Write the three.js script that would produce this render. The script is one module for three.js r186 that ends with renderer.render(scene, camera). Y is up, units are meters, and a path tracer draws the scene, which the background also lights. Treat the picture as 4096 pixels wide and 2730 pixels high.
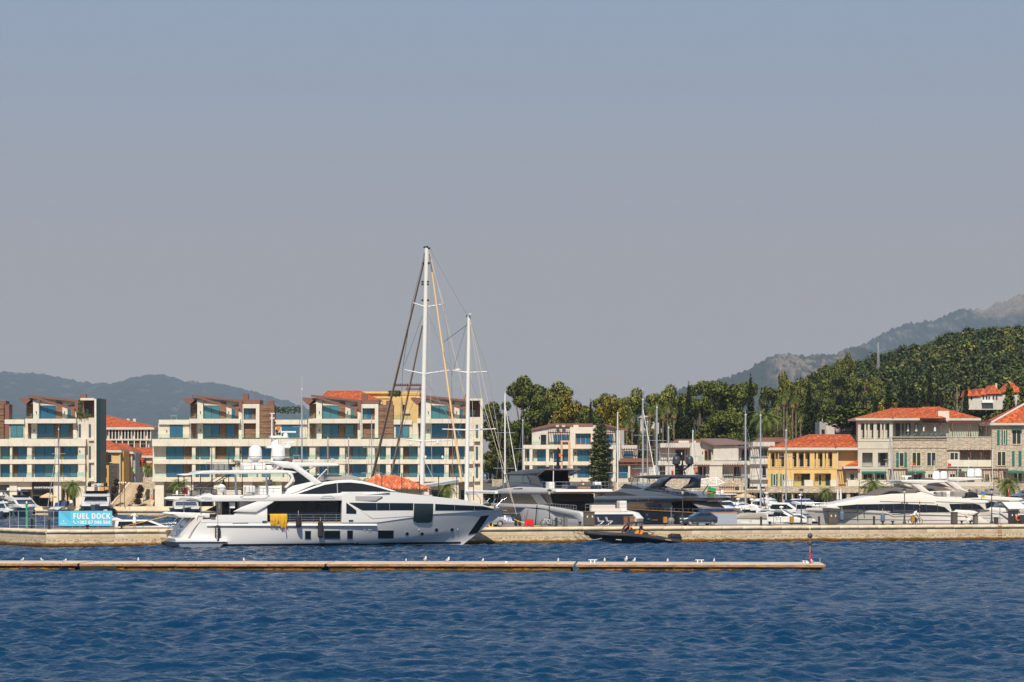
import*as THREE from 'three';
import{mergeGeometries,mergeVertices,toCreasedNormals}from 'three/addons/utils/BufferGeometryUtils.js';
import{RoundedBoxGeometry}from 'three/addons/geometries/RoundedBoxGeometry.js';
import{MarchingCubes}from 'three/addons/objects/MarchingCubes.js';
import{FontLoader}from 'three/addons/loaders/FontLoader.js';
import{TextGeometry}from 'three/addons/geometries/TextGeometry.js';
const FPX=12000,EYE=7.4,CX=2048,CY=1900;
const scene=new THREE.Scene();
const camera=new THREE.PerspectiveCamera(2*Math.atan(1365/FPX)*180/Math.PI,4096/2730,1,20000);
camera.position.set(0,EYE,0);
camera.lookAt(0,EYE,-100);
camera.setViewOffset(4096,2730,0,1365-CY,4096,2730);
const renderer=new THREE.WebGLRenderer({antialias:true});
renderer.toneMapping=THREE.LinearToneMapping;
renderer.toneMappingExposure=1.08;
renderer.shadowMap.enabled=true;
const sun=new THREE.DirectionalLight(new THREE.Color().setRGB(1,0.91,0.77),5);
sun.position.set(-25,210,185).add(new THREE.Vector3(0,0,-350));
sun.target.position.set(0,0,-350);
sun.castShadow=true;sun.shadow.radius=1;
sun.shadow.mapSize.set(4096,4096);
Object.assign(sun.shadow.camera,{left:-160,right:160,top:260,bottom:-260,near:1,far:900});
scene.add(sun,sun.target);
{
const w=256,h=1024,d=new Float32Array(w*h*4);
const stops=[[0,0.375,0.285,0.215],[1.2,0.37,0.295,0.235],[2.2,0.362,0.304,0.265],[3.3,0.35,0.312,0.3],[4.5,0.333,0.32,0.34],[5.8,0.312,0.325,0.375],[7.3,0.287,0.328,0.41],[9,0.265,0.33,0.44],[12,0.245,0.33,0.47],[30,0.2,0.3,0.47],[90,0.14,0.235,0.4]];
for(let j=0;j<h;j++){
const el=(j+0.5)/h*180-90;
let c=[stops[0][1],stops[0][2],stops[0][3]];
for(let k=0;k+1<stops.length;k++){const a=stops[k],b=stops[k+1];if(el>=a[0]&&el<=b[0]){let t=(el-a[0])/(b[0]-a[0]);c=[1,2,3].map(i=>a[i]+(b[i]-a[i])*t);}}
for(let i=0;i<w;i++)d.set([c[0],c[1],c[2],1],(j*w+i)*4);
}
const t=new THREE.DataTexture(d,w,h,THREE.RGBAFormat,THREE.FloatType);
t.mapping=THREE.EquirectangularReflectionMapping;t.magFilter=THREE.LinearFilter;t.needsUpdate=true;
scene.background=t;scene.environment=t;
}
scene.fog=new THREE.FogExp2(new THREE.Color().setRGB(0.62,0.8,1),0.000045);
const V3=THREE.Vector3,PI=Math.PI,lerp=(a,b,t)=>a+(b-a)*t,clamp=(x,a=0,b=1)=>Math.min(b,Math.max(a,x));
let seedState=12345;
const reseed=s=>{seedState=s>>>0;};
function rnd(a=0,b=1){seedState=(seedState+0x6D2B79F5)>>>0;let t=seedState;t=Math.imul(t ^ t>>>15,t|1);t ^=t+Math.imul(t ^ t>>>7,t|61);return a+(b-a)*(((t ^ t>>>14)>>>0)/4294967296);}
const pick=a=>a[Math.floor(rnd(0,a.length*0.9999))];
function pl(t,x){if(x<=t[0][0])return t[0][1];for(let i=1;i<t.length;i++)if(x<=t[i][0])return lerp(t[i-1][1],t[i][1],(x-t[i-1][0])/(t[i][0]-t[i-1][0]));return t[t.length-1][1];}
const world=(px,py,D)=>new V3((px-CX)*D/FPX,EYE-(py-CY)*D/FPX,-D);
class Frame{
constructor(px,py,D,deg=0){this.t=deg*PI/180;this.o=world(px,py,D);this.u=new V3(Math.cos(this.t),0,-Math.sin(this.t));this.n=new V3(Math.sin(this.t),0,Math.cos(this.t));this.D=D;}
p(px,py,z=0){
const d=new V3((px-CX)/FPX,(CY-py)/FPX,-1),c=new V3(0,EYE,0).sub(this.o);
const q=c.addScaledVector(d,(z-c.dot(this.n))/d.dot(this.n));
return[q.dot(this.u),q.y,z];
}
static at(v,deg){const f=new Frame(0,0,1,deg);f.o=v.clone();f.D=-v.z;return f;}
}
const used={};
function numbered(n){const k=used[n]=(used[n]??-1)+1;return k?n+'_'+String(k).padStart(3,'0'):n;}
function tag(o,label,category,group){o.userData.label=label;if(category)o.userData.category=category;if(group)o.userData.group=group;return o;}
function thing(name,label,category,fr,group){
const o=new THREE.Group();o.name=numbered(name);scene.add(o);
if(fr){o.position.copy(fr.o);o.rotation.y=fr.t;}
return tag(o,label,category,group);
}
function structure(o){o.userData.kind='structure';delete o.userData.category;return o;}
function copy(o,label,pos,turn=0,scale=1){const c=o.clone();c.name=numbered(o.name.replace(/_\d{3,}$/,''));c.userData={...o.userData,label};c.position.copy(pos);c.rotation.y=turn;if(scale.length)c.scale.set(...scale);else c.scale.setScalar(scale);scene.add(c);return c;}
class Bag{
constructor(f){this.f=f;this.g=[];}
add(g,m){if(g.index)g=g.toNonIndexed();if(m)g.applyMatrix4(m);for(const k of Object.keys(g.attributes))if(k!=='position'&&k!=='normal')g.deleteAttribute(k);g.morphAttributes={};this.g.push(g);return this;}
box(x0,x1,y0,y1,z0,z1,r=0){const w=Math.abs(x1-x0),h=Math.abs(y1-y0),d=Math.abs(z1-z0);const g=r?new RoundedBoxGeometry(w,h,d,2,Math.min(r,w/2.1,h/2.1,d/2.1)):new THREE.BoxGeometry(w,h,d);g.translate((x0+x1)/2,(y0+y1)/2,(z0+z1)/2);return this.add(g);}
rc(pa,pb,ya,yb,z0,z1,r=0){const zz=Math.max(z0,z1),a=this.f.p(pa,yb,zz),b=this.f.p(pb,ya,zz);return this.box(a[0],b[0],a[1],b[1],z0,z1,r);}
mpoly(pts,z0,z1,bev=0,seg=2){
const s=new THREE.Shape(pts.map(p=>new THREE.Vector2(p[0],p[1]))),d=z1-z0;
const g=new THREE.ExtrudeGeometry(s,bev?{depth:d-2*bev,bevelEnabled:true,bevelSize:bev,bevelThickness:bev,bevelOffset:-bev,bevelSegments:seg,curveSegments:1}:{depth:d,bevelEnabled:false,curveSegments:1});
g.translate(0,0,z0+bev);return this.add(bev?toCreasedNormals(g,0.6):g);
}
poly(pts,z0,z1,bev=0,zr){return this.mpoly(pts.map(p=>this.f.p(p[0],p[1],zr??z1)),z0,z1,bev);}
bar(a,b,r,r2=r,n=6){const A=new V3(...a),B=new V3(...b),L=A.distanceTo(B);const g=new THREE.CylinderGeometry(r2,r,L,n,1);g.translate(0,L/2,0);g.applyQuaternion(new THREE.Quaternion().setFromUnitVectors(new V3(0,1,0),B.clone().sub(A).normalize()));g.translate(A.x,A.y,A.z);return this.add(g);}
pbar(a,b,r,r2){const z=a[2]??0;return this.bar(this.f.p(a[0],a[1],z),this.f.p(b[0],b[1],b[2]??z),r,r2);}
path(pts,r,n=5){for(let i=1;i<pts.length;i++)this.bar(pts[i-1],pts[i],r,r,n);return this;}
tube(pts,r,seg=16,n=6){return this.add(new THREE.TubeGeometry(new THREE.CatmullRomCurve3(pts.map(p=>new V3(...p))),seg,r,n));}
lathe(prof,x,y,z,n=16){const g=new THREE.LatheGeometry(prof.map(p=>new THREE.Vector2(...p)),n);g.translate(x,y,z);return this.add(g);}
sph(x,y,z,rx,ry=rx,rz=rx,n=12){const g=new THREE.SphereGeometry(1,n,Math.max(6,n*0.7|0));g.scale(rx,ry,rz);g.computeVertexNormals();g.translate(x,y,z);return this.add(g);}
quads(list){
const p=[];for(const[a,b,c,d]of list)p.push(...a,...b,...c,...(d?[...a,...c,...d]:[]));
const g=new THREE.BufferGeometry();g.setAttribute('position',new THREE.Float32BufferAttribute(p,3));g.computeVertexNormals();return this.add(g);
}
hex(b,t){
const q=[[t[0],t[1],t[2],t[3]],[b[3],b[2],b[1],b[0]]];for(let i=0;i<4;i++){const j=(i+1)%4;q.push([b[i],b[j],t[j],t[i]]);}return this.quads(q);
}
geo(){
const g=this.g.length>1?mergeGeometries(this.g):this.g[0].clone();
const p=g.attributes.position,n=g.attributes.normal,uv=new Float32Array(p.count*2);
for(let i=0;i<p.count;i++){
const ax=Math.abs(n.getX(i)),ay=Math.abs(n.getY(i)),az=Math.abs(n.getZ(i));
if(ay>ax&&ay>az){uv[2*i]=p.getX(i);uv[2*i+1]=p.getZ(i);}else if(ax>az){uv[2*i]=p.getZ(i);uv[2*i+1]=p.getY(i);}else{uv[2*i]=p.getX(i);uv[2*i+1]=p.getY(i);}
}
g.setAttribute('uv',new THREE.BufferAttribute(uv,2));return g;
}
each(name,mat,parent){for(const g of this.g){const b=new Bag(this.f);b.g=[g];b.build(name,mat,parent);}}
build(name,mat,parent,label){return mesh(name,this.geo(),mat,parent,label);}
}
function mesh(name,geo,mat,parent,label){
const m=new THREE.Mesh(geo,mat);m.castShadow=m.receiveShadow=true;
m.name=parent?name:numbered(name);(parent||scene).add(m);if(label)m.userData.label=label;return m;
}
function hash2(x,y,s){let h=Math.imul(x,374761393)^ Math.imul(y,668265263)^ Math.imul(s,974634533);h=Math.imul(h ^ h>>>13,1274126177);return((h ^ h>>>16)>>>0)/4294967296;}
function vn(x,y,per,s){const xi=Math.floor(x),yi=Math.floor(y),fx=x-xi,fy=y-yi,u=fx*fx*(3-2*fx),v=fy*fy*(3-2*fy),m=a=>((a%per)+per)%per;return lerp(lerp(hash2(m(xi),m(yi),s),hash2(m(xi+1),m(yi),s),u),lerp(hash2(m(xi),m(yi+1),s),hash2(m(xi+1),m(yi+1),s),u),v);}
function fbm(u,v,per,s,oct=4){let a=0.5,r=0,n=0;for(let o=0;o<oct;o++){r+=a*vn(u*per,v*per,per,s+o);n+=a;a*=0.55;per*=2;}return r/n;}
function tex(n,sizeX,sizeY,fn,data=false){
const d=new Uint8Array(n*n*4);
for(let j=0;j<n;j++)for(let i=0;i<n;i++){const c=fn(i/n,j/n),k=(j*n+i)*4;for(let q=0;q<3;q++)d[k+q]=clamp(c.length?c[q]:c)*255;d[k+3]=255;}
const t=new THREE.DataTexture(d,n,n);t.wrapS=t.wrapT=THREE.RepeatWrapping;t.magFilter=THREE.LinearFilter;t.repeat.set(1/sizeX,1/sizeY);if(!data)t.colorSpace=THREE.SRGBColorSpace;t.needsUpdate=true;return t;
}
const grey=(x,c=[1,1,1])=>c.map(k=>k*x);
const T={
plaster:tex(256,5,5,(u,v)=>grey(0.9+0.1*fbm(u,v,4,3)-0.06*fbm(u,v*0.5,32,7,2))),
wood:tex(256,2.4,1.2,(u,v)=>{const row=Math.floor(v*8),f=v*8-row;const k=0.62+0.35*hash2(row,Math.floor(u*2+row*0.37),5)+0.25*(vn(u*4,v*64,64,9)-0.5);return grey(f<0.1?0.35:k);}),
masonry:tex(512,4,2,(u,v)=>{
const rows=14,r=Math.floor(v*rows),fy=v*rows-r,cols=9+(r%3),x=u*cols+hash2(r,1,2)*0,c=Math.floor(x),fx=x-c,k=hash2(c%cols,r,11),w=hash2(c%cols,r,17);
const joint=fy<0.1||fx<0.05?0.74:1;const b=(0.74+0.22*k+0.16*(fbm(u,v,48,5,2)-0.5))*joint;return[b,b*(0.95+0.04*w),b*(0.89+0.07*w)];}),
masonryBump:tex(512,4,2,(u,v)=>{const rows=14,r=Math.floor(v*rows),fy=v*rows-r,cols=9+(r%3),x=u*cols,c=Math.floor(x),fx=x-c;return grey(fy<0.1||fx<0.05?0.15:0.5+0.35*hash2(c%cols,r,11)+0.3*(fbm(u,v,48,5,2)-0.5));},true),
tiles:tex(512,4,4,(u,v)=>{
const c=Math.floor(u*16),r=Math.floor(v*10),fx=u*16-c,fy=v*10-r,k=hash2(c,r,21),q=hash2(c,r,31);let b=0.62+0.3*k+0.35*(fbm(u,v,6,23,3)-0.5)+0.12;if(fx<0.12)b*=0.55;if(fy<0.12)b*=0.7;const pale=q>0.86?0.25:0,dark=q<0.1?0.7:1;return[b*dark,b*dark*(0.8+pale),b*dark*(0.7+pale*1.2)];}),
tilesBump:tex(512,4,4,(u,v)=>{const fx=u*16%1,fy=v*10%1;return grey(0.2+0.5*Math.sin(fx*PI)+0.3*(1-fy));},true),
stone:tex(512,6,6,(u,v)=>{const n=fbm(u,v,5,41,5),s=fbm(u,v,40,51,2);return[0.94+0.2*(n-0.5)+0.1*(s-0.5),0.91+0.22*(n-0.5)+0.1*(s-0.5),0.86+0.26*(n-0.5)+0.1*(s-0.5)];}),
quayLow:tex(512,9,1.05,(u,v)=>{
const n=fbm(u,v*0.2,12,61,4),g=fbm(u,v*0.25,48,67,3),e=0.30+0.22*(n-0.5);
let c=[0.86+0.16*(g-0.5),0.79+0.16*(g-0.5),0.68+0.16*(g-0.5)];
if(v<e+0.12)c=[0.66,0.53,0.32].map(k=>k*(0.75+0.5*g));
if(v<e)c=[0.45,0.3,0.1].map(k=>k*(0.6+0.7*g));
if(v<e-0.16)c=[0.2,0.14,0.06].map(k=>k*(0.6+0.8*g));
const spots=fbm(u,v*0.3,60,71,3);if(v>0.48&&v<0.78&&spots>0.6-0.1*fbm(u,0,6,73,2))c=c.map(k=>k*0.72);
return c;}),
pontoon:tex(512,12,0.6,(u,v)=>{const n=fbm(u,v*0.1,20,81,4),g=fbm(u,v*0.2,64,83,3);let c=[0.2,0.15,0.1];if(v<0.62+0.5*(n-0.5))c=n>0.52?[0.62,0.42,0.1]:[0.3,0.26,0.06];if(v<0.2)c=[0.34,0.27,0.05];return c.map(k=>k*(0.6+0.8*g));}),
deck:tex(512,6,6,(u,v)=>{const n=fbm(u,v,6,91,4),s=fbm(u,v,80,95,2);const k=0.84+0.25*(n-0.5)+0.14*(s-0.5);return[k,k*0.955,k*0.9];}),
timber:tex(256,3,1,(u,v)=>{const n=vn(u*4,v*40,40,97),s=fbm(u,v,8,99,3);const k=0.7+0.3*n+0.5*(s-0.5);return[k,k*0.93,k*0.88];}),
asphalt:tex(256,4,4,(u,v)=>grey(0.75+0.35*fbm(u,v,8,101,5))),
bark:tex(128,1,1,(u,v)=>grey(0.6+0.4*vn(u*24,v*6,24,103))),
ripple:tex(512,7,7,(u,v)=>grey(0.5+0.9*(fbm(u,v,6,111,5)-0.5)),true),
hill:tex(512,320,320,(u,v)=>{const n=fbm(u,v,6,121,6),s=fbm(u,v,64,123,3);const k=0.75+0.5*(n-0.5)+0.6*(s-0.5);return[k,k,k*0.95];}),
cliff:tex(512,160,160,(u,v)=>{const n=fbm(u,v,8,131,5),s=fbm(u*1,v*1,32,137,4);const rock=n+0.5*(s-0.5)>0.5;const k=0.7+0.6*(s-0.5);return rock?[k*1.0,k*0.86,k*0.74]:[k*0.42,k*0.47,k*0.33];}),
brushed:tex(64,0.5,0.5,(u,v)=>grey(0.9+0.1*vn(u*4,v*32,32,141))),
};
const std=(c,rough=0.7,o={})=>new THREE.MeshPhysicalMaterial({color:new THREE.Color().setRGB(...c),roughness:rough,...o});
const M={
cream:std([0.8,0.73,0.61],0.8,{map:T.plaster}),creamWall:std([0.74,0.67,0.56],0.85,{map:T.plaster}),offWhite:std([0.68,0.63,0.55],0.8,{map:T.plaster}),
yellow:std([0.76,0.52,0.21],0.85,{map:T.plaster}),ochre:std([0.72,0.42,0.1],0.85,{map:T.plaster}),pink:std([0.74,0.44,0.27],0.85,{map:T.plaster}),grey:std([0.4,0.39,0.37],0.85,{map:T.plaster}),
wood:std([0.34,0.18,0.1],0.75,{map:T.wood}),roofBrown:std([0.19,0.085,0.06],0.6),pergola:std([0.16,0.06,0.045],0.7),frame:std([0.06,0.045,0.035],0.5),paleFrame:std([0.62,0.54,0.36],0.6),
glassBlue:std([0.04,0.2,0.36],0.06,{metalness:0.5}),glassTeal:std([0.09,0.27,0.34],0.08,{metalness:0.35}),glassDark:std([0.012,0.018,0.028],0.06,{specularIntensity:0.8}),glassGreen:std([0.03,0.05,0.052],0.06,{metalness:0.2}),
balcony:std([0.88,0.97,0.96],0.05,{transmission:1,thickness:0,ior:1.45}),
masonry:std([0.78,0.7,0.6],0.9,{map:T.masonry,bumpMap:T.masonryBump,bumpScale:0.05}),tiles:std([0.66,0.19,0.05],0.85,{map:T.tiles,bumpMap:T.tilesBump,bumpScale:0.06}),ridge:std([0.3,0.09,0.045],0.85),
stone:std([0.72,0.63,0.5],0.85,{map:T.stone}),stone2:std([0.66,0.57,0.44],0.85,{map:T.stone}),stone3:std([0.76,0.67,0.53],0.85,{map:T.stone}),quayLow:std([0.9,0.86,0.8],0.9,{map:T.quayLow}),paving:std([0.33,0.3,0.26],0.9,{map:T.deck}),asphalt:std([0.12,0.11,0.1],0.9,{map:T.asphalt}),
deck:std([0.74,0.68,0.6],0.85,{map:T.deck}),timber:std([0.52,0.31,0.18],0.8,{map:T.timber}),pontoonSide:std([1,0.95,0.85],0.9,{map:T.pontoon}),darkGap:std([0.02,0.018,0.016],0.9),
gel:std([0.8,0.79,0.77],0.25,{clearcoat:0.6,clearcoatRoughness:0.1}),gelWarm:std([0.76,0.72,0.66],0.35,{clearcoat:0.4}),gelGrey:std([0.4,0.4,0.41],0.35,{clearcoat:0.4}),greyHull:std([0.44,0.43,0.42],0.35,{clearcoat:0.5}),
navy:std([0.016,0.024,0.05],0.25,{clearcoat:0.7}),graphite:std([0.15,0.17,0.2],0.3,{metalness:0.55,clearcoat:0.5}),graphiteDark:std([0.045,0.052,0.062],0.4,{metalness:0.2,clearcoat:0.3}),slate:std([0.2,0.24,0.29],0.35,{clearcoat:0.4}),teal:std([0.12,0.19,0.22],0.4,{clearcoat:0.3}),
black:std([0.012,0.012,0.014],0.45),rubber:std([0.022,0.022,0.026],0.7),boot:std([0.01,0.014,0.03],0.5),steel:std([0.55,0.56,0.58],0.25,{metalness:0.9}),alu:std([0.5,0.52,0.55],0.4,{metalness:0.4}),mastWhite:std([0.78,0.77,0.74],0.35),darkPole:std([0.03,0.03,0.034],0.5),iron:std([0.05,0.05,0.052],0.6),
wire:std([0.2,0.19,0.18],0.5),rope:std([0.5,0.42,0.3],0.9),ropeYellow:std([0.72,0.42,0.02],0.8),tan:std([0.46,0.32,0.19],0.7),canvasTan:std([0.62,0.45,0.26],0.9),canvasGrey:std([0.22,0.22,0.22],0.9),canvasWhite:std([0.74,0.72,0.68],0.9),canvasBlue:std([0.02,0.05,0.14],0.9),teak:std([0.32,0.17,0.08],0.7),cushion:std([0.55,0.5,0.44],0.9),greyCushion:std([0.3,0.28,0.26],0.9),
red:std([0.6,0.02,0.02],0.5),orange:std([0.8,0.16,0.02],0.6),green:std([0.01,0.32,0.13],0.5),greenDark:std([0.008,0.13,0.09],0.7),blueSign:std([0.02,0.2,0.62],0.5),yellowPaint:std([0.75,0.5,0.02],0.5),ochreBox:std([0.38,0.19,0.02],0.6),cyan:std([0.1,0.5,0.72],0.6),white:std([0.8,0.8,0.78],0.6),lampGlass:std([0.72,0.68,0.56],0.4),brassy:std([0.5,0.22,0.05],0.5),
skin:std([0.42,0.22,0.14],0.6),hair:std([0.02,0.014,0.01],0.8),clothWhite:std([0.78,0.77,0.75],0.9),clothDark:std([0.03,0.03,0.04],0.9),clothRed:std([0.4,0.03,0.03],0.9),clothBlue:std([0.05,0.1,0.25],0.9),
bark:std([0.22,0.15,0.1],0.95,{map:T.bark}),palmBark:std([0.27,0.2,0.14],0.95,{map:T.bark}),
};
for(const k in M)M[k].name=k;
const waves=[];
reseed(7);
for(let i=0;i<34;i++){const L=0.5*Math.pow(8,i/33)*rnd(0.9,1.1),k=2*PI/L,a=rnd(-0.95,0.95)*(rnd()<0.8?0.75:1.4)+0.25;waves.push([k*Math.sin(a),k*Math.cos(a),rnd(0,2*PI),(L>2.4?0.046:0.07)/k]);}
for(let i=0;i<4;i++){const L=5.5+1.7*i,k=2*PI/L,a=rnd(-0.5,0.8);waves.push([k*Math.sin(a),k*Math.cos(a),rnd(0,6),0.03/k]);}
function waveY(x,z){let y=0;const gust=0.62+0.76*vn(x/17+50,z/34+50,512,301);for(const w of waves){const s=Math.sin(w[0]*x+w[1]*z+w[2]);y+=w[3]*(s+0.22*s*s-0.11);}return y*gust;}
{
const parts=[];
const grid=(x0,x1,z0,z1,nx,nz,fade)=>{
const g=new THREE.PlaneGeometry(1,1,nx,nz),p=g.attributes.position,uv=g.attributes.uv;
for(let j=0,i=0;j<=nz;j++)for(let q=0;q<=nx;q++,i++){
const x=lerp(x0,x1,q/nx),z=lerp(z0,z1,j/nz);const e=fade?clamp(Math.min(x-x0,x1-x,fade>1?99:z1-z)/6):0;
p.setXYZ(i,x,fade?waveY(x,z)*e:0,z);uv.setXY(i,x,z);
}
g.computeVertexNormals();parts.push(g);
};
grid(-38,38,-160,-88,420,380,1);
grid(-76,76,-345,-160,430,480,3);
grid(-110,110,-545,-345,330,330,2);
const flat=(x0,x1,z0,z1)=>grid(x0,x1,z0,z1,4,4,0);
flat(-900,-76,-345,-160);flat(76,900,-345,-160);flat(-900,-38,-160,-88);flat(38,900,-160,-88);flat(-900,900,-88,150);flat(-900,-110,-545,-345);flat(110,900,-545,-345);
const sea=mesh('water',mergeGeometries(parts),std([0.002,0.028,0.074],0.1,{ior:1.33,bumpMap:T.ripple,bumpScale:0.32,specularIntensity:0.3}));
sea.userData.label='dark blue rippled harbour water';structure(sea);
}
{
const b=new Bag();b.box(-4000,4000,-3,1.45,-16500,-546.5);structure(tag(b.build('ground',std([0.2,0.17,0.13],0.95,{map:T.asphalt})),'paved and earthy land behind the promenade'));
const pr=new THREE.Group();pr.name=numbered('promenade');scene.add(pr);structure(tag(pr,'pale stone promenade edge along the far side of the basin'));
const p=new Bag();p.box(-400,400,-3,0.72,-546.5,-540.15);p.build('body',M.stone2,pr);
const c=new Bag();c.box(-400,400,0.72,1.05,-546.5,-539.9,0.1);c.build('coping',M.stone,pr);
const st=new Bag();st.box(-400,400,1.05,1.6,-547.4,-546.4);st.build('step',M.stone3,pr);
const pv=new Bag();pv.box(-400,400,1.45,1.5,-640,-547.4);pv.build('paving',std([0.5,0.44,0.36],0.9,{map:T.deck}),pr);
}
function hill(name,label,ridge,D0,Df,Db,nx,nz,amp,freq,colour,K=1){D0*=K;Df*=K;Db*=K;amp*=K;
const xa=(ridge[0][0]-CX)*D0/FPX,xb=(ridge[ridge.length-1][0]-CX)*D0/FPX,g=new THREE.PlaneGeometry(1,1,nx,nz),p=g.attributes.position,uv=g.attributes.uv,col=new Float32Array(p.count*3);
const R=ridge.map(([px,py])=>[(px-CX)*D0/FPX,EYE-(py-CY)*D0/FPX]);
for(let j=0,i=0;j<=nz;j++)for(let q=0;q<=nx;q++,i++){
const x=lerp(xa,xb,q/nx),D=lerp(Db,Df,j/nz),w=24*(D-D0)/(D0-Df)*0;
const t=D<D0?(D-Df)/(D0-Df):1-0.7*(D-D0)/(Db-D0),s=D<D0?Math.pow(clamp(t),0.8):t;
const X=x/K,E=D/K,near=name==='hill',rx=near?x:x+60*K*(1-t)*(fbm(X/1500+9,E/1500+3,8,201,2)-0.5);
const gul=fbm(X/900+5,E/1400+7,8,211,4)-0.5,bump=fbm(X*freq+3,E*freq+3,64,221,3)-0.5;
const y=1.2+(pl(R,rx)-1.2)*s*(1+(D<D0&&!near?0.35*gul*(1-t):0))+amp*bump*clamp(t*6);
p.setXYZ(i,x,y,-D);uv.setXY(i,x,D+y*2);col.set(colour(X,y/K,t,bump,gul,E),i*3);
}
g.setAttribute('color',new THREE.BufferAttribute(col,3));g.computeVertexNormals();
const m=mesh(name,g,std([1,1,1],1,{map:T.hill,vertexColors:true,side:THREE.DoubleSide}));structure(tag(m,label));return{R,D0,Df};
}
const mix3=(a,b,t)=>a.map((v,i)=>lerp(v,b[i],t));
const gForest=[0.022,0.036,0.034],gScrub=[0.034,0.046,0.042],rock=[0.3,0.23,0.19];
hill('mountain','wooded blue hazy ridge behind the left apartments',[[-700,1500],[-300,1478],[0,1488],[160,1496],[250,1512],[350,1532],[470,1536],[520,1518],[560,1507],[640,1498],[690,1508],[730,1524],[810,1532],[870,1534],[940,1548],[1030,1572],[1090,1590],[1180,1615],[1280,1660],[1400,1720],[1560,1790],[1800,1850],[2100,1880]],5000,3300,6100,360,90,14,1/26,(x,y,t,b,g)=>mix3(gForest,fbm(x/300+40,t*6,16,231,3)>0.74?rock:gScrub,clamp(0.4+0.8*b)),2.6);
hill('mountain','hazy mountain with rocky summit at the right edge',[[3000,1620],[3250,1480],[3420,1392],[3490,1360],[3560,1320],[3620,1296],[3680,1288],[3740,1284],[3790,1258],[3850,1234],[3930,1240],[3980,1216],[4040,1192],[4096,1174],[4300,1120],[4700,1060]],4600,3000,5800,240,90,16,1/30,(x,y,t,b,g,D)=>{const top=clamp((y-232)/20)*clamp((x-690)/25);return mix3(mix3(gForest,gScrub,clamp(0.5+2*b)),rock,clamp(top*1.2+(fbm(x/260+20,y/90+D/400,16,241,4)>0.62?0.55:0)));},2.3);
hill('mountain','long hazy ridge with a bare rock face behind the palms',[[1900,1880],[2100,1800],[2280,1705],[2380,1660],[2480,1622],[2560,1592],[2640,1576],[2720,1558],[2830,1527],[2920,1506],[2990,1482],[3040,1450],[3085,1426],[3115,1420],[3180,1420],[3240,1424],[3290,1418],[3340,1416],[3390,1392],[3430,1388],[3480,1402],[3560,1440],[3700,1500],[4000,1600]],2900,1900,3600,300,90,8,1/16,(x,y,t,b,g,D)=>{const px=x/D*FPX+CX;const inR=clamp((px-3060)/60)*clamp((3440-px)/90);const n=fbm(x/70+30,y/160+D/900,16,251,4);return mix3(mix3(gForest,gScrub,clamp(0.5+2.5*b)),rock,inR*(n>0.49?0.95:n>0.45?0.4:0.05)*clamp((y-55)/30));},2.4);
const nearHill=hill('hill','green wooded hillside rising on the right behind the stone buildings',[[1700,2040],[2300,2010],[2800,1900],[3000,1860],[3080,1810],[3150,1730],[3220,1650],[3280,1590],[3340,1545],[3400,1530],[3480,1528],[3560,1490],[3640,1458],[3700,1476],[3760,1436],[3860,1398],[3960,1404],[4096,1388],[4300,1355],[4700,1315]],1150,640,1500,160,80,2,1/14,()=>[0.05,0.06,0.025]);
function groundY(x,D){const{R,D0,Df}=nearHill;const t=(D-Df)/(D0-Df);return t<=0?1.45:Math.max(1.45,1.2+(pl(R,x)-1.2)*(t<1?Math.pow(t,0.8):1-0.3*(t-1)));}
const QD=17.2,QF=Frame.at(new V3(0,0,-319.8),QD),QL=-49.6,QR=84,QW=12.4,QH=1.8;
const onQuay=(x,z,y=QH)=>QF.o.clone().addScaledVector(QF.u,x).addScaledVector(QF.n,z).add(new V3(0,y,0));
function quayX(px,z){const f=Frame.at(onQuay(0,z,0),QD);return f.p(px,CY,0)[0];}
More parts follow.
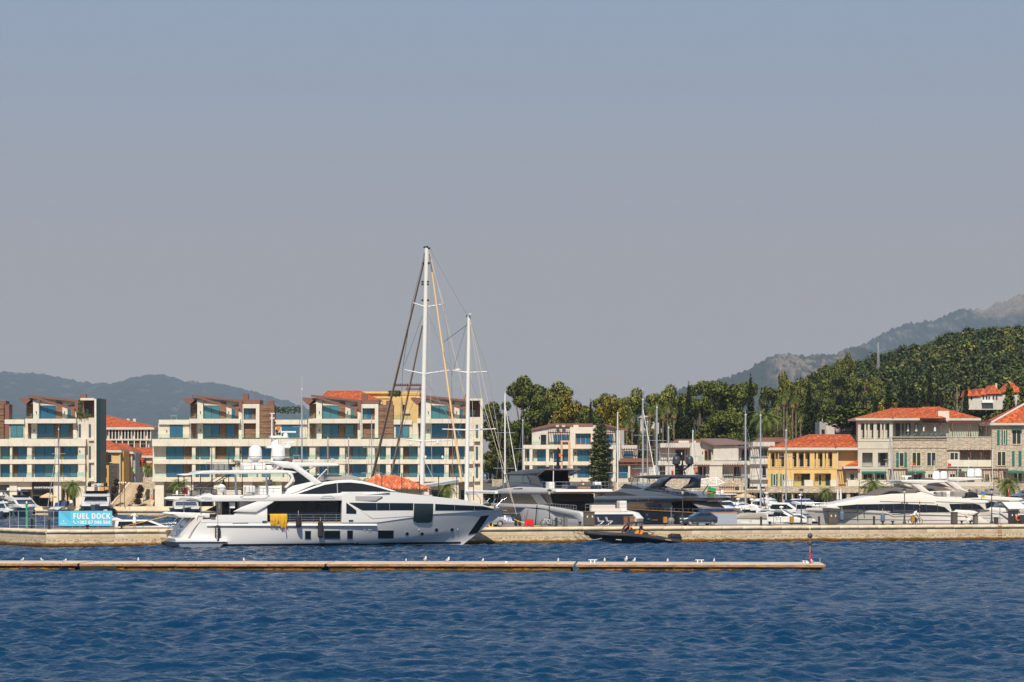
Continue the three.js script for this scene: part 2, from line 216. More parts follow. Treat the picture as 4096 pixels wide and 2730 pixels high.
{
const q=new THREE.Group();q.name=numbered('quay');q.position.copy(QF.o);q.rotation.y=QF.t;scene.add(q);structure(tag(q,'long pale stone quay across the harbour'));
const ES=3.4,EL=Math.hypot(ES,QW),EA=-PI/2+Math.atan2(ES,QW);
const slab=(i,y0,y1)=>{const r=y=>[[QL+i,y,-i],[QR,y,-i],[QR,y,-QW+i],[QL-ES+i,y,-QW+i]];return new Bag().hex(r(y0),r(y1));};
slab(0.3,-3,1.36).build('body',M.stone2,q);slab(0.88,1.4,QH-0.01).build('paving',M.paving,q);
const prof=[[-0.9,1.8],[-0.1,1.8],[0.06,1.77],[0.15,1.7],[0.19,1.6],[0.17,1.5],[0.1,1.42],[0,1.38],[-0.9,1.38]];
const variants=(len,pts,z0,n)=>{const out=[];for(let k=0;k<n;k++){const b=new Bag();b.mpoly(pts,-len/2+0.012,len/2-0.012,0.008,1);const g=b.g[0];g.rotateY(PI/2);const gg=b.geo(),u=gg.attributes.uv;for(let i=0;i<u.count;i++)u.setXY(i,u.getX(i)+k*2.37,u.getY(i)+(pts===low?0:k*1.7));out.push(gg);}return out;};
const mid=[[-0.5,1.38],[0,1.38],[0.02,1.2],[0,0.92],[-0.5,0.92]],low=[[-0.5,0.9],[0.05,0.9],[0.05,-0.6],[-0.5,-0.6]];
reseed(31);
const row=(len,pts,mats)=>{const vs=variants(len,pts,0,4);
const put=(x,z,turn)=>{const m=mesh('stone',pick(vs),pick(mats),q);m.position.set(x,rnd(-0.008,0.008),z+rnd(-0.012,0.012));m.rotation.y=turn;};
for(let x=QL+len/2;x<QR-12;x+=len)put(x,0,0);
const n=Math.round(EL/len);for(let k=0;k<n;k++){const s=(k+0.5)/n;put(QL-ES*s,-QW*s,EA);q.children[q.children.length-1].scale.x=EL/n/len;}};
row(2.3,prof.map(p=>[-p[0],p[1]]),[M.stone,M.stone,M.stone3]);row(3.5,mid.map(p=>[-p[0],p[1]]),[M.stone,M.stone3,M.stone2]);
{const len=5.6,b4=[];for(let k=0;k<4;k++){const b=new Bag();b.box(-len/2+0.01,len/2-0.01,-0.6,0.905,-0.5,0.05);const gg=b.geo(),u=gg.attributes.uv;for(let i=0;i<u.count;i++)u.setX(i,u.getX(i)+k*2.37);b4.push(gg);}
for(let x=QL+len/2;x<QR-12;x+=len){const m=mesh('stone',pick(b4),M.quayLow,q);m.position.set(x,0,rnd(-0.015,0.015));}
for(let k=0;k<2;k++){const s=(k+0.5)/2,m=mesh('stone',b4[k],M.quayLow,q);m.position.set(QL-ES*s,0,-QW*s);m.rotation.y=EA;m.scale.x=EL/2/len;}}
}
const PD=-2.6,PF=Frame.at(new V3(0,0,-228.9),PD),PH=0.58,PW=6.6;
const onPontoon=(px,z,y=PH)=>{const f=Frame.at(PF.o.clone().addScaledVector(PF.n,z),PD);const x=f.p(px,CY,0)[0];return f.o.clone().addScaledVector(PF.u,x).add(new V3(0,y,0));};
{
const ends=[-700,313,1302,2300,3303].map(px=>PF.p(px,CY)[0]);
const names=['leftmost pontoon section, cut by the left edge of the picture','second pontoon section from the left, with a rusty corner','third pontoon section, in front of the white yacht and the quay','right end section of the pontoon, carrying the red marker post'];
reseed(77);
for(let s=0;s<4;s++){
const x0=ends[s]+0.07,x1=ends[s+1]-0.07,f=Frame.at(PF.o.clone().addScaledVector(PF.u,x0).add(new V3(0,[0.02,0,0.015,-0.01][s],0)),PD),L=x1-x0;
const t=thing('floating_pontoon',names[s],'pontoon',f,'sections of the floating pontoon');
new Bag().box(0.25,L-0.25,-0.5,0.36,-PW+0.25,-0.07).build('float',M.pontoonSide,t);
new Bag().box(0.1,L-0.1,0.3,0.5,-PW+0.1,-0.1).build('beam',M.stone2,t);
new Bag().box(0.0,L,0.48,PH,-PW,-0.02,0.03).build('deck',M.deck,t);
for(let x=0;x<L-0.05;){const w=Math.min(rnd(1.1,2.4),L-x);const b=new Bag();b.box(x+0.012,x+w-0.012,0.36+rnd(0,0.015),PH-0.02,-0.02,0.1+rnd(-0.02,0.02),0.02);b.build('plank',M.timber,t);x+=w;}
if(s===3)for(let k=0;k<4;k++)new Bag().box(L-0.02,L+0.09,0.37,PH-0.02,-(k+1)*PW/4+0.01,-k*PW/4-0.01,0.02).build('plank',M.timber,t);
if(s===1){new Bag().box(0.05,2.9,-0.3,0.4,-0.27,0.12,0.05).build('worn_corner',std([0.42,0.32,0.2],0.95,{map:T.cliff}),t);}
}
}
class Hull{
constructor(s){Object.assign(this,{zc:0,pd:4.5,pw:2.2,wl:0.8,taper:0.1,flare:0.8,kink:0,low:-0.35},s);const up=a=>a.slice().sort((p,q)=>p[0]-q[0]);this.stem=up(s.stem);this.stern=up(s.stern);this.sheer=up(s.sheer);}
hb(u,v){
u=clamp(u);const w=clamp(v,0,1.15),f=Math.pow(Math.max(w,0),this.flare),P=lerp(this.pw,this.pd,Math.min(1,f));
let h=this.B*lerp(this.wl,1,f)*(1-Math.pow(u,P))*(1-this.taper*Math.pow(1-Math.min(1,u/0.35),2));
if(this.kink){const vk=this.kink*Math.pow(clamp((u-0.45)/0.55),1.5);if(v<vk)h*=lerp(0.55,0.985,Math.pow(clamp(v/vk),0.7));}
return v<0?h*(1+0.35*v):h;
}
xs(y){return pl(this.stern,y);}xb(y){return pl(this.stem,y);}
u(x,y){const a=this.xs(y),b=this.xb(y);return(x-a)/(b-a);}
v(x,y){const s=pl(this.sheer,x);return y<0?y/1:y/s;}
z(x,y,side=1){return this.zc+side*this.hb(this.u(x,y),this.v(x,y));}
xy(u,v){let x=lerp(this.xs(1),this.xb(1),u),y=0;for(let i=0;i<6;i++){y=v<0?v:v*pl(this.sheer,x);x=lerp(this.xs(y),this.xb(y),u);}return[x,y];}
geo(nu=60,vs=[-0.5,-0.12,0,0.06,0.14,0.22,0.32,0.45,0.6,0.75,0.88,1],from=0){
const out=[],cols=[];for(let i=0;i<=nu;i++){const t=i/nu;cols.push(1-Math.pow(1-t,1.6));}
for(const side of[1,-1]){
const pos=[],idx=[];
for(const u of cols)for(const v of vs){const[x,y]=this.xy(u,v);pos.push(x,y,this.zc+side*this.hb(u,v));}
const n=vs.length;for(let i=0;i<nu;i++)for(let j=0;j<n-1;j++){const a=i*n+j,b=a+n;if(side*Math.sign(this.xb(1)-this.xs(1))>0)idx.push(a,b,b+1,a,b+1,a+1);else idx.push(a,b+1,b,a,a+1,b+1);}
const g=new THREE.BufferGeometry();g.setAttribute('position',new THREE.Float32BufferAttribute(pos,3));g.setIndex(idx);g.computeVertexNormals();out.push(g.toNonIndexed());
}
return out;
}
cap(nu=40,v=1,d=0.02){const q=[];for(let i=0;i<nu;i++){const a=i/nu,b=(i+1)/nu,A=this.xy(a,v),B=this.xy(b,v),ha=this.hb(a,v),hb=this.hb(b,v);q.push([[A[0],A[1]-d,this.zc-ha],[A[0],A[1]-d,this.zc+ha],[B[0],B[1]-d,this.zc+hb],[B[0],B[1]-d,this.zc-hb]]);}return q;}
transom(vs=[-0.5,0,0.2,0.4,0.6,0.8,1]){const q=[];for(let j=0;j+1<vs.length;j++){const A=this.xy(0,vs[j]),B=this.xy(0,vs[j+1]),a=this.hb(0,vs[j]),b=this.hb(0,vs[j+1]);q.push([[A[0],A[1],this.zc-a],[A[0],A[1],this.zc+a],[B[0],B[1],this.zc+b],[B[0],B[1],this.zc-b]]);}return q;}
on(fr,px,py,out=0,side=1){let z=this.zc+side*this.B,p;for(let i=0;i<10;i++){p=fr.p(px,py,z);z=this.z(p[0],p[1],side);}return[p[0],p[1],z+out*side];}
band(x0,x1,lo,hi,n,m,out,thick,sides=[1,-1]){
const res=[];
for(const side of sides){
const P=(i,j,o)=>{const x=lerp(x0,x1,i/n),y=lerp(pl(lo,x),pl(hi,x),j/m);const xe=Math.sign(this.xb(1)-this.xs(1))>0?Math.min(x,this.xb(y)):Math.max(x,this.xb(y));return[xe,y,this.z(xe,y,side)+side*o];};
const q=[];const dir=Math.sign(x1-x0)*side;
const Q=(a,b,c,d)=>q.push(dir>0?[a,b,c,d]:[d,c,b,a]);
for(let i=0;i<n;i++){for(let j=0;j<m;j++){Q(P(i,j,out),P(i+1,j,out),P(i+1,j+1,out),P(i,j+1,out));if(thick)Q(P(i,j+1,out-thick),P(i+1,j+1,out-thick),P(i+1,j,out-thick),P(i,j,out-thick));}
if(thick){Q(P(i,m,out),P(i+1,m,out),P(i+1,m,out-thick),P(i,m,out-thick));Q(P(i+1,0,out),P(i,0,out),P(i,0,out-thick),P(i+1,0,out-thick));}}
if(thick)for(let j=0;j<m;j++){Q(P(0,j+1,out),P(0,j,out),P(0,j,out-thick),P(0,j+1,out-thick));Q(P(n,j,out),P(n,j+1,out),P(n,j+1,out-thick),P(n,j,out-thick));}
const p=[];for(const[a,b,c,d]of q)p.push(...a,...b,...c,...a,...c,...d);
let g=new THREE.BufferGeometry();g.setAttribute('position',new THREE.Float32BufferAttribute(p,3));g=mergeVertices(g,1e-3);g=toCreasedNormals(g,0.5);res.push(g);
}
return res;
}
}
function hullPane(fr,hull,pts,out=0.02,step=40){
const dense=[];pts.forEach((a,i)=>{const b=pts[(i+1)%pts.length],n=Math.max(1,Math.ceil(Math.hypot(b[0]-a[0],b[1]-a[1])/step));for(let k=0;k<n;k++)dense.push([lerp(a[0],b[0],k/n),lerp(a[1],b[1],k/n)]);});
const P=dense.map(p=>hull.on(fr,p[0],p[1],out)),c=dense.map(p=>new THREE.Vector2(p[0],-p[1]));
const tri=THREE.ShapeUtils.triangulateShape(THREE.ShapeUtils.isClockWise(c)?c.slice().reverse():c,[]),Q=THREE.ShapeUtils.isClockWise(c)?P.slice().reverse():P;
const quads=tri.map(t=>t.map(i=>Q[i])),inn=Q.map(p=>[p[0],p[1],p[2]-out-0.05]);
Q.forEach((a,i)=>{const j=(i+1)%Q.length;quads.push([inn[i],inn[j],Q[j],a]);});
return quads;
}
function rail(b,pts,h,r=0.018,every=1.2,mid=1){
for(let i=0;i+1<pts.length;i++){
const A=pts[i],B=pts[i+1],L=Math.hypot(B[0]-A[0],B[1]-A[1],B[2]-A[2]),n=Math.max(1,Math.round(L/every)),up=(p,k)=>[p[0],p[1]+h*k,p[2]];
b.bar(up(A,1),up(B,1),r);for(let k=1;k<=mid;k++)b.bar(up(A,k/(mid+1)),up(B,k/(mid+1)),r*0.6);
for(let k=i?1:0;k<=n;k++){const p=[0,1,2].map(q=>lerp(A[q],B[q],k/n));b.bar(p,up(p,1),r*0.9);}
}
}
function radome(b,x,y,z,r,h){b.lathe([[0,h],[r*0.45,h*0.965],[r*0.75,h*0.87],[r*0.93,h*0.73],[r,h*0.55],[r,h*0.2],[r*1.03,h*0.19],[r*1.03,h*0.16],[r*0.97,h*0.15],[r*0.5,0],[0,0]].reverse(),x,y,z,20);}
function fenderThing(label,pos,len,r,mat,turn=0,group='fenders hanging along boats',ropeLen=0.8){
const t=thing('fender',label,'fender',Frame.at(pos,turn),group);
new Bag().lathe([[0,-len/2],[r*0.55,-len/2+r*0.1],[r*0.92,-len/2+r*0.5],[r,-len/2+r],[r,len/2-r],[r*0.92,len/2-r*0.5],[r*0.5,len/2-r*0.08],[0,len/2]],0,0,0,16).build('body',mat,t);
new Bag().bar([0,len/2-0.03,0],[0,len/2+ropeLen,-0.05],0.025).build('line',M.rope,t);return t;
}
function flagThing(name,label,fr,w,h,stripes,mat0,group,staff){
const t=thing(name,label,'flag',fr,group);
const P=(u,v,o)=>[w*u,h*(v-1)-0.18*w*u*u,0.1*w*Math.sin(u*7+v)+o];
const cloth=(u0,u1,v0,v1,o)=>{const q=[];const n=8;for(let i=0;i<n;i++){const a=lerp(u0,u1,i/n),b=lerp(u0,u1,(i+1)/n);q.push([P(a,v0,o),P(b,v0,o),P(b,v1,o),P(a,v1,o)],[P(a,v1,-o),P(b,v1,-o),P(b,v0,-o),P(a,v0,-o)]);}return q;};
new Bag().quads(cloth(0,1,0,1,0.006)).build('cloth',mat0,t);
stripes.forEach(([a,b,c,d,m],i)=>new Bag().quads(cloth(a,b,c,d,0.012+0.004*i)).build('stripe',m,t));
if(staff)new Bag().bar([0,-h-staff,0],[0,0.1,0],0.025).build('staff',M.darkPole,t);
return t;
}
const fontLoader=new FontLoader(),fBold=await fontLoader.loadAsync('fonts/droid/droid_sans_bold.typeface.json'),fReg=await fontLoader.loadAsync('fonts/droid/droid_sans_regular.typeface.json');
function lettering(b,s,x,y,z,w,h,font=fBold,depth=0.02){const g=new TextGeometry(s,{font,size:1,depth:1,curveSegments:3,bevelEnabled:false});g.computeBoundingBox();const bb=g.boundingBox;g.translate(-bb.min.x,-bb.min.y,0);g.scale(w/(bb.max.x-bb.min.x),h/(bb.max.y-bb.min.y),depth);g.computeVertexNormals();g.translate(x,y,z);return b.add(g);}
const YF=new Frame(705,2195,301,18),YB=3.75,yp=(px,py,z=0)=>YF.p(px,py,z);
YF.o.y=0;
const yacht=thing('motor_yacht','large white three-deck motor yacht moored in front of the stone quay','yacht',YF);
const yHull=(()=>{
const L=a=>a.map(p=>yp(p[0],p[1],-0.4)),yx=a=>a.map(p=>{const q=yp(p[0],p[1],p[2]??-YB);return[q[1],q[0]];});
return new Hull({zc:-YB,B:YB,pd:4.2,pw:1.9,wl:0.86,taper:0.12,flare:0.75,kink:0.5,
stem:yx([[1846,2184],[1912,2133],[1960,2095],[2023,2046],[2040,2034]]),stern:yx([[722,2182,0],[728,2158,0],[752,2118,0],[778,2088,0],[800,2066,0]]),
sheer:L([[700,2086],[1068,2091],[1368,2091],[1514,2090],[1650,2071],[1738,2058],[1900,2049],[2040,2044]])});
})();
{
const Y=(n,m,fn,parent=yacht,label)=>{const b=new Bag(YF);fn(b);return n.endsWith('*')?b.each(n.slice(0,-1),m,parent):b.build(n,m,parent,label);};
const mir=z=>-2*YB-z;
const H=yHull,locs=a=>a.map(p=>yp(p[0],p[1],-0.15)).map(p=>[p[0],p[1]]).sort((a,b)=>a[0]-b[0]);
Y('hull',M.gel,b=>{H.geo(90).forEach(g=>b.add(g));b.quads(H.transom());b.quads(H.cap(50,1,0.03));});
const wl=[[-99,0.16],[99,0.16]],wh=[[-99,0.4],[99,0.36]];
Y('boot_stripe*',M.boot,b=>H.band(yp(735,2185)[0],yp(1842,2183,-YB)[0],wl,wh,60,1,0.012,0).forEach(g=>b.add(g)));
const bulTop=locs([[1366,1976],[1400,1972],[1590,1971],[1740,1987],[1876,2002],[1957,2021],[2023,2040],[2060,2046]]),bulLow=locs([[1366,2092],[1514,2091],[1650,2072],[1738,2059],[1900,2050],[2060,2045.5]]);
Y('bulwark*',M.gel,b=>H.band(yp(1368,2000)[0],yp(2026,2042,-YB)[0],bulLow,bulTop,44,3,0.05,0.14).forEach(g=>b.add(g)));
Y('bulwark*',M.gel,b=>H.band(yp(806,2070)[0],yp(1068,2070)[0],locs([[780,2092],[1070,2092]]),locs([[790,2082],[806,2079],[862,2077],[866,2061],[1070,2061]]),36,2,0.03,0.14).forEach(g=>b.add(g)));
Y('foredeck',M.gel,b=>{const q=[];const xs=[1366,1440,1520,1600,1680,1760,1840,1900,1950,1990,2020].map(p=>yp(p,1985,-1.5)[0]);for(let i=0;i+1<xs.length;i++){const e=x=>{const y=pl(bulTop,x)-0.06;return[y,H.zc+H.hb(H.u(x,y),1)-0.06,H.zc-H.hb(H.u(x,y),1)+0.06];};const A=e(xs[i]),B=e(xs[i+1]);q.push([[xs[i],A[0],A[2]],[xs[i],A[0],A[1]],[xs[i+1],B[0],B[1]],[xs[i+1],B[0],B[2]]]);}b.quads(q);});
Y('rub_rail*',M.gel,b=>{for(const s of[1,-1]){const pts=[];for(let px=826;px<=1512;px+=34){const p=H.on(YF,px,2103,0.05);pts.push([p[0],p[1],H.zc+s*(p[2]-H.zc)]);}b.tube(pts,0.11,40,8);}});
Y('knuckle_line',M.gelGrey,b=>{const pts=[];for(let px=1490;px<=1655;px+=15)pts.push(H.on(YF,px,lerp(2074,2065,(px-1490)/165),0.055));b.path(pts,0.015,4);b.path([[1440,2043],[1490,2075]].map(p=>H.on(YF,p[0],p[1],0.055)),0.015,4);});
const pane=(n,pts,m=M.glassDark,out=0.03)=>{const fr=Y(n+'_frame',M.black,b=>b.quads(hullPane(YF,H,pts.map(p=>p),out-0.012)));return fr;};
const rect=(a,b,c,d)=>[[a,d],[b,d],[b,c],[a,c]];
for(const[a,b,c,d]of[[1220,1242,2126,2157],[1297,1359,2125,2156],[1389,1410,2124,2156],[1512,1573,2124,2155]]){
const w=Y('window',M.gelGrey,q=>q.quads(hullPane(YF,H,rect(a-2,b+2,c-2,d+2),0.025)));Y('pane',M.glassDark,q=>q.quads(hullPane(YF,H,rect(a,b,c,d),0.035)),w);}
for(const[px,py]of[[1628,2137],[1688,2137],[1745.5,2121],[1808,2120.5]]){
const o=r=>Array.from({length:18},(_,k)=>[px+r*0.95*Math.cos(k/9*PI),py+r*Math.sin(k/9*PI)]);
const w=Y('porthole',M.gelGrey,q=>q.quads(hullPane(YF,H,o(8),0.02)));Y('pane',M.glassDark,q=>q.quads(hullPane(YF,H,o(6),0.035)),w);}
Y('deck_light*',M.white,b=>{for(const[x,y]of[[1458,2121],[1475,2121],[1483,2121],[1675,2120],[1831,2119]]){const p=H.on(YF,x,y,0.03);b.sph(...p,0.05,0.05,0.05,8);}});
const lp=a=>a.map(p=>{const q=H.on(YF,p[0],p[1],0.06);return[q[0],q[1]];});
const strip=(hi,lo,n,m,o,mat,nm,par)=>{const h=lp(hi),l=lp(lo);return Y(nm,mat,b=>H.band(h[0][0],h[h.length-1][0],l,h,n,m,o,0.03,[1]).forEach(g=>b.add(g)),par);};
{const w=strip([[1655,2015],[1732,2016]],[[1655,2084],[1666,2092],[1720,2092],[1732,2083]],8,5,0.08,M.black,'balcony_window');strip([[1657,2018],[1730,2019]],[[1657,2082],[1667,2090],[1719,2090],[1730,2081]],8,5,0.1,M.glassGreen,'pane',w);}
strip([[1396,2012],[1448,2012.4],[1652,2014]],[[1396,2013],[1448,2043],[1652,2042]],24,2,0.075,M.glassDark,'strip_window');
strip([[1740,2017],[1930,2026],[1945,2029],[1977,2039]],[[1740,2043],[1900,2042],[1977,2041]],24,2,0.075,M.glassDark,'strip_window');
Y('strip_window',M.glassDark,b=>b.quads(hullPane(YF,H,[[1384,2012],[1424,2043],[1424,2056],[1384,2055]],0.085,20)));
Y('mullion*',M.gelGrey,b=>{for(const px of[1506,1557,1817,1896])b.path([hullAt(px,2013+(px>1700?(px-1740)*0.055:0)),hullAt(px,2042)],0.02,4);function hullAt(x,y){return H.on(YF,x,y,0.095);}});
Y('bow_window',M.glassDark,b=>b.quads(hullPane(YF,H,[[1924,2066],[1957,2062],[1908,2134],[1873,2139]],0.04,12)));
Y('vent',M.greyCushion,b=>b.quads(hullPane(YF,H,[[930,2092],[992,2091],[992,2095],[930,2096]],0.04)));
Y('fairlead*',M.steel,b=>{for(const[x,y]of[[1057,2088],[1403,2084],[852,2074]])b.quads(hullPane(YF,H,rect(x-9,x+9,y-4,y+5),0.06));});
Y('swim_platform',M.gel,b=>{const p=yp(708,2170),e=yp(905,2170);b.mpoly([[p[0]-0.15,0.62],[e[0]+0.2,0.62],[e[0]-0.5,0.98],[p[0]-0.25,0.98]],-2*YB-0.1,0.12,0.06);});
Y('platform_base',M.slate,b=>{const p=yp(712,2180),e=yp(900,2180);b.mpoly([[p[0]+0.4,-0.4],[e[0]-1,-0.4],[e[0],0.61],[p[0],0.61]],-2*YB+0.15,-0.05);});
const xsT=y=>H.xs(y),tq=(z0,z1,y0,y1,o)=>[[xsT(y0)-o,y0,z0],[xsT(y0)-o,y0,z1],[xsT(y1)-o,y1,z1],[xsT(y1)-o,y1,z0]];
Y('transom_door',M.gelGrey,b=>{const q=tq(-5.9,-1.6,1.05,3.15,0.04),i=tq(-5.9,-1.6,1.05,3.15,-0.05);b.hex(i,q);});
Y('stern_emblem',M.slate,b=>{
const P=(s,t)=>[xsT(t)-0.07,t,-3.75+s];const ring=[];for(let k=0;k<=22;k++){const a=PI*(1.08+0.84*k/22);ring.push(P(0.85*Math.cos(a),2.0+0.72*Math.sin(a)));}b.path(ring,0.03,4);const top=[];for(let k=0;k<=10;k++){const a=PI*(0.15+0.6*k/10);top.push(P(0.85*Math.cos(a),2.25+0.6*Math.sin(a)));}b.path(top,0.025,4);b.sph(...P(0,1.78),0.06,0.06,0.06,6);
const t=new Bag();lettering(t,'PURA VIDA',-0.85,0,0,1.7,0.26,fReg,0.02);const g=t.g[0];g.rotateY(-PI/2);g.translate(xsT(2.1)-0.08,2.0,-3.75);b.add(g);});
Y('stern_cheek*',M.gelWarm,b=>{for(const[za,zb]of[[-1.5,-0.35],[-7.15,-6.0]])for(let k=0;k<6;k++){const y0=0.9+k*0.4,y1=y0+0.4;b.hex(tq(za,zb,y0,y1,-0.6),tq(za,zb,y0,y1,0.06));}});
Y('stern_rail*',M.steel,b=>{for(const z of[-0.2,-7.3]){b.path([[1.0,0],[1.7,0],[2.5,0],[3.25,0]].map(([y])=>[xsT(y)-0.35,y+0.25,z]),0.025);}});
Y('sun_pad',M.canvasWhite,b=>{const a=yp(690,2062,-3),e=yp(792,2062,-1);b.mpoly([[a[0]+0.3,3.05],[e[0]+1.2,3.05],[e[0]+1.2,3.5],[a[0]-0.1,3.62],[a[0]-0.5,3.45]],-6.4,-1.0,0.1);});
Y('stern_rail',M.steel,b=>{const z=-0.25;b.path([yp(788,2079,z),yp(790,2064,z),yp(816,2064,z),yp(812,2072,z)],0.022);});
Y('main_deck',M.teak,b=>{const a=yp(800,2076,-1),e=yp(1372,2091,-1);b.box(a[0],e[0],2.5,2.62,-2*YB+0.5,-0.4);});
Y('saloon',M.gel,b=>b.poly([[957,2092],[1372,2092],[1372,2000],[957,2000]],mir(-1.15),-1.15));
Y('saloon_window',M.glassDark,b=>{b.poly([[1068,2090],[1369,2090],[1369,2006],[1068,2006]],-1.2,-1.09);});
Y('window_mullion*',M.black,b=>{for(const px of[1114,1212,1222,1266,1274])b.pbar([px,2090,-1.07],[px,2006,-1.07],0.05);});
Y('aft_door',M.glassDark,b=>b.poly([[886,2064],[950,2064],[950,2008],[886,2008]],mir(-2.2),-2.2));
Y('door_frame*',M.alu,b=>{for(const px of[868,884,918,952])b.pbar([px,2066,-2.1],[px,2008,-2.1],0.09);});
Y('deck_post',M.gel,b=>b.poly([[1366,2088],[1380,2088],[1374,2005],[1368,2003]],-0.5,-0.12));
Y('side_rail',M.steel,b=>{const z=-0.15;for(const y of[2060,2071,2080])b.pbar([1150,y,z],[1368,y,z],0.025);for(let px=1068;px<1370;px+=46)b.pbar([px,2090,z],[px,2058,z],0.028);b.pbar([1068,2059,z],[1150,2059,z],0.025);});
Y('side_wing*',M.gel,b=>{const w=[[934,2048],[967,2030],[1029,2007],[1096,2007],[1088,2014],[1023,2051]];b.poly(w,-0.5,-0.1,0.06);b.poly(w.map(p=>p),mir(-0.1),mir(-0.5),0.06);});
Y('wing_wall',M.gel,b=>{b.poly([[935,2062],[1068,2062],[1068,2006],[1030,2006],[1020,2050],[940,2052]],-0.5,-0.32);});
Y('gangway',M.graphiteDark,b=>{b.pbar([822,2044,-2.2],[866,2022,-2.2],0.03);b.quads([[yp(824,2044,-3),yp(870,2048,-3),yp(872,2020,-3),yp(838,2034,-3)]]);});
Y('upper_deck',M.gel,b=>b.poly([[777,1997],[838,1974],[853,1982],[1000,1981.5],[1140,1978],[1300,1978],[1420,1970],[1560,1972],[1440,1988],[1400,2003],[1368,2004],[804,2008.5]],mir(-0.1),-0.1,0.09));
Y('deck_panel',M.gelGrey,b=>{const l=(pts)=>b.path(pts.map(p=>yp(p[0],p[1],-0.075)),0.02,4);l([[960,1989],[975,1983],[1057,1977],[1078,1984],[1055,1996],[974,1996],[960,1989]]);l([[1282,1994],[1296,1985],[1326,1985],[1338,1994],[1282,1994]]);});
Y('side_vent',M.gelGrey,b=>b.poly([[1385,1986],[1530,1986],[1503,2004],[1418,2005]],-0.2,-0.06));
Y('name_plate',M.slate,b=>{const a=yp(806,1995,-0.08);lettering(b,'azimut',a[0],a[1],-0.1,1.05,0.13,fReg);const c=yp(818,2000,-0.08);lettering(b,'grande',c[0],c[1],-0.1,0.7,0.1,fReg);});
Y('deckhouse',M.gel,b=>b.poly([[1150,1984],[1166,1976],[1240,1951],[1300,1930],[1350,1923],[1404,1920],[1450,1925],[1486,1933],[1547,1953],[1596,1969],[1500,1985]],mir(-0.9),-0.9,0.2));
Y('deckhouse_window*',M.glassDark,b=>{const g=[[1186,1979],[1250,1956],[1300,1940],[1350,1933],[1400,1931],[1450,1936],[1500,1947],[1545,1960],[1570,1967],[1368,1968],[1350,1977],[1240,1980]];b.poly(g,-0.92,-0.86);b.poly(g,mir(-0.86),mir(-0.92));});
Y('window_mullion*',M.gelGrey,b=>b.pbar([1348,1934,-0.85],[1350,1973,-0.85],0.05));
Y('windscreen',M.glassDark,b=>{const a=yp(1500,1941,-1.6),c=yp(1590,1966,-1.6);b.hex([[a[0],a[1]-0.25,-6],[c[0],c[1]-0.25,-5.6],[c[0],c[1]-0.25,-1.9],[a[0],a[1]-0.25,-1.5]].reverse(),[[a[0],a[1]+0.08,-6],[c[0],c[1]+0.06,-5.6],[c[0],c[1]+0.06,-1.9],[a[0],a[1]+0.08,-1.5]].reverse());});
Y('flybridge_cover',M.greyCushion,b=>b.poly([[1300,1921],[1306,1903],[1340,1901],[1400,1902],[1430,1908],[1450,1920],[1420,1926]],-5.6,-1.9,0.12));
Y('helm_seat',M.canvasWhite,b=>b.poly([[1265,1924],[1280,1903],[1295,1902],[1306,1925]],-5,-2.4,0.1));
Y('arch*',M.gel,b=>{const a=[[1128,1850],[1150,1846],[1186,1857],[1200,1868],[1245,1900],[1290,1934],[1262,1942],[1212,1904],[1172,1876],[1135,1874],[1088,1853]];b.poly(a,-1.9,-0.9,0.08);b.poly(a,mir(-0.9),mir(-1.9),0.08);b.poly([[1160,1892],[1171,1898],[1176,1914],[1168,1934],[1145,1954],[1140,1950],[1158,1932],[1166,1914],[1160,1902],[1150,1897]],-1.5,-0.85,0.04);b.poly([[1140,1984],[1150,1958],[1175,1944],[1245,1928],[1262,1938],[1180,1972]],-1.6,-0.88,0.05);b.poly([[1140,1984],[1150,1958],[1175,1944],[1245,1928],[1262,1938],[1180,1972]],mir(-0.88),mir(-1.6),0.05);});
Y('arch_glass*',M.glassDark,b=>{const g=[[1132,1873],[1172,1877],[1212,1905],[1256,1921],[1248,1928],[1172,1946],[1180,1925],[1176,1908],[1164,1893],[1140,1884]];b.poly(g,-1.15,-1.0);b.poly(g,mir(-1.0),mir(-1.15));});
Y('hardtop',M.gel,b=>b.poly([[1140,1862],[1142,1850],[1200,1852],[1326,1853],[1361,1860],[1350,1866],[1200,1868]],mir(-1.0),-1.0,0.08));
Y('hardtop_strut*',M.steel,b=>{for(const z of[-1.3,mir(-1.3)]){b.pbar([1222,1885,z],[1262,1866,z],0.05);b.pbar([1268,1917,z],[1318,1866,z],0.05);}});
Y('sundeck_roof',M.gel,b=>b.poly([[789,1897.5],[820,1884],[977,1881.5],[1110,1880],[1160,1884],[1190,1890],[1176,1895],[886,1897.5]],mir(-0.9),-0.9,0.07));
Y('roof_strut*',M.slate,b=>{b.pbar([940,1900,-1],[944,1977,-1],0.1);b.pbar([1064,1900,-1],[1068,1974,-1],0.1);b.pbar([940,1900,mir(-1)],[944,1977,mir(-1)],0.1);b.pbar([1064,1900,mir(-1)],[1068,1974,mir(-1)],0.1);});
Y('awning_pole*',M.darkPole,b=>{for(const[px,y0]of[[712,1902],[735,1900],[765,1900],[801,1899]])b.pbar([px,y0,-1.5-(801-px)*0.02],[px+1,1990,-1.5-(801-px)*0.02],0.05);for(const[px,z]of[[846,-1.4],[914,-3],[968,-4]])b.pbar([px,1790,z],[px,1985,z],0.04);b.pbar([848,1900,-1.5],[845,1985,-1.5],0.06);});
Y('awning',M.canvasWhite,b=>{const q=[];const z0=-1.4,z1=-5.6;const top=[[712,1900],[735,1903],[765,1900],[801,1899],[850,1895]];for(let i=0;i+1<top.length;i++){const A=yp(...top[i],z0),B=yp(...top[i+1],z0);q.push([A,B,[B[0],B[1]+0.1,z1],[A[0],A[1]+0.1,z1]]);}b.quads(q);});
Y('awning',M.canvasWhite,b=>b.poly([[679,1997],[700,1988],[800,1988],[812,1998],[700,2005]],-5.2,-1.2,0.12));
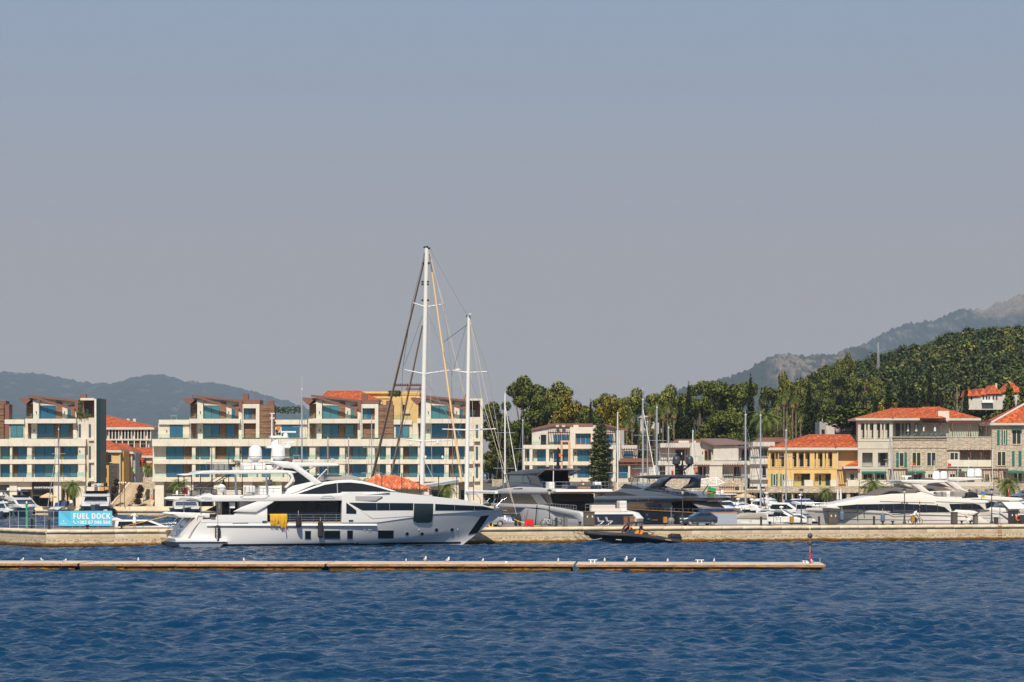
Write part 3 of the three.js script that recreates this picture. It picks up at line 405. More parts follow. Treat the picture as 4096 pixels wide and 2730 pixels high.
Y('awning_pole*',M.steel,b=>{b.pbar([735,2006,-1.5],[735,2052,-1.5],0.06);b.pbar([803,2004,-1],[803,2058,-1],0.06);b.pbar([735,2006,-5],[735,2052,-5],0.06);});
Y('stair',M.graphiteDark,b=>{for(const dz of[0,0.75])for(const o of[0,16])b.pbar([820+o,1955,-2.4-dz],[908+o,1900,-2.4-dz],0.045);for(let k=0;k<9;k++){const px=lerp(826,915,k/8),py=lerp(1956,1901,k/8),p=yp(px,py,-2.4);b.box(p[0]-0.13,p[0]+0.13,p[1]-0.03,p[1]+0.02,-3.15,-2.4);}for(const dz of[0,0.75])b.pbar([812,1945,-2.4-dz],[890,1895,-2.4-dz],0.03);});
Y('deck_rail',M.steel,b=>{const z=-0.35;const pts=[[708,1952],[800,1952],[850,1953],[1010,1953],[1040,1954],[1120,1956]].map(p=>yp(p[0],p[1]+0,z));for(let i=0;i+1<pts.length;i++)b.bar(pts[i],pts[i+1],0.03);for(let px=712;px<1125;px+=38)b.pbar([px,1953,z],[px,1984,z],0.025);b.pbar([850,1968,z],[1120,1968,z],0.018);});
Y('roof_rail',M.steel,b=>{const z=-1.1;b.pbar([824,1852,z],[1100,1850,z],0.022);for(let px=824;px<1110;px+=45)b.pbar([px,1851,z],[px,1882,z],0.022);for(const px of[990,1034]){b.tube([yp(px-18,1881,z),yp(px-15,1862,z),yp(px,1855,z),yp(px+20,1854,z)],0.022,10,5);b.pbar([px-15,1866,z],[px+20,1862,z],0.016);}});
Y('fore_rail',M.darkPole,b=>{for(const[zz,s]of[[-0.25,1]]){const pts=[[1505,1974,1965],[1512,1966,1966],[1580,1967,1967],[1625,1967,1967],[1730,1968,1968],[1860,1977,1977],[1905,1978,1978],[1922,2000,2000]];const p3=pts.map(p=>{const q=H.on(YF,p[0],2010,-0.5);const l=yp(p[0],p[1],q[2]);return l;});b.path(p3,0.025);for(const px of[1518,1574,1628,1680,1734,1787,1838,1880,1922]){const q=H.on(YF,px,2010,-0.5);const top=pl(pts.map(p=>[p[0],p[1]]),px),bot=pl([[1500,1980],[1590,1977],[1740,1992],[1876,2008],[1957,2024]],px);b.bar(yp(px,top,q[2]),yp(px,bot,q[2]),0.022);}}});
Y('flag_pole*',M.darkPole,b=>{for(const[px,y0,y1]of[[1527,1898,1945],[1607,1895,1970],[1678,1902,1975],[1754,1905,1984],[1827,1907,1994],[1894,1905,2004]]){const z=H.on(YF,px,2010,-0.9)[2];b.pbar([px,y0,z],[px,y1,z],0.045,0.04);}});
Y('anchor_gear',M.steel,b=>{b.pbar([1985,2024,-3.6],[2026,1992,-3.6],0.04);b.pbar([1945,2010,-3.4],[1958,1996,-3.4],0.04);b.pbar([1972,2016,-3.6],[1983,1994,-3.6],0.04);const p=yp(1990,2027,-3.7);b.sph(p[0],p[1],p[2],0.25,0.2,0.2,8);const a=yp(2004,2008,-3.6),c=yp(2012,1999,-3.6);b.bar(a,c,0.09,0.08,8);});
Y('hatch',M.gelGrey,b=>{const p=yp(1716,1984,-2.5);b.box(p[0]-0.3,p[0]+0.35,p[1]-0.2,p[1]+0.08,-4.2,-2.4,0.05);});
for(const[px,r,top,base,z]of[[1021,26,1781,1843,-5.2],[1113,27,1779,1842,-2.6]]){const w=Y('radome',M.gel,b=>{const p=yp(px,base,z),q=yp(px+r,top,z);radome(b,p[0],p[1],z,q[0]-p[0],q[1]-p[1]);},yacht,'large white satellite dome');Y('dome_ring',M.slate,b=>{const p=yp(px,1829,z),q=yp(px+r,1826,z);b.lathe([[q[0]-p[0]+0.02,0],[q[0]-p[0]+0.02,0.06],[q[0]-p[0]-0.1,0.06]],p[0],p[1],z,20);},w);}
Y('dome_stand*',M.gel,b=>{for(const[px,z]of[[1021,-5.2],[1113,-2.6]]){const p=yp(px,1843,z);b.bar([p[0],p[1]-1.0,z],[p[0],p[1]+0.1,z],0.35,0.28,10);}b.poly([[1085,1852],[1140,1852],[1140,1846],[1095,1845]],-5.8,-2,0.03);});
Y('radar_mast',M.gel,b=>{const z=-3.75;b.pbar([1087,1850,z],[1087,1653,z],0.1,0.07);b.pbar([1100,1850,z],[1106,1755,z],0.3,0.2);b.poly([[1088,1768],[1112,1755],[1110,1840],[1090,1850]],z-0.3,z+0.3,0.05);b.poly([[1080,1744],[1154,1748],[1150,1753],[1082,1754]],z-0.4,z+0.4,0.03);b.poly([[1067,1786],[1165,1786],[1160,1793],[1070,1794]],z-0.5,z+0.5,0.03);for(const y of[1655,1674])b.pbar([1080,y,z],[1098,y,z],0.06);});
Y('radar*',M.gel,b=>{const z=-3.75;for(const[px,y0,l,dy]of[[1142,1729,41,14],[1153,1770,27,15]]){const a=yp(px-l,y0,z),c=yp(px+l,y0+1,z);b.box(a[0],c[0],a[1]-0.09,a[1]+0.09,z-0.1,z+0.1,0.04);const d=yp(px,y0+dy,z);b.sph(d[0],d[1],z,0.26,0.28,0.26,10);b.bar([d[0],d[1],z],[d[0],a[1],z],0.08);}});
Y('mast_light*',M.black,b=>{for(const[px,py]of[[1098,1692],[1108,1736],[1118,1736],[1104,1777],[1106,1724]]){const p=yp(px,py,-3.6);b.sph(...p,0.13,0.16,0.13,8);}});
Y('sun_shade',std([0.12,0.08,0.1],0.9),b=>b.poly([[1134,1832],[1176,1832],[1166,1851],[1128,1846]],-5.4,-4.0,0.04));
Y('satellite_dish',M.gel,b=>{const p=yp(886,1954,-0.5);const g=new THREE.SphereGeometry(0.41,16,10);g.scale(1,1,0.4);g.translate(p[0],p[1],-0.5);b.add(g);b.bar([p[0],p[1]-0.4,-0.55],[p[0],p[1]-0.8,-0.55],0.08);});
Y('internet_dish',M.gel,b=>{const p=yp(1333,1837,-2);b.hex([[p[0]-0.25,p[1],-2.3],[p[0]-0.25,p[1],-1.7],[p[0]+0.25,p[1]-0.13,-1.7],[p[0]+0.25,p[1]-0.13,-2.3]],[[p[0]-0.23,p[1]+0.05,-2.3],[p[0]-0.23,p[1]+0.05,-1.7],[p[0]+0.27,p[1]-0.08,-1.7],[p[0]+0.27,p[1]-0.08,-2.3]]);b.bar(p,yp(1334,1853,-2),0.04);});
Y('whip_aerial',M.darkPole,b=>{b.pbar([846,1790,-1.4],[846,1850,-1.4],0.02);});
Y('sofa*',M.cushion,b=>{for(const[a,c,y0,y1,z0]of[[815,870,1958,1983,-3],[905,966,1962,1982,-1.4],[766,812,1962,1986,-3.2]]){const p=yp(a,y1,z0),q=yp(c,y0,z0);b.box(p[0],q[0],p[1],q[1],z0-1.2,z0,0.12);}});
Y('bar_counter',M.gel,b=>{const p=yp(1040,1980,-1.2),q=yp(1126,1945,-1.2);b.box(p[0],q[0],p[1],q[1],-2.2,-1.2,0.04);});
Y('deck_cabinet*',M.canvasGrey,b=>{for(const[a,c,y0]of[[848,874,1857],[876,895,1856],[898,912,1858],[1018,1036,1952]]){const p=yp(a,y0>1900?1980:1881,-2),q=yp(c,y0,-2);b.box(p[0],q[0],p[1],q[1],-3,-2,0.05);}});
Y('covered_seat*',M.canvasWhite,b=>{for(const[a,c,y0,z]of[[972,1020,1852,-2],[1022,1063,1852,-2],[1066,1100,1862,-2.4]]){const p=yp(a,1881,z),q=yp(c,y0,z);b.box(p[0],q[0],p[1],q[1],z-1.8,z,0.18);}});
Y('planter*',M.cushion,b=>{for(const px of[934,954]){const p=yp(px,1881,-1.4);b.bar([p[0],p[1],-1.4],[p[0],p[1]+0.3,-1.4],0.13,0.18,10);}for(const px of[1270]){}});
Y('shrub',std([0.05,0.09,0.02],0.9),b=>{reseed(5);for(const[px,py,s,z]of[[934,1856,0.35,-1.4],[954,1860,0.3,-1.4],[922,2050,0.5,-2.2],[724,2052,0.3,-4]]){const c=yp(px,py,z);for(let k=0;k<40;k++){const d=[rnd(-s,s)*0.7,rnd(-s,s),rnd(-s,s)*0.7];b.quads([[[c[0]+d[0],c[1]+d[1],c[2]+d[2]],[c[0]+d[0]+0.12,c[1]+d[1]+0.05,c[2]+d[2]],[c[0]+d[0]+0.04,c[1]+d[1]+0.16,c[2]+d[2]+0.06]]]);}}});
Y('laundry',M.clothWhite,b=>{const p=yp(928,2010,-0.6);b.box(p[0]-0.26,p[0]+0.28,p[1]-0.62,p[1],-0.65,-0.55,0.04);});
}
{
const at=(px,py,z)=>{const p=YF.p(px,py,z);return YF.o.clone().addScaledVector(YF.u,p[0]).addScaledVector(YF.n,p[2]).add(new V3(0,p[1],0));};
const onH=(px,py,out)=>{const p=yHull.on(YF,px,py,out);return YF.o.clone().addScaledVector(YF.u,p[0]).addScaledVector(YF.n,p[2]).add(new V3(0,p[1],0));};
const black=std([0.02,0.018,0.022],0.85);
const f1=fenderThing('black fender with white lettering near the stern of the big white yacht',onH(867,2136,0.3),1.75,0.27,black,18,'fenders on the big white yacht',1.1);
const tx=new Bag();lettering(tx,'AZIMUT',-0.62,-0.07,0,1.24,0.13,fBold,0.01);tx.g[0].rotateZ(-PI/2);tx.g[0].translate(-0.12,0,0.26);tx.build('lettering',M.white,f1);
fenderThing('short black fender beside the yellow rope on the white yacht',onH(1190,2087,0.32),1.25,0.27,black,18,'fenders on the big white yacht',0.5);
fenderThing('tall black fender left of the wide hull window of the white yacht',onH(1278,2120,0.32),1.75,0.28,black,18,'fenders on the big white yacht',0.4);
const rope=thing('rope_bundle','bright yellow rope draped over the rail of the white yacht','rope',Frame.at(at(1114,2060,0.06),18));
reseed(9);
const b=new Bag(),c=new Bag();
for(let i=0;i<44;i++){const x=-0.88+i*0.04,l=(i>30&&i<38?1.15:0.95)+rnd(0,0.3),o=rnd(0.02,0.1);b.tube([[x,0.0,-0.15],[x,0.06,0.02],[x+rnd(-0.02,0.02),-0.4,o+0.04],[x+rnd(-0.05,0.05),-0.8,o+0.05],[x+rnd(-0.1,0.1),-l,o]],0.03,10,5);}
for(const x of[0.72,0.76,0.3])c.tube([[x,-0.9,0.08],[x-0.05,-1.2,0.06],[x-0.02,-1.75+(x<0.5?0.4:0),0.05]],0.03,8,5);
b.build('strand',M.ropeYellow,rope).userData.kind='stuff';c.build('loose_end',M.ropeYellow,rope);
flagThing('ensign_flag','red ensign with a blue and white corner at the stern of the white yacht',Frame.at(at(727,1950,-3),30),0.6,0.66,[[0,0.45,0.55,1,M.clothBlue],[0.18,0.27,0.55,1,M.white],[0,0.45,0.73,0.82,M.white],[0,0.45,0.755,0.795,M.red]],M.red,undefined,0.6);
flagThing('courtesy_flag','small orange-red flag on the radar mast of the white yacht',Frame.at(at(1106,1705,-3.5),18),0.38,0.36,[[0.4,0.6,0.3,0.8,M.yellowPaint]],M.orange);
const raft=thing('life_raft','white life raft container strapped to the upper deck rail of the yacht','life raft',Frame.at(at(1000,1960,-0.3),18));
new Bag().box(-0.48,0.48,-0.38,0.4,-0.35,0.35,0.16).build('canister',M.gel,raft);new Bag().box(-0.2,-0.15,-0.4,0.42,-0.37,0.37).box(0.15,0.2,-0.4,0.42,-0.37,0.37).build('strap',M.greyCushion,raft);
const ring=thing('life_ring','dark life ring on the upper stern deck of the white yacht','life ring',Frame.at(at(788,1953,-1.2),18));new Bag().add(new THREE.TorusGeometry(0.28,0.08,8,20)).build('ring',M.graphiteDark,ring);
}
const BD=556;
function windowPart(parent,f,a,b,c,d,z,o={}){
const fr=o.frame||M.frame,t=o.t??0.09,A=f.p(a,d,z),B=f.p(b,c,z),g=new Bag(f);
g.box(A[0],A[0]+t,A[1],B[1],z-0.02,z+0.07).box(B[0]-t,B[0],A[1],B[1],z-0.02,z+0.07).box(A[0]+t,B[0]-t,A[1],A[1]+t,z-0.02,z+0.07).box(A[0]+t,B[0]-t,B[1]-t,B[1],z-0.02,z+0.07);
const n=o.n??Math.max(1,Math.round((B[0]-A[0])/1.5));for(let k=1;k<n;k++){const x=lerp(A[0],B[0],k/n);g.box(x-t/2,x+t/2,A[1]+t,B[1]-t,z-0.02,z+0.065);}
const w=g.build(o.name||'window',fr,parent);
for(let k=0;k<n;k++)new Bag(f).box(lerp(A[0],B[0],k/n)+0.04,lerp(A[0],B[0],(k+1)/n)-0.04,A[1]+0.04,B[1]-0.04,z-0.01,z+0.03).build('pane',o.glass||(rnd()<0.72?M.glassBlue:M.glassTeal),w);
return w;
}
function panels(parent,f,a,b,c,d,z0,z1,mat,each=62,name='panel'){const n=Math.max(1,Math.round((b-a)/each));for(let k=0;k<n;k++){const A=f.p(lerp(a,b,k/n),d,z1),B=f.p(lerp(a,b,(k+1)/n),c,z1);new Bag(f).box(A[0]+0.012,B[0]-0.012,A[1],B[1],z0,z1).build(name,mat,parent);}}
function wallLamp(parent,f,px,py,z){const p=f.p(px,py,z);new Bag(f).box(p[0]-0.07,p[0]+0.07,p[1]-0.2,p[1]+0.2,z,z+0.14).build('wall_lamp',M.iron,parent);}
const box=(parent,f,n,m,a,b,c,d,z0,z1)=>new Bag(f).rc(a,b,c,d,z0,z1).build(n,m,parent);
function glassRail(parent,f,a,b,c,d,z){const n=Math.max(1,Math.round((b-a)/60));for(let k=0;k<n;k++){const A=f.p(lerp(a,b,k/n),d,z),B=f.p(lerp(a,b,(k+1)/n),c,z);new Bag(f).box(A[0]+0.01,B[0]-0.01,A[1],B[1],z-0.02,z).build('balcony_glass',M.balcony,parent);}}
function penthouse(t,f,x,o={}){
const z=-2.8,S=(n,m,a,b,c,d,z0,z1)=>box(t,f,n,m,x+a,x+b,c,d,z0,z1);
S('wall',M.creamWall,18,192,1606,1690,-9,z);
new Bag(f).poly([[x+16,1608],[x+16,1590],[x+190,1606],[x+190,1625]],-9,z-0.1).build('gable_wall',M.creamWall,t);
const P=(px,py,zz)=>f.p(x+px,py,zz);
new Bag(f).poly([[x,1580],[x+188,1637],[x+188,1646],[x,1588]],-1.35,-0.95).build('roof_beam',M.roofBrown,t);
new Bag(f).hex([P(0,1588,-1.9),P(196,1610,-1.9),P(198,1610,-9),P(-2,1588,-9)],[P(0,1580,-1.9),P(196,1601,-1.9),P(200,1601,-9),P(-2,1580,-9)]).build('roof',M.roofBrown,t);
new Bag(f).poly([[x+184,1647],[x+184,1606],[x+198,1602],[x+198,1652]],-2.75,-0.95).build('roof_edge',M.roofBrown,t);
new Bag(f).hex([P(-38,1600,-1.4),P(-14,1622,-1.4),P(16,1612,-6),P(-10,1604,-6)],[P(-38,1592,-1.4),P(14,1596,-1.4),P(16,1594,-6),P(-36,1590,-6)]).build('canopy_roof',M.roofBrown,t);
S('wood_panel',M.wood,-9,14,1616,1672,-6,z-0.5);
S('pier',M.cream,18,41,1600,1676,z,-1.6);wallLamp(t,f,x+31,1650,-1.55);
windowPart(t,f,x+42,x+109,1623,1676,z+0.05,{n:2,glass:o.glass||M.glassTeal});
S('wood_panel',M.wood,110,134,1609,1676,z,z+0.12);wallLamp(t,f,x+144,1651,z+0.02);
windowPart(t,f,x+156,x+170,1624,1676,z+0.05,{n:1});S('wood_panel',M.wood,171,186,1620,1676,z,z+0.1);
panels(t,f,x-14,x+190,1676,1694,z-1,0.1,M.cream,50,'parapet');glassRail(t,f,x-12,x+184,1657,1676,0.0);
}
function penthouseSide(t,f,x){
const z=-2.4,S=(n,m,a,b,c,d,z0,z1)=>box(t,f,n,m,x+a,x+b,c,d,z0,z1);
S('wall',M.creamWall,200,268,1614,1752,-9,z);S('pier',M.cream,253,267,1617,1752,z,z+1.1);S('pier',M.cream,199,203,1617,1752,z,z+1.1);S('lintel',M.cream,203.5,252.5,1617,1634,z,z+1.1);S('lintel',M.cream,203.5,252.5,1680,1694,z,z+1.05);
windowPart(t,f,x+204,x+240,1636,1678,z+0.05,{n:2,frame:M.wood});S('wood_panel',M.wood,241,252,1636,1679,z,z+0.1);
for(let k=0;k<3;k++)S('wood_panel',M.wood,202,252,1697+k*19,1714.5+k*19,z,z+0.12);
S('chimney',M.roofBrown,199,223,1576,1614,-4.5,-3);S('roof_coping',M.roofBrown,197,270,1600,1614,-9,z+0.4);
for(let k=0;k<6;k++)S('wood_panel',M.wood,269,326,1621+k*23,1642.5+k*23,-6,-1.6);S('chimney',M.roofBrown,298,323,1604,1621,-5,-3);
}
function lowTop(t,f,a,b,win){
box(t,f,'wall',M.creamWall,a,b,1690,1752,-9,-2.6);panels(t,f,a,b,1680,1699,-2.6,-2.2,M.cream,62,'parapet');glassRail(t,f,a+3,b-2,1660,1680,-2.4);
windowPart(t,f,win[0],win[1],1702,1750,-2.55,{});wallLamp(t,f,win[0]-12,1725,-2.58);
}
function loggias(t,f,left,right,wins,woods){
box(t,f,'wall',M.creamWall,left,right,1760,1930,-9,-1.5);
panels(t,f,left-3,right+2,1757,1786,-8,0.25,M.cream,66,'fascia');panels(t,f,left,right,1839,1857,-1.5,0.1,M.cream,66,'fascia');panels(t,f,left-3,right,1910,1928,-8,0.3,M.cream,66,'fascia');
for(const[y0,y1]of[[1787,1838],[1859,1909]]){
wins.forEach(w=>{if(w[0]>=left&&w[1]<=right){windowPart(t,f,w[0],w[1],y0,y1,-1.45,{});}});
woods.forEach(w=>box(t,f,'wood_panel',M.wood,w[0],w[1],y0-1,y1+1,-1.5,-1.4));
const all=[...wins,...woods].sort((p,q)=>p[0]-q[0]);
for(let i=0;i+1<all.length;i++){const g0=all[i][1],g1=all[i+1][0],w=g1-g0;if(w>9){const c=w>26?[g0+w*0.1,g1-w*0.38]:[g0+w*0.12,g1-w*0.12];box(t,f,'pier',M.cream,c[0],c[1],y0-1,y1+1,-1.5,-0.05);if(w>26)wallLamp(t,f,g1-w*0.2,y0+24,-1.48);}}
glassRail(t,f,left+4,right-4,y1-19,y1,0.05);
}
}
{
const f=new Frame(200,2028,BD),t=thing('apartment_building','cream apartment block at the left edge with sloping brown penthouse roofs and a dark sign','apartment building',f,'cream apartment blocks with brown penthouses');
reseed(101);
const wins=[[-60,-20],[0,37],[68,104],[138,216],[253,308]],woods=[[48,67],[239,252]];
loggias(t,f,-90,340,wins,woods);
box(t,f,'pier',M.cream,312,338,1780,1930,-1.5,-0.02);wallLamp(t,f,318,1807,0);
box(t,f,'wall',M.creamWall,96,306,1690,1757,-9,-2.8);
penthouse(t,f,113,{glass:M.glassBlue});
windowPart(t,f,146,216,1698,1750,-2.7,{n:2});windowPart(t,f,240,278,1698,1750,-2.7,{});box(t,f,'wood_panel',M.wood,217,239,1694,1752,-2.8,-2.65);box(t,f,'wood_panel',M.wood,278,290,1694,1752,-2.8,-2.65);box(t,f,'wood_panel',M.wood,110,124,1694,1752,-2.8,-2.6);box(t,f,'pier',M.cream,124,145,1694,1756,-2.8,-1.6);box(t,f,'pier',M.cream,291,306,1694,1756,-2.8,-1.0);wallLamp(t,f,135,1723,-1.55);
glassRail(t,f,104,300,1737,1757,-0.2);
box(t,f,'wall',M.creamWall,-90,96,1690,1757,-9,-2.6);panels(t,f,13,96,1679,1697,-2.6,-2.2,M.cream,45,'parapet');windowPart(t,f,40,92,1701,1750,-2.55,{n:2,glass:M.glassTeal});wallLamp(t,f,25,1724,-2.58);glassRail(t,f,17,100,1660,1679,-2.4);glassRail(t,f,-60,100,1737,1757,-0.2);
for(let k=0;k<6;k++)box(t,f,'wood_panel',M.wood,-70,13,1618+k*23,1639.5+k*23,-6,-1.6);box(t,f,'chimney',M.roofBrown,-70,22,1604,1618,-6,-2.2);box(t,f,'chimney',M.roofBrown,13.5,35,1618,1755,-6,-2.3);
const S=(n,m,a,b,c,d,z0,z1)=>box(t,f,n,m,a,b,c,d,z0,z1);
S('tower_wall',M.creamWall,308,353,1675,1930,-7,-1.2);S('tower_pier',M.cream,376,384,1597,1930,-7,0.2);S('tower_lintel',M.cream,320,375.5,1593,1602,-7,0.2);S('tower_wall',M.creamWall,353.5,375.5,1672,1930,-7,-0.4);
new Bag(f).rc(384.5,401,1595,1935,-8,-0.2).build('tower_glass',std([0.012,0.032,0.032],0.3),t);
S('tower_wood',M.roofBrown,328,375,1602.5,1671,-5,-3.5);windowPart(t,f,338,356,1634,1660,-3.4,{n:1,glass:M.glassTeal});S('chimney',M.roofBrown,318,341,1578,1593,-6,-4);
for(const[a,b]of[[1698,1750],[1786,1838],[1858,1912]]){windowPart(t,f,354.5,362,a,b,-0.36,{n:1,glass:M.glassBlue});windowPart(t,f,313,322,a,b,-1.15,{n:1});panels(t,f,353,375.5,b+4,b+14,-0.4,0.0,M.cream,40,'ledge');}
{const m=new Bag();reseed(4);for(let k=0;k<420;k++){const up=rnd()<0.55;const p=f.p(up?rnd(309,326):rnd(312,366),up?rnd(1604,1672):rnd(1658,1676),rnd(-1.6,-0.6));const s=rnd(0.12,0.28);m.quads([[[p[0],p[1],p[2]],[p[0]+s,p[1]+rnd(-s,s),p[2]+rnd(-s,s)],[p[0]+rnd(0,s),p[1]+s,p[2]+rnd(0,s)]]]);}const c=m.build('climbing_plant',std([0.09,0.12,0.025],0.9),t);c.userData.kind='stuff';}
S('wall',M.creamWall,-90,376,1928,2030,-9,-4.2);for(const[a,b]of[[37,66],[212,243],[302,340]])S('pier',M.cream,a,b,1928,2030,-2,-0.4);S('wall',M.cream,-60,126,1928,1958,-4.2,-0.6);S('wall',M.cream,222,340,1928,1955,-4.2,-0.7);S('wall',M.cream,340.5,376,1928,2030,-5,-0.5);
windowPart(t,f,130,210,1985,2028,-4.1,{n:3,glass:M.glassDark});windowPart(t,f,246,300,1965,2028,-4.1,{n:2,glass:M.glassDark});windowPart(t,f,68,120,1965,2028,-4.1,{n:2,glass:M.glassDark});
S('shop_sign',std([0.012,0.013,0.02],0.5),127,220,1942,1962,-2,-0.42);
const a=f.p(136,1957,-0.38),b=f.p(211,1948,-0.38),L=new Bag();lettering(L,'КАФЕТЕРИЈА',a[0],a[1],-0.415,b[0]-a[0],b[1]-a[1],fBold,0.04);L.build('lettering',M.white,t);
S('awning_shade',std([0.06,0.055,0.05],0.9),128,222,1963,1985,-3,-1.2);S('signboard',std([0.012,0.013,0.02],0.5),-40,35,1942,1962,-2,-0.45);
}
{
const f=new Frame(1270,2028,BD),t=thing('apartment_building','long cream apartment block with two brown penthouses behind the tall sailing masts','apartment building',f,'cream apartment blocks with brown penthouses');
t.userData.label='long cream apartment block in the middle, behind the white yacht and the tall masts';
reseed(102);
const wins=[[664,735],[783,796],[801,837],[902,937],[968,990],[1046,1082],[1158,1233],[1278,1354],[1408,1464],[1520,1541],[1565,1600],[1633,1668],[1701,1775],[1816,1855]];
const woods=[[737,765],[862,901],[1394,1407],[1613,1632],[1797,1815]];
loggias(t,f,610,1892,wins,woods);
box(t,f,'wall',M.creamWall,632,1892,1694,1757,-9,-2.9);
lowTop(t,f,634,756,[678,730]);lowTop(t,f,1098,1228,[1126,1198]);lowTop(t,f,1558,1648,[1583,1637]);
for(const x of[770,1246,1682]){
penthouse(t,f,x,{});windowPart(t,f,x+41,x+108,1699,1751,-2.7,{n:2});windowPart(t,f,x+133,x+170,1699,1751,-2.7,{});
box(t,f,'wood_panel',M.wood,x+109,x+132,1695,1752,-2.9,-2.65);box(t,f,'wood_panel',M.wood,x+171,x+183,1695,1752,-2.9,-2.65);box(t,f,'wood_panel',M.wood,x-9,x+12,1697,1752,-2.9,-2.5);box(t,f,'pier',M.cream,x+20,x+40,1695,1757,-2.9,-1.6);box(t,f,'pier',M.cream,x+184,x+197,1646,1757,-2.9,-1.0);wallLamp(t,f,x+31,1723,-1.55);
if(x<1600)penthouseSide(t,f,x);
}
glassRail(t,f,614,1888,1738,1757,0.1);
const S=(n,m,a,b,c,d,z0,z1)=>box(t,f,n,m,a,b,c,d,z0,z1);
S('tower_pier',M.cream,1921,1931,1595,2030,-7,0.3);S('tower_lintel',M.cream,1868,1920.5,1595,1603,-7,0.3);S('tower_wood',M.roofBrown,1872,1920,1604,1668,-5,-3);windowPart(t,f,1874,1904,1638,1664,-2.9,{n:2,glass:M.glassTeal});S('tower_wall',M.creamWall,1872,1920.5,1670,2030,-7,-0.6);S('chimney',M.roofBrown,1855,1866,1578,1610,-6,-4);
for(const[a,b]of[[1700,1752],[1788,1840],[1860,1912]]){windowPart(t,f,1903,1912,a,b,-0.55,{n:1});panels(t,f,1896,1920.5,b+4,b+15,-0.6,0.0,M.cream,40,'ledge');}
S('wall',M.creamWall,620,1870,1928,2030,-9,-3.4);for(let x=618;x<1860;x+=118)S('pier',M.cream,x,x+36,1928,2030,-2,-0.3);for(let x=664;x<1860;x+=118)windowPart(t,f,x,x+66,1962,2026,-3.35,{n:3,glass:M.glassDark});
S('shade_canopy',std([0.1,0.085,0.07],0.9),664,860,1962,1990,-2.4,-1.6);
reseed(12);for(const px of[1104,1146,1190]){const m=new Bag();for(let k=0;k<160;k++){const p=f.p(px+rnd(-20,20),1658-Math.abs(rnd(0,26))*1,-4+rnd(-0.6,0.6)),s=0.3;m.quads([[[p[0],p[1],p[2]],[p[0]+rnd(-s,s),p[1]+rnd(0,s),p[2]+rnd(-s,s)],[p[0]+rnd(-s,s),p[1]+s,p[2]+rnd(0,s)]]]);}m.build('terrace_shrub',std([0.06,0.085,0.035],0.9),t).userData.kind='stuff';}
}
function tableSet(px,py,z,label){const f=new Frame(px,py,BD-z),t=thing('table_set',label,'table',f,'white terrace tables');new Bag().box(-0.6,0.6,0.68,0.73,-0.4,0.4,0.02).build('table_top',M.white,t);for(const s of[-0.5,0.5])new Bag().bar([s,0,0],[s,0.68,0],0.04).build('leg',M.white,t);}
tableSet(694,1680,-3.2,'white table on the upper left roof terrace of the middle apartment block');tableSet(1185,1838,-0.7,'white table on the balcony right of the radar mast');
function hipRoof(b,f,a,c,ey,ra,rc,ry,zf,zb,over=0.6){
const A=f.p(a,ey,zf+over),C=f.p(c,ey,zf+over),h=f.p(ra,ry,(zf+zb)/2)[1],RA=f.p(ra,ry,(zf+zb)/2),RC=f.p(rc,ry,(zf+zb)/2),e=A[1],za=zf+over,z2=zb-over;
const F0=[A[0],e,za],F1=[C[0],e,za],B0=[A[0],e,z2],B1=[C[0],e,z2],R0=[RA[0],h,(zf+zb)/2],R1=[RC[0],h,(zf+zb)/2];
b.quads([[F0,F1,R1,R0],[B1,B0,R0,R1],[B0,F0,R0],[F1,B1,R1],[F0,B0,B1,F1]]);return{F0,F1,R0,R1,B0,B1};
}
function roofWithRidges(t,f,a,c,ey,ra,rc,ry,zf,zb){const b=new Bag(f),r=hipRoof(b,f,a,c,ey,ra,rc,ry,zf,zb);const roof=b.build('roof',M.tiles,t);new Bag().bar(r.F0,r.R0,0.14).bar(r.F1,r.R1,0.14).bar(r.R0,r.R1,0.14).build('ridge_tiles',M.ridge,roof);new Bag(f).box(r.F0[0]-0.05,r.F1[0]+0.05,r.F0[1]-0.55,r.F0[1]-0.02,zb-0.5,zf+0.55).build('cornice',M.offWhite,t);return r;}
{
const f=new Frame(500,2024,640),t=thing('office_building','large red-roofed building with rows of narrow pale columns behind the steps','building',f);reseed(103);
box(t,f,'wall',M.offWhite,340,596,1716,2000,-14,-0.6);box(t,f,'wall',std([0.2,0.1,0.05],0.8),380,590,1762,1800,-0.6,-0.4);
roofWithRidges(t,f,300,615,1709,330,404-20,1654,0,-26);
for(let k=0;k<17;k++){const x=386+k*12.8;box(t,f,'column',M.offWhite,x+8.4,x+12.4,1720,1757,-0.6,0.1);if(k%4!==3)windowPart(t,f,x+1,x+8,1721,1755,-0.5,{n:1,t:0.05,glass:M.glassDark});}
panels(t,f,384,604,1757,1763,-0.6,0.1,M.offWhite,40,'ledge');for(let k=0;k<9;k++)box(t,f,'column',M.offWhite,390+k*24,394+k*24,1763,1800,-0.6,0);for(const x of[518,560,575])windowPart(t,f,x,x+14,1778,1800,-0.35,{n:1,glass:M.glassDark});
for(const x of[506,531])box(t,f,'chimney',M.offWhite,x,x+11,1676,1700,-9,-8);
}
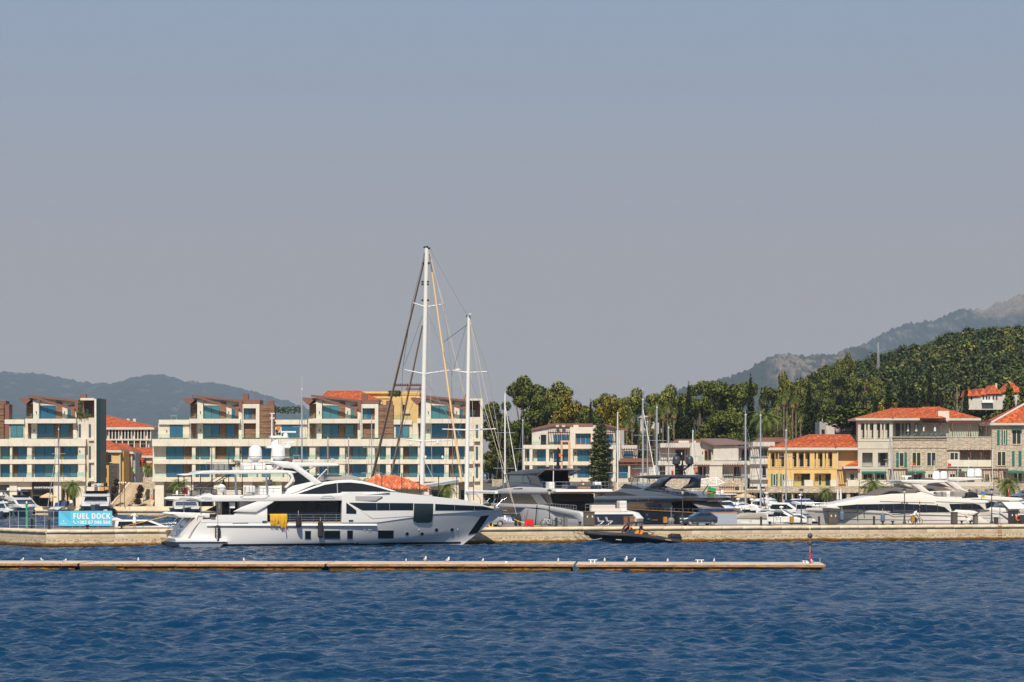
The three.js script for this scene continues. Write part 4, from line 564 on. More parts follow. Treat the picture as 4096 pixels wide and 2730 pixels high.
{const f=new Frame(440,2024,588),t=thing('row_house','yellow house with a red roof left of the stone steps','house',f);reseed(104);
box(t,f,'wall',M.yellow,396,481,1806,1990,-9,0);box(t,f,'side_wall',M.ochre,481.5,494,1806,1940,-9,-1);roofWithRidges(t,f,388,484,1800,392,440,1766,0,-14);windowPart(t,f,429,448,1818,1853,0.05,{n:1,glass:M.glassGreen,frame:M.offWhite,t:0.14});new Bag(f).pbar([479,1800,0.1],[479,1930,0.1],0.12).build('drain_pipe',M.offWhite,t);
box(t,f,'wall',M.ochre,396,414,1850,1990,0.1,3);new Bag(f).poly([[396,1856],[396,1808],[424,1808],[414,1852]],0.2,3.2).build('lean_to_roof',M.tiles,t);
box(t,f,'wall',M.ochre,414.5,434,1862,1960,0.15,2.4);for(const x of[417,423])windowPart(t,f,x,x+3,1875,1908,2.45,{n:1,t:0.04,glass:M.glassDark});}
{const f=new Frame(515,2024,600),t=thing('row_house','pink house beside the yellow one at the top of the steps','house',f);reseed(105);
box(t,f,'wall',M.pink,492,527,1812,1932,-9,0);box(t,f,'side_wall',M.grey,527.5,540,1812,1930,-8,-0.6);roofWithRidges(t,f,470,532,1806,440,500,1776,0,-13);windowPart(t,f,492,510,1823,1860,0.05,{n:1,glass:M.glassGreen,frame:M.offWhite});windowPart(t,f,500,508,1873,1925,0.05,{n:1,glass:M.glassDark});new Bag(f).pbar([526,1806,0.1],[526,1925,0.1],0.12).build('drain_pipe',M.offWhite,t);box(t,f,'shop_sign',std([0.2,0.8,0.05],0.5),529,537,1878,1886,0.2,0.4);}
{const f=new Frame(580,2024,612),t=thing('row_house','low house with stacked red roofs right of the pink house','house',f);reseed(106);
box(t,f,'wall',M.offWhite,540,606,1828,1920,-9,0);roofWithRidges(t,f,530,630,1822,520,640,1793,0,-14);box(t,f,'wall',M.offWhite,540,600,1868,1932,0.05,2.5);new Bag(f).poly([[540,1866],[540,1832],[576,1832],[568,1866]],0.1,2.8).build('lean_to_roof',M.tiles,t);new Bag(f).poly([[578,1868],[585,1852],[610,1852],[612,1868]],0.1,2.8).build('lean_to_roof',M.tiles,t);}
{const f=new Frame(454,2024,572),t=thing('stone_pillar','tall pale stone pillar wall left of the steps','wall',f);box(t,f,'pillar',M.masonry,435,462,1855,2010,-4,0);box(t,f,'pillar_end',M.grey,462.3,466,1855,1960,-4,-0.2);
const g=new Frame(590,2024,564),w=thing('stone_wall','pale stone wall with dark openings right of the steps','wall',g);box(w,g,'wall',M.masonry,571,622,1910,1958,-5,-1);box(w,g,'wall',M.masonry,598,612,1958,2026,-5,-1);box(w,g,'wall',M.grey,568,598,1958,2022,-5,-3.6);box(w,g,'opening',std([0.02,0.02,0.022],0.8),613,621,1950,2024,-5,-1.3);new Bag(g).poly([[556,2026],[566,1990],[580,1955],[586,1955],[574,1985],[566,2026]],-1.4,-0.6).build('buttress',M.stone,w);box(w,g,'shop_sign',M.orange,603,610,1988,1996,-1,-0.9);}
{
const f=new Frame(510,2026,562),t=thing('stone_steps','wide pale stone steps rising between the apartment blocks','steps',f);reseed(107);
const stepMat=std([0.74,0.67,0.57],0.85,{map:T.stone}),n=27;for(let k=0;k<n;k++){const y=k*0.155,z=-k*0.62;for(const[xa,xb]of[[-2.9+k*0.045,0.05+k*0.05],[0.75+k*0.045,4.1-k*0.012]])new Bag().box(xa,xb,y-0.3,y+0.155+rnd(-0.006,0.006),z-0.7,z-0.07).box(xa,xb,y+0.1,y+0.156,z-0.3,z).build('step',stepMat,t);new Bag().box(0.1+k*0.05,0.7+k*0.045,y-0.2,y+0.34,z-0.62,z).build('planter_block',k%2?M.stone2:std([0.09,0.07,0.05],0.9),t);}
for(const s of[-3.4,4.2])new Bag().hex([[s,-0.1,0],[s+0.5,-0.1,0],[s+0.5+(s<0?1.3:-0.4),4.1,-17],[s+(s<0?1.3:-0.4),4.1,-17]],[[s,0.35,0],[s+0.5,0.35,0],[s+0.5+(s<0?1.3:-0.4),4.45,-17],[s+(s<0?1.3:-0.4),4.45,-17]]).build('side_wall',M.stone2,t);
}
function slotWall(t,f,mat,a,b,c,d,slots,y0,y1,depth=0.7,o={}){
const z=o.z||0;const B=(n,m,p,q,r,s,z0,z1)=>box(t,f,n,m,p,q,r,s,z0,z1);
B('wall',mat,a,b,c,y0,z-depth,z);B('wall',mat,a,b,y1,d,z-depth,z);
let x=a;for(const s of slots){B('pier',mat,x,s[0],y0,y1,z-depth,z);x=s[1];}B('pier',mat,x,b,y0,y1,z-depth,z);
B('back_wall',o.back||mat,a,b,c,d,z-depth-3,z-depth-0.002);
for(const s of slots){if(s[2])windowPart(t,f,s[2],s[3],y0+(o.inset??3),y1-1,z-depth+0.03,{n:1,t:0.06,frame:M.frame,glass:o.glass||M.glassDark});if(o.rail!==0){const p=f.p(s[0],y1-1,z-0.15),q=f.p(s[1],y1-1,z-0.15);new Bag().bar([p[0],p[1]+1,z-0.15],[q[0],p[1]+1,z-0.15],0.03).bar([p[0],p[1]+0.5,z-0.15],[q[0],p[1]+0.5,z-0.15],0.02).build('slot_rail',M.iron,t);}if(o.sill!==0)B('sill',M.offWhite,s[0]-1,s[1]+1,y1,y1+1.6,z,z+0.1);}
}
function pergola(t,f,a,b,c,d,z0,z1,o={}){
const A=f.p(a,d,z1),B=f.p(b,c,z1),g=new Bag();g.box(A[0],B[0],A[1],B[1]-0.1,z1-0.15,z1);g.build('beam',M.pergola,t);
const n=Math.max(2,Math.round((B[0]-A[0])/(o.gap||0.45)));for(let k=0;k<=n;k++){const x=lerp(A[0]+0.06,B[0]-0.06,k/n);new Bag().box(x-0.05,x+0.05,B[1]-0.1,B[1]+0.1,z0,z1+0.25).build('slat',M.pergola,t);}
for(const px of o.posts||[]){const p=f.p(px,c,z1-0.1);new Bag().box(p[0]-0.09,p[0]+0.09,f.p(px,o.foot||d+48,z1-0.1)[1],A[1],z1-0.28,z1-0.1).build('post',M.pergola,t);}
}
function shutterWindow(t,f,a,b,c,d,z,sides='lr'){const w=(b-a)*0.26;windowPart(t,f,sides.includes('l')?a+w:a,sides.includes('r')?b-w:b,c,d,z+0.02,{frame:M.paleFrame,glass:M.glassGreen,t:0.12});if(sides.includes('l'))box(t,f,'shutter',M.greenDark,a,a+w-0.5,c,d,z,z+0.12);if(sides.includes('r'))box(t,f,'shutter',M.greenDark,b-w+0.5,b,c,d,z,z+0.12);}
function awning(t,f,a,b,c,d,z0,z1,m=M.greenDark){const A=f.p(a,c,z0),B=f.p(b,c,z0),y=f.p(a,d,z1)[1];new Bag().hex([[A[0],A[1]-0.06,z0],[A[0],y,z1],[B[0],y,z1],[B[0],A[1]-0.06,z0]],[[A[0],A[1],z0],[A[0],y+0.16,z1],[B[0],y+0.16,z1],[B[0],A[1],z0]]).build('awning',m,t);}
{
const f=new Frame(1500,2024,590),t=thing('terrace_building','yellow building with a red roof and rooftop pergola behind the tall masts','building',f);reseed(110);
const S=(n,m,a,b,c,d,z0,z1)=>box(t,f,n,m,a,b,c,d,z0,z1);
S('wall',M.yellow,1250,1556,1600,1900,-14,-1);S('wall',M.yellow,1440,1690,1574,1595,-14,-8);S('tower',M.yellow,1557,1608,1590,1900,-10,1);S('wall',M.yellow,1608.5,1690,1592,1900,-10,0);S('parapet',M.yellow,1440,1690,1567,1575,-14,-7.5);
roofWithRidges(t,f,1268,1528,1606,1312,1438,1566,-0.5,-13);
windowPart(t,f,1609,1625,1618,1648,0.05,{n:1,glass:M.glassDark,frame:M.offWhite});S('shelf',M.offWhite,1608,1640,1650,1655,0,0.4);
pergola(t,f,1572,1685,1537,1546,-5,-1.5,{posts:[1631,1680],foot:1592});pergola(t,f,1623,1685,1555,1560,-5,-1.6);for(let k=0;k<3;k++)S('screen_slat',M.yellow,1600,1682,1568+k*8,1572+k*8,-2,-1.8);
const m=new Bag();for(let k=0;k<240;k++){const p=f.p(1577+rnd(-24,24),1590-Math.abs(rnd(0,22)),rnd(-1,0.5)),s=0.35;m.quads([[[p[0],p[1],p[2]],[p[0]+rnd(-s,s),p[1]+rnd(0,s),p[2]+rnd(-s,s)],[p[0]+rnd(-s,s),p[1]+s,p[2]+rnd(0,s)]]]);}m.build('terrace_shrub',std([0.06,0.1,0.03],0.9),t).userData.kind='stuff';
}
{
const f=new Frame(2290,2028,BD),t=thing('villa_building','modern cream building with brown roof edges and a tall cypress in front','building',f);reseed(111);
const S=(n,m,a,b,c,d,z0,z1)=>box(t,f,n,m,a,b,c,d,z0,z1),dg={glass:M.glassBlue};
S('wall',M.creamWall,2096,2464,1790,1935,-10,-1.6);S('wall',M.offWhite,2128,2462,1722,1790,-10,-2.4);new Bag(f).poly([[2128,1723],[2128,1719],[2200,1702],[2372,1702],[2412,1700],[2462,1714],[2462,1723]],-10,-2.4).build('gable_wall',M.offWhite,t);
new Bag(f).poly([[2125,1723],[2125,1716],[2207,1695],[2372,1695],[2372,1707],[2211,1707]],-10.4,-2.0).build('roof',M.roofBrown,t);new Bag(f).poly([[2411,1703],[2411,1695],[2512,1719],[2512,1727]],-10.4,-1.8).build('roof',M.roofBrown,t);
for(const[a,b]of[[2224,2236],[2248,2261],[2294,2314]])S('roof_unit',M.offWhite,a,b,1701,1709,-4,-1.5);
S('block',M.cream,2280,2374,1709,1735,-6,-0.4);S('block',M.cream,2280,2302,1735.5,1796,-2,-0.4);S('block',M.cream,2364,2374,1735.5,1796,-2,-0.4);S('block',M.cream,2302.5,2363.5,1780,1796,-2,-0.4);windowPart(t,f,2303,2363,1736,1780,-1.2,{n:3,...dg,frame:M.brassy});
windowPart(t,f,2163,2185,1740,1780,-2.35,{n:1,glass:M.glassDark});windowPart(t,f,2214,2279,1738,1780,-2.35,{n:4,...dg,frame:M.brassy});pergola(t,f,2192,2280,1727,1734,-2.3,-0.6,{posts:[2194],foot:1780});wallLamp(t,f,2158,1752,-2.38);
windowPart(t,f,2417,2451,1738,1780,-2.35,{n:2,...dg});pergola(t,f,2413,2462,1727,1733,-2.3,-0.8);
panels(t,f,2092,2279,1781,1797,-1.6,-0.1,M.cream,40,'fascia');panels(t,f,2375,2464,1781,1797,-1.6,-0.1,M.cream,45,'fascia');panels(t,f,2092,2464,1847,1862,-1.6,-0.1,M.cream,45,'fascia');panels(t,f,2092,2464,1912,1928,-1.6,-0.1,M.cream,45,'fascia');
for(const[y0,y1]of[[1797,1847],[1862,1912]]){for(const[a,b]of[[2092,2099],[2118,2130],[2184,2196],[2280,2292],[2366,2428],[2452,2464]])S('pier',M.cream,a,b,y0,y1,-1.6,-0.15);for(const[a,b,n]of[[2108,2118,1],[2149,2184,2],[2214,2243,2],[2251,2274,1],[2310,2358,3],[2430,2451,1]])windowPart(t,f,a,b,y0+6,y1,-1.55,{n,...dg});for(const px of[2144,2206,2302])wallLamp(t,f,px,y0+18,-1.58);glassRail(t,f,2131,2183,y1-15,y1,-0.3);glassRail(t,f,2293,2365,y1-15,y1,-0.3);glassRail(t,f,2197,2243,y1-15,y1,-0.3);}
for(const[a,b,c,d]of[[2243,2280,1763,1770],[2243,2250,1770,1912],[2273,2280,1770,1912]])S('portal_frame',M.pink,a,b,c,d,-0.4,0.2);glassRail(t,f,2129,2240,1766,1781,-0.3);
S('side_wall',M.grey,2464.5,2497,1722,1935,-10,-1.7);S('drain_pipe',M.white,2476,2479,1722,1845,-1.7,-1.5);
S('annex',M.offWhite,2488,2550,1782,1836,-8,-0.6);windowPart(t,f,2496,2534,1805,1831,-0.5,{n:2,...dg,frame:M.pergola});pergola(t,f,2487,2547,1795,1801,-0.5,0.5,{posts:[2493,2541],foot:1832});new Bag(f).poly([[2474,1850],[2484,1834],[2600,1834],[2616,1850]],-3,0.6).build('lean_to_roof',M.roofBrown,t);S('beam',M.pergola,2474,2614,1850,1861,-2,0.3);
S('annex',M.offWhite,2468,2640,1862,1930,-8,-1);windowPart(t,f,2474,2510,1869,1912,-0.95,{n:2,...dg});S('pier',M.offWhite,2513,2521,1858,1912,-1,0.1);S('lattice_screen',M.pergola,2522,2524,1861,1908,-0.6,0.1);S('lattice_screen',M.pergola,2555,2557,1861,1908,-0.6,0.1);for(let k=0;k<5;k++)new Bag(f).poly([[2525,1868+k*8],[2540,1876+k*8],[2554,1868+k*8],[2554,1871+k*8],[2540,1880+k*8],[2525,1871+k*8]],-0.2,-0.1).build('screen_slat',M.pergola,t);
pergola(t,f,2556,2596,1799,1802,-3,-1,{posts:[2558,2596],foot:1782});
S('base_wall',M.masonry,2380,2640,1930,2028,-9,-0.2);S('base_wall',M.creamWall,2090,2379,1929,2028,-9,-0.6);
}
{
const f=new Frame(2850,2028,BD),t=thing('villa_building','modern white building with a sloping brown roof and striped pergola shadows','building',f);reseed(112);
const S=(n,m,a,b,c,d,z0,z1)=>box(t,f,n,m,a,b,c,d,z0,z1),dg={glass:M.glassDark};
S('wall',M.offWhite,2642,2760,1774,1792,-8,0);S('wall',M.offWhite,2642,2760,1792,1845,-8,-1.6);S('wall',M.offWhite,2760.5,2804,1772,1860,-9,-0.6);new Bag(f).poly([[2804,1860],[2804,1766],[2853,1782],[2853,1860]],-9,-0.8).build('gable_wall',M.offWhite,t);S('block',std([0.6,0.58,0.54],0.85,{map:T.plaster}),2853.5,2955,1782,1844,-9,-0.2);for(let k=0;k<4;k++)panels(t,f,2856+k*24,2879+k*24,1784,1842,-0.2,-0.15,M.offWhite,40,'panel');
S('wall',M.offWhite,2955.5,3000,1782,1845,-9,-1.8);S('wall',M.offWhite,2633,3000,1845,1862,-9,0.1);S('wall',M.offWhite,2600,3000,1862,1914,-9,-1.4);
for(const[a,b]of[[2594,2630],[2662,2700],[2730,2790],[2838,2890]])S('pier',M.offWhite,a,b,1862,1914,-1.4,-0.1);
new Bag(f).hex([f.p(2853,1783,0.4),f.p(3008,1779,0.4),f.p(2912,1766,-12),f.p(2798,1767,-12)],[f.p(2852,1780,0.4),f.p(3010,1776,0.4),f.p(2908,1755,-12),f.p(2798,1755,-12)]).build('roof',std([0.2,0.11,0.09],0.6),t);new Bag(f).poly([[2800,1763],[2800,1755],[2853,1776],[2853,1784]],-0.8,0.42).build('roof_edge',M.roofBrown,t);new Bag(f).poly([[2678,1775],[2712,1758],[2803,1758],[2803,1774]],-8,-2).build('roof',M.roofBrown,t);for(const[a,b]of[[2715,2757],[2775,2784]])S('roof_unit',M.offWhite,a,b,1764,1773,-3,-1.6);
pergola(t,f,2621,2760,1792,1798,-1.6,0.4,{posts:[2624,2670,2741],foot:1845});windowPart(t,f,2703,2747,1801,1843,-1.55,{n:3,...dg});windowPart(t,f,2818,2846,1801,1843,-0.75,{n:2,...dg,frame:M.brassy});windowPart(t,f,2966,2997,1801,1843,-1.75,{n:2,...dg});pergola(t,f,2955,3000,1793,1798,-1.8,0.2,{});wallLamp(t,f,2811,1812,-0.8);wallLamp(t,f,2850,1812,-0.7);
glassRail(t,f,2608,2642,1827,1845,-0.1);glassRail(t,f,2790,2852,1828,1845,0.2);glassRail(t,f,2955,2998,1828,1845,0);
for(const[a,b,n]of[[2633,2660,2],[2700,2728,2],[2796,2823,2],[2935,2962,2]])windowPart(t,f,a,b,1869,1912,-1.35,{n,...dg});pergola(t,f,2773,2838,1859,1864,-1.4,0.5,{posts:[2812],foot:1912});pergola(t,f,2892,2990,1858,1864,-1.4,0.6,{posts:[2934,2965],foot:1912});glassRail(t,f,2894,2990,1897,1912,0.2);S('planter',M.graphiteDark,2895,2930,1904,1912,-0.6,-0.1);
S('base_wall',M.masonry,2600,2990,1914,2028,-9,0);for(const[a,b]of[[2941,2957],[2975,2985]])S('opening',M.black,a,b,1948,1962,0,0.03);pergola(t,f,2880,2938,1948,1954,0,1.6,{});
S('wall',M.offWhite,3001,3072,1786,1960,-9,-0.5);S('wall',M.offWhite,3012,3100,1769,1786,-9,0);new Bag(f).poly([[3012,1772],[3047,1751],[3140,1751],[3140,1769],[3012,1775]],-9,-3).build('roof',M.roofBrown,t);S('roof_unit',M.offWhite,3128,3150,1757,1767,-6,-4);
windowPart(t,f,3037,3070,1797,1824,-0.45,{n:2,...dg});windowPart(t,f,3050,3065,1866,1911,-0.45,{n:1,...dg});pergola(t,f,3001,3074,1788,1793,-0.5,1.2,{});glassRail(t,f,3002,3034,1826,1842,0.4);panels(t,f,3001,3072,1842,1858,-0.5,0.2,M.offWhite,36,'fascia');panels(t,f,3001,3072,1912,1920,-0.5,0.2,M.offWhite,36,'fascia');for(const[a,b]of[[3001,3031],[3044,3060]])S('opening',M.black,a,b,1948,1957,-0.5,-0.46);
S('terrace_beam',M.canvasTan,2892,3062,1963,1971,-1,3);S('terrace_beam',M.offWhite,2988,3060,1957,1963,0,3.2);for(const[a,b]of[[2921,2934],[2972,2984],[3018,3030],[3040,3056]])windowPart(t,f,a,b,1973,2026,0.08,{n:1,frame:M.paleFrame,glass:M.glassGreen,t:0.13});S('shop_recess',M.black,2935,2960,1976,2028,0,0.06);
}
{
const f=new Frame(3250,2028,BD),t=thing('townhouse','yellow townhouse with a red tiled roof and narrow windows on a stone base','townhouse',f);reseed(113);
const S=(n,m,a,b,c,d,z0,z1)=>box(t,f,n,m,a,b,c,d,z0,z1);
slotWall(t,f,M.yellow,3072,3350,1798,1876,[[3083,3100,3088,3100],[3102,3113],[3116,3138,3126,3138],[3171,3187,3176,3187],[3195,3216,3200,3216],[3222,3240,3230,3240],[3259,3265],[3273,3291,3280,3291],[3300,3305],[3313,3330,3319,3330]],1809,1868,0.9,{inset:8});
S('wall',M.yellow,3350.5,3432,1798,1946,-9,-1.2);S('drain_pipe',M.offWhite,3350,3353.5,1797,1946,-0.1,0.15);S('string_course',M.yellow,3072,3350,1874,1877,0,0.08);
slotWall(t,f,M.yellow,3072,3350,1876.2,1946,[[3176,3242,3206,3242],[3259,3325,3303,3325]],1895,1944,1.3,{sill:0,rail:0,glass:M.glassGreen});shutterWindow(t,f,3085,3111,1896,1945,0.02);shutterWindow(t,f,3122,3146,1896,1945,0.02);windowPart(t,f,3275,3287,1898,1943,-1.25,{n:1,frame:M.paleFrame,glass:M.glassDark});wallLamp(t,f,3196,1914,-1.3);wallLamp(t,f,3269,1914,-1.3);
const r=roofWithRidges(t,f,3074,3440,1790,3239,3400,1741,0,-14);new Bag(f).bar(f.p(3336,1741,-6.9),f.p(3343,1788,0.75),0.16).build('ridge_tiles',M.ridge,t);for(const[a,b,y]of[[3170,3331,1760],[3347,3430,1760]])new Bag(f).bar(f.p(a,y,-3.0),f.p(b,y,-3.0),0.07).build('snow_guard',M.ridge,t);
S('balcony_block',M.cream,3135,3173,1921,1946,0,1.4);S('balcony_block',M.cream,3219,3253,1921,1946,0,1.4);S('balcony_block',M.cream,3323,3346,1921,1946,0,1.4);glassRail(t,f,3173,3219,1923,1946,1.3);glassRail(t,f,3253,3323,1923,1946,1.3);
{const k=new Bag(f);const A=f.p(3383,1866,1),B=f.p(3440,1866,1),C=f.p(3440,1836,-1);k.quads([[A,B,C]]);k.quads([[[A[0],A[1],1],C,[C[0],C[1],-3],[A[0],A[1],-3]]]);k.build('lean_to_roof',M.tiles,t);S('cornice',M.offWhite,3375,3440,1866.5,1876,-1.2,1.1);S('wall',M.offWhite,3385,3440,1886,1946,-1.2,-0.5);}
pergola(t,f,3351,3440,1881,1887,-1.2,1.2,{gap:0.4});windowPart(t,f,3400,3419,1896,1942,-0.45,{n:1,frame:M.paleFrame,glass:M.glassGreen});S('balcony_block',M.cream,3392,3440,1921,1946,0,1.4);
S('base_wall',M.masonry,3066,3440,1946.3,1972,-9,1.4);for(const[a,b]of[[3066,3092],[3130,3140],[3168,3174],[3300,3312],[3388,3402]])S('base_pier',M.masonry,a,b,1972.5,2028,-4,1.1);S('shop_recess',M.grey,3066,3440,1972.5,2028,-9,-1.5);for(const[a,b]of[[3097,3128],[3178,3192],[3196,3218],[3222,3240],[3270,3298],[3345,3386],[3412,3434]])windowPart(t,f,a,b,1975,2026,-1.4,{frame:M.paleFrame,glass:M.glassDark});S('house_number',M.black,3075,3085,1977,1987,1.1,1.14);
}
{const f=new Frame(3355,2028,580),t=thing('villa_building','white flat-roofed building with a slatted pergola behind the yellow townhouse','building',f);reseed(114);
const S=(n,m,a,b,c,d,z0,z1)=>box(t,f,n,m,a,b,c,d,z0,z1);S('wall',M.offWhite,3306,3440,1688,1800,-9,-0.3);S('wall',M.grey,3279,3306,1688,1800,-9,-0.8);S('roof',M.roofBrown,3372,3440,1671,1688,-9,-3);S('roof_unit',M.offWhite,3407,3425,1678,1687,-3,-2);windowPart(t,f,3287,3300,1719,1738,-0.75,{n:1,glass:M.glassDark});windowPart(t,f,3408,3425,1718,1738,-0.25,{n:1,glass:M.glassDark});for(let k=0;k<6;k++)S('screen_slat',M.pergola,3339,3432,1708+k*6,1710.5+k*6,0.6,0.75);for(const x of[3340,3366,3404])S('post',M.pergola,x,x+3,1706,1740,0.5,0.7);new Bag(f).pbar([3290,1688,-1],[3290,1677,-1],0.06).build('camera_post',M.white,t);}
{
const f=new Frame(3680,2028,BD-1),t=thing('townhouse','large cream and stone townhouse with a red roof and brown pergola terrace','townhouse',f);reseed(115);
const S=(n,m,a,b,c,d,z0,z1)=>box(t,f,n,m,a,b,c,d,z0,z1),cw=std([0.66,0.6,0.49],0.85,{map:T.plaster});
slotWall(t,f,cw,3433,3572,1682,1764,[[3444,3459,3451,3459],[3466,3472],[3480,3495,3488,3495],[3508,3522,3513,3522],[3529,3536],[3542,3559,3550,3559]],1694,1753,0.9,{inset:3});
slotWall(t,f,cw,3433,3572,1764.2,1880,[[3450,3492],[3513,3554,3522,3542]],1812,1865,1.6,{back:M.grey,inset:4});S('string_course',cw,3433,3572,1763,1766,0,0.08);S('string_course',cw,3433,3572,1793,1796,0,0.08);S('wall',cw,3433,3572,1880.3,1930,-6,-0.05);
S('wall',cw,3572.5,3672,1682,1752,-12,-2.2);S('wall',cw,3672.5,3800,1684,1752,-12,-3.0);S('wall',cw,3801,3916,1684,1752,-12,-3.6);
for(const[a,b,n]of[[3583,3602,1],[3609,3616,1],[3624,3643,2],[3660,3670,1]])windowPart(t,f,a,b,1694,1749,-2.15,{n,frame:M.wood,glass:M.glassDark});
const b1=new Bag(f);hipRoof(b1,f,3428,3790,1674,3568,3680,1633,0,-16);const roof=b1.build('roof',M.tiles,t);const b2=new Bag(f);hipRoof(b2,f,3640,3925,1673.5,3690,3757,1628,-2.6,-15);const roof2=b2.build('roof',M.tiles,t);
new Bag(f).bar(f.p(3566,1633,-7.6),f.p(3572,1674,0.75),0.16).bar(f.p(3757,1628,-8.6),f.p(3750,1674,-1.8),0.16).build('ridge_tiles',M.ridge,t);S('cornice',M.offWhite,3423,3680,1674,1682,-12,0.7);S('cornice',M.offWhite,3680.5,3925,1674,1683,-12,-1.8);S('chimney',M.cream,3754,3798,1645,1690,-2.9,-1.2);for(const x of[3707,3712])new Bag(f).pbar([x,1655,-4],[x,1647,-4],0.15).build('vent_pipe',M.ridge,t);
S('stone_wall',M.masonry,3573,3788,1750,1884,-9,0.05);S('stone_wall',M.masonry,3788.3,3970,1750,1801,-9,0.3);S('stone_wall',M.masonry,3788.3,3842,1801.3,1884,-9,0.0);S('stone_wall',M.masonry,3842.5,3970,1801.3,1884,-9,-2.4);S('string_course',M.masonry,3573,3788,1760,1762,0.05,0.15);S('string_course',M.masonry,3573,3788,1791,1793,0.05,0.15);S('parapet_cap',M.offWhite,3570,3970,1748,1750.5,-0.8,0.4);
shutterWindow(t,f,3586,3629,1811,1868,0.06,'lr');for(const[a,b]of[[3648,3686],[3707,3746]])windowPart(t,f,a,b,1809,1867,0.08,{n:2,frame:M.paleFrame,glass:M.glassGreen,t:0.14});windowPart(t,f,3800,3838,1810,1842,0.03,{n:2,frame:M.paleFrame,glass:M.glassGreen,t:0.12});
pergola(t,f,3699,3967,1685,1692,-3.6,-0.4,{posts:[3701,3764,3811,3875,3884,3946],foot:1749});glassRail(t,f,3575,3970,1724,1748,0.1);pergola(t,f,3840,3969,1800,1806,-2.4,0.1,{posts:[3842,3884,3926],foot:1842});panels(t,f,3790,3970,1841,1868,-0.2,0.35,M.cream,60,'balcony_front');S('wall',cw,3788,3970,1868.5,1930,-6,0.1);
for(const[a,b]of[[3560,3632],[3758,3847],[3930,4000]])pergola(t,f,a,b,1879,1885,0.1,2.4,{posts:[a+3,b-3],foot:1928});for(const[a,b]of[[3447,3495],[3497,3545],[3622,3660],[3664,3700],[3824,3860],[3864,3895]])awning(t,f,a,b,1886,1894,0.1,1.6);
S('ground_wall',cw,3573,3788,1884.3,1930,-5,0.0);for(const[a,b]of[[3453,3490],[3505,3540],[3655,3690],[3712,3732],[3745,3752],[3800,3822],[3870,3890],[3940,3958]])windowPart(t,f,a,b,1896,1927,0.12,{n:2,frame:M.paleFrame,glass:M.glassDark});
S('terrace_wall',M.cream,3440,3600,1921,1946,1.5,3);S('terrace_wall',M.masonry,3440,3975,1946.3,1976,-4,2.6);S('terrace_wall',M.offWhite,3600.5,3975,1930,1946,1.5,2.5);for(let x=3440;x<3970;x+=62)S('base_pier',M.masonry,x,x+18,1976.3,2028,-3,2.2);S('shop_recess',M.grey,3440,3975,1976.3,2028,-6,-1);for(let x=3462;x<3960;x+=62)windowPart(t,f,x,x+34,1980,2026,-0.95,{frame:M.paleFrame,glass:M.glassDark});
}
{
const f=new Frame(4040,2028,BD-2),t=thing('townhouse','stone townhouse with green shutters and a steep red gable at the right edge','townhouse',f);reseed(116);
const S=(n,m,a,b,c,d,z0,z1)=>box(t,f,n,m,a,b,c,d,z0,z1);S('stone_wall',M.masonry,3969,4240,1698,1935,-12,0);
{const e=f.p(3966,1693,0.6),rr=f.p(4180,1572,-6),r2=f.p(4300,1693,0.6);new Bag(f).quads([[e,r2,[r2[0],rr[1],-6],rr],[[e[0],e[1],0.6],rr,[e[0],e[1],-13]]]).build('roof',M.tiles,t);new Bag(f).bar(e,rr,0.22).build('gable_trim',M.offWhite,t);S('cornice',M.offWhite,3962,4240,1693,1702,-12,0.7);}
box(t,f,'shutter',M.greenDark,3990,4000,1721,1780,0,0.12);shutterWindow(t,f,4008,4030,1721,1780,0.02);windowPart(t,f,4048,4087,1720,1780,0.08,{n:2,frame:M.paleFrame,glass:M.glassGreen,t:0.14});awning(t,f,4047,4088,1717,1721,0.1,0.7);windowPart(t,f,3989,4026,1806,1866,0.08,{n:2,frame:M.paleFrame,glass:M.glassGreen,t:0.14});box(t,f,'shutter',M.greenDark,4050,4060,1805,1865,0,0.12);box(t,f,'shutter',M.greenDark,4076,4087,1805,1865,0,0.12);pergola(t,f,4001,4034,1878,1885,0,2.4,{posts:[4030],foot:1928});awning(t,f,4013,4070,1883,1894,0.1,1.8);awning(t,f,4072,4140,1884,1894,0.1,1.8);windowPart(t,f,4055,4090,1893,1930,0.05,{n:2,frame:M.paleFrame,glass:M.glassGreen});
S('terrace_wall',M.masonry,3976,4240,1935.3,2028,-4,2.4);
}
{const f=new Frame(2600,1760,640),t=thing('house','white house with a round window among the palm trees','house',f);reseed(117);box(t,f,'wall',M.offWhite,2562,2640,1668,1800,-9,0);box(t,f,'side_wall',M.grey,2640.5,2648,1684,1800,-9,-0.4);new Bag(f).poly([[2558,1672],[2570,1662],[2640,1672],[2652,1690]],-9.2,0.2).build('roof',M.offWhite,t);const o=Array.from({length:14},(_,k)=>[2592+8*Math.cos(k/7*PI),1682+9*Math.sin(k/7*PI)]);new Bag(f).poly(o,0,0.06).build('window',M.glassDark,t);}
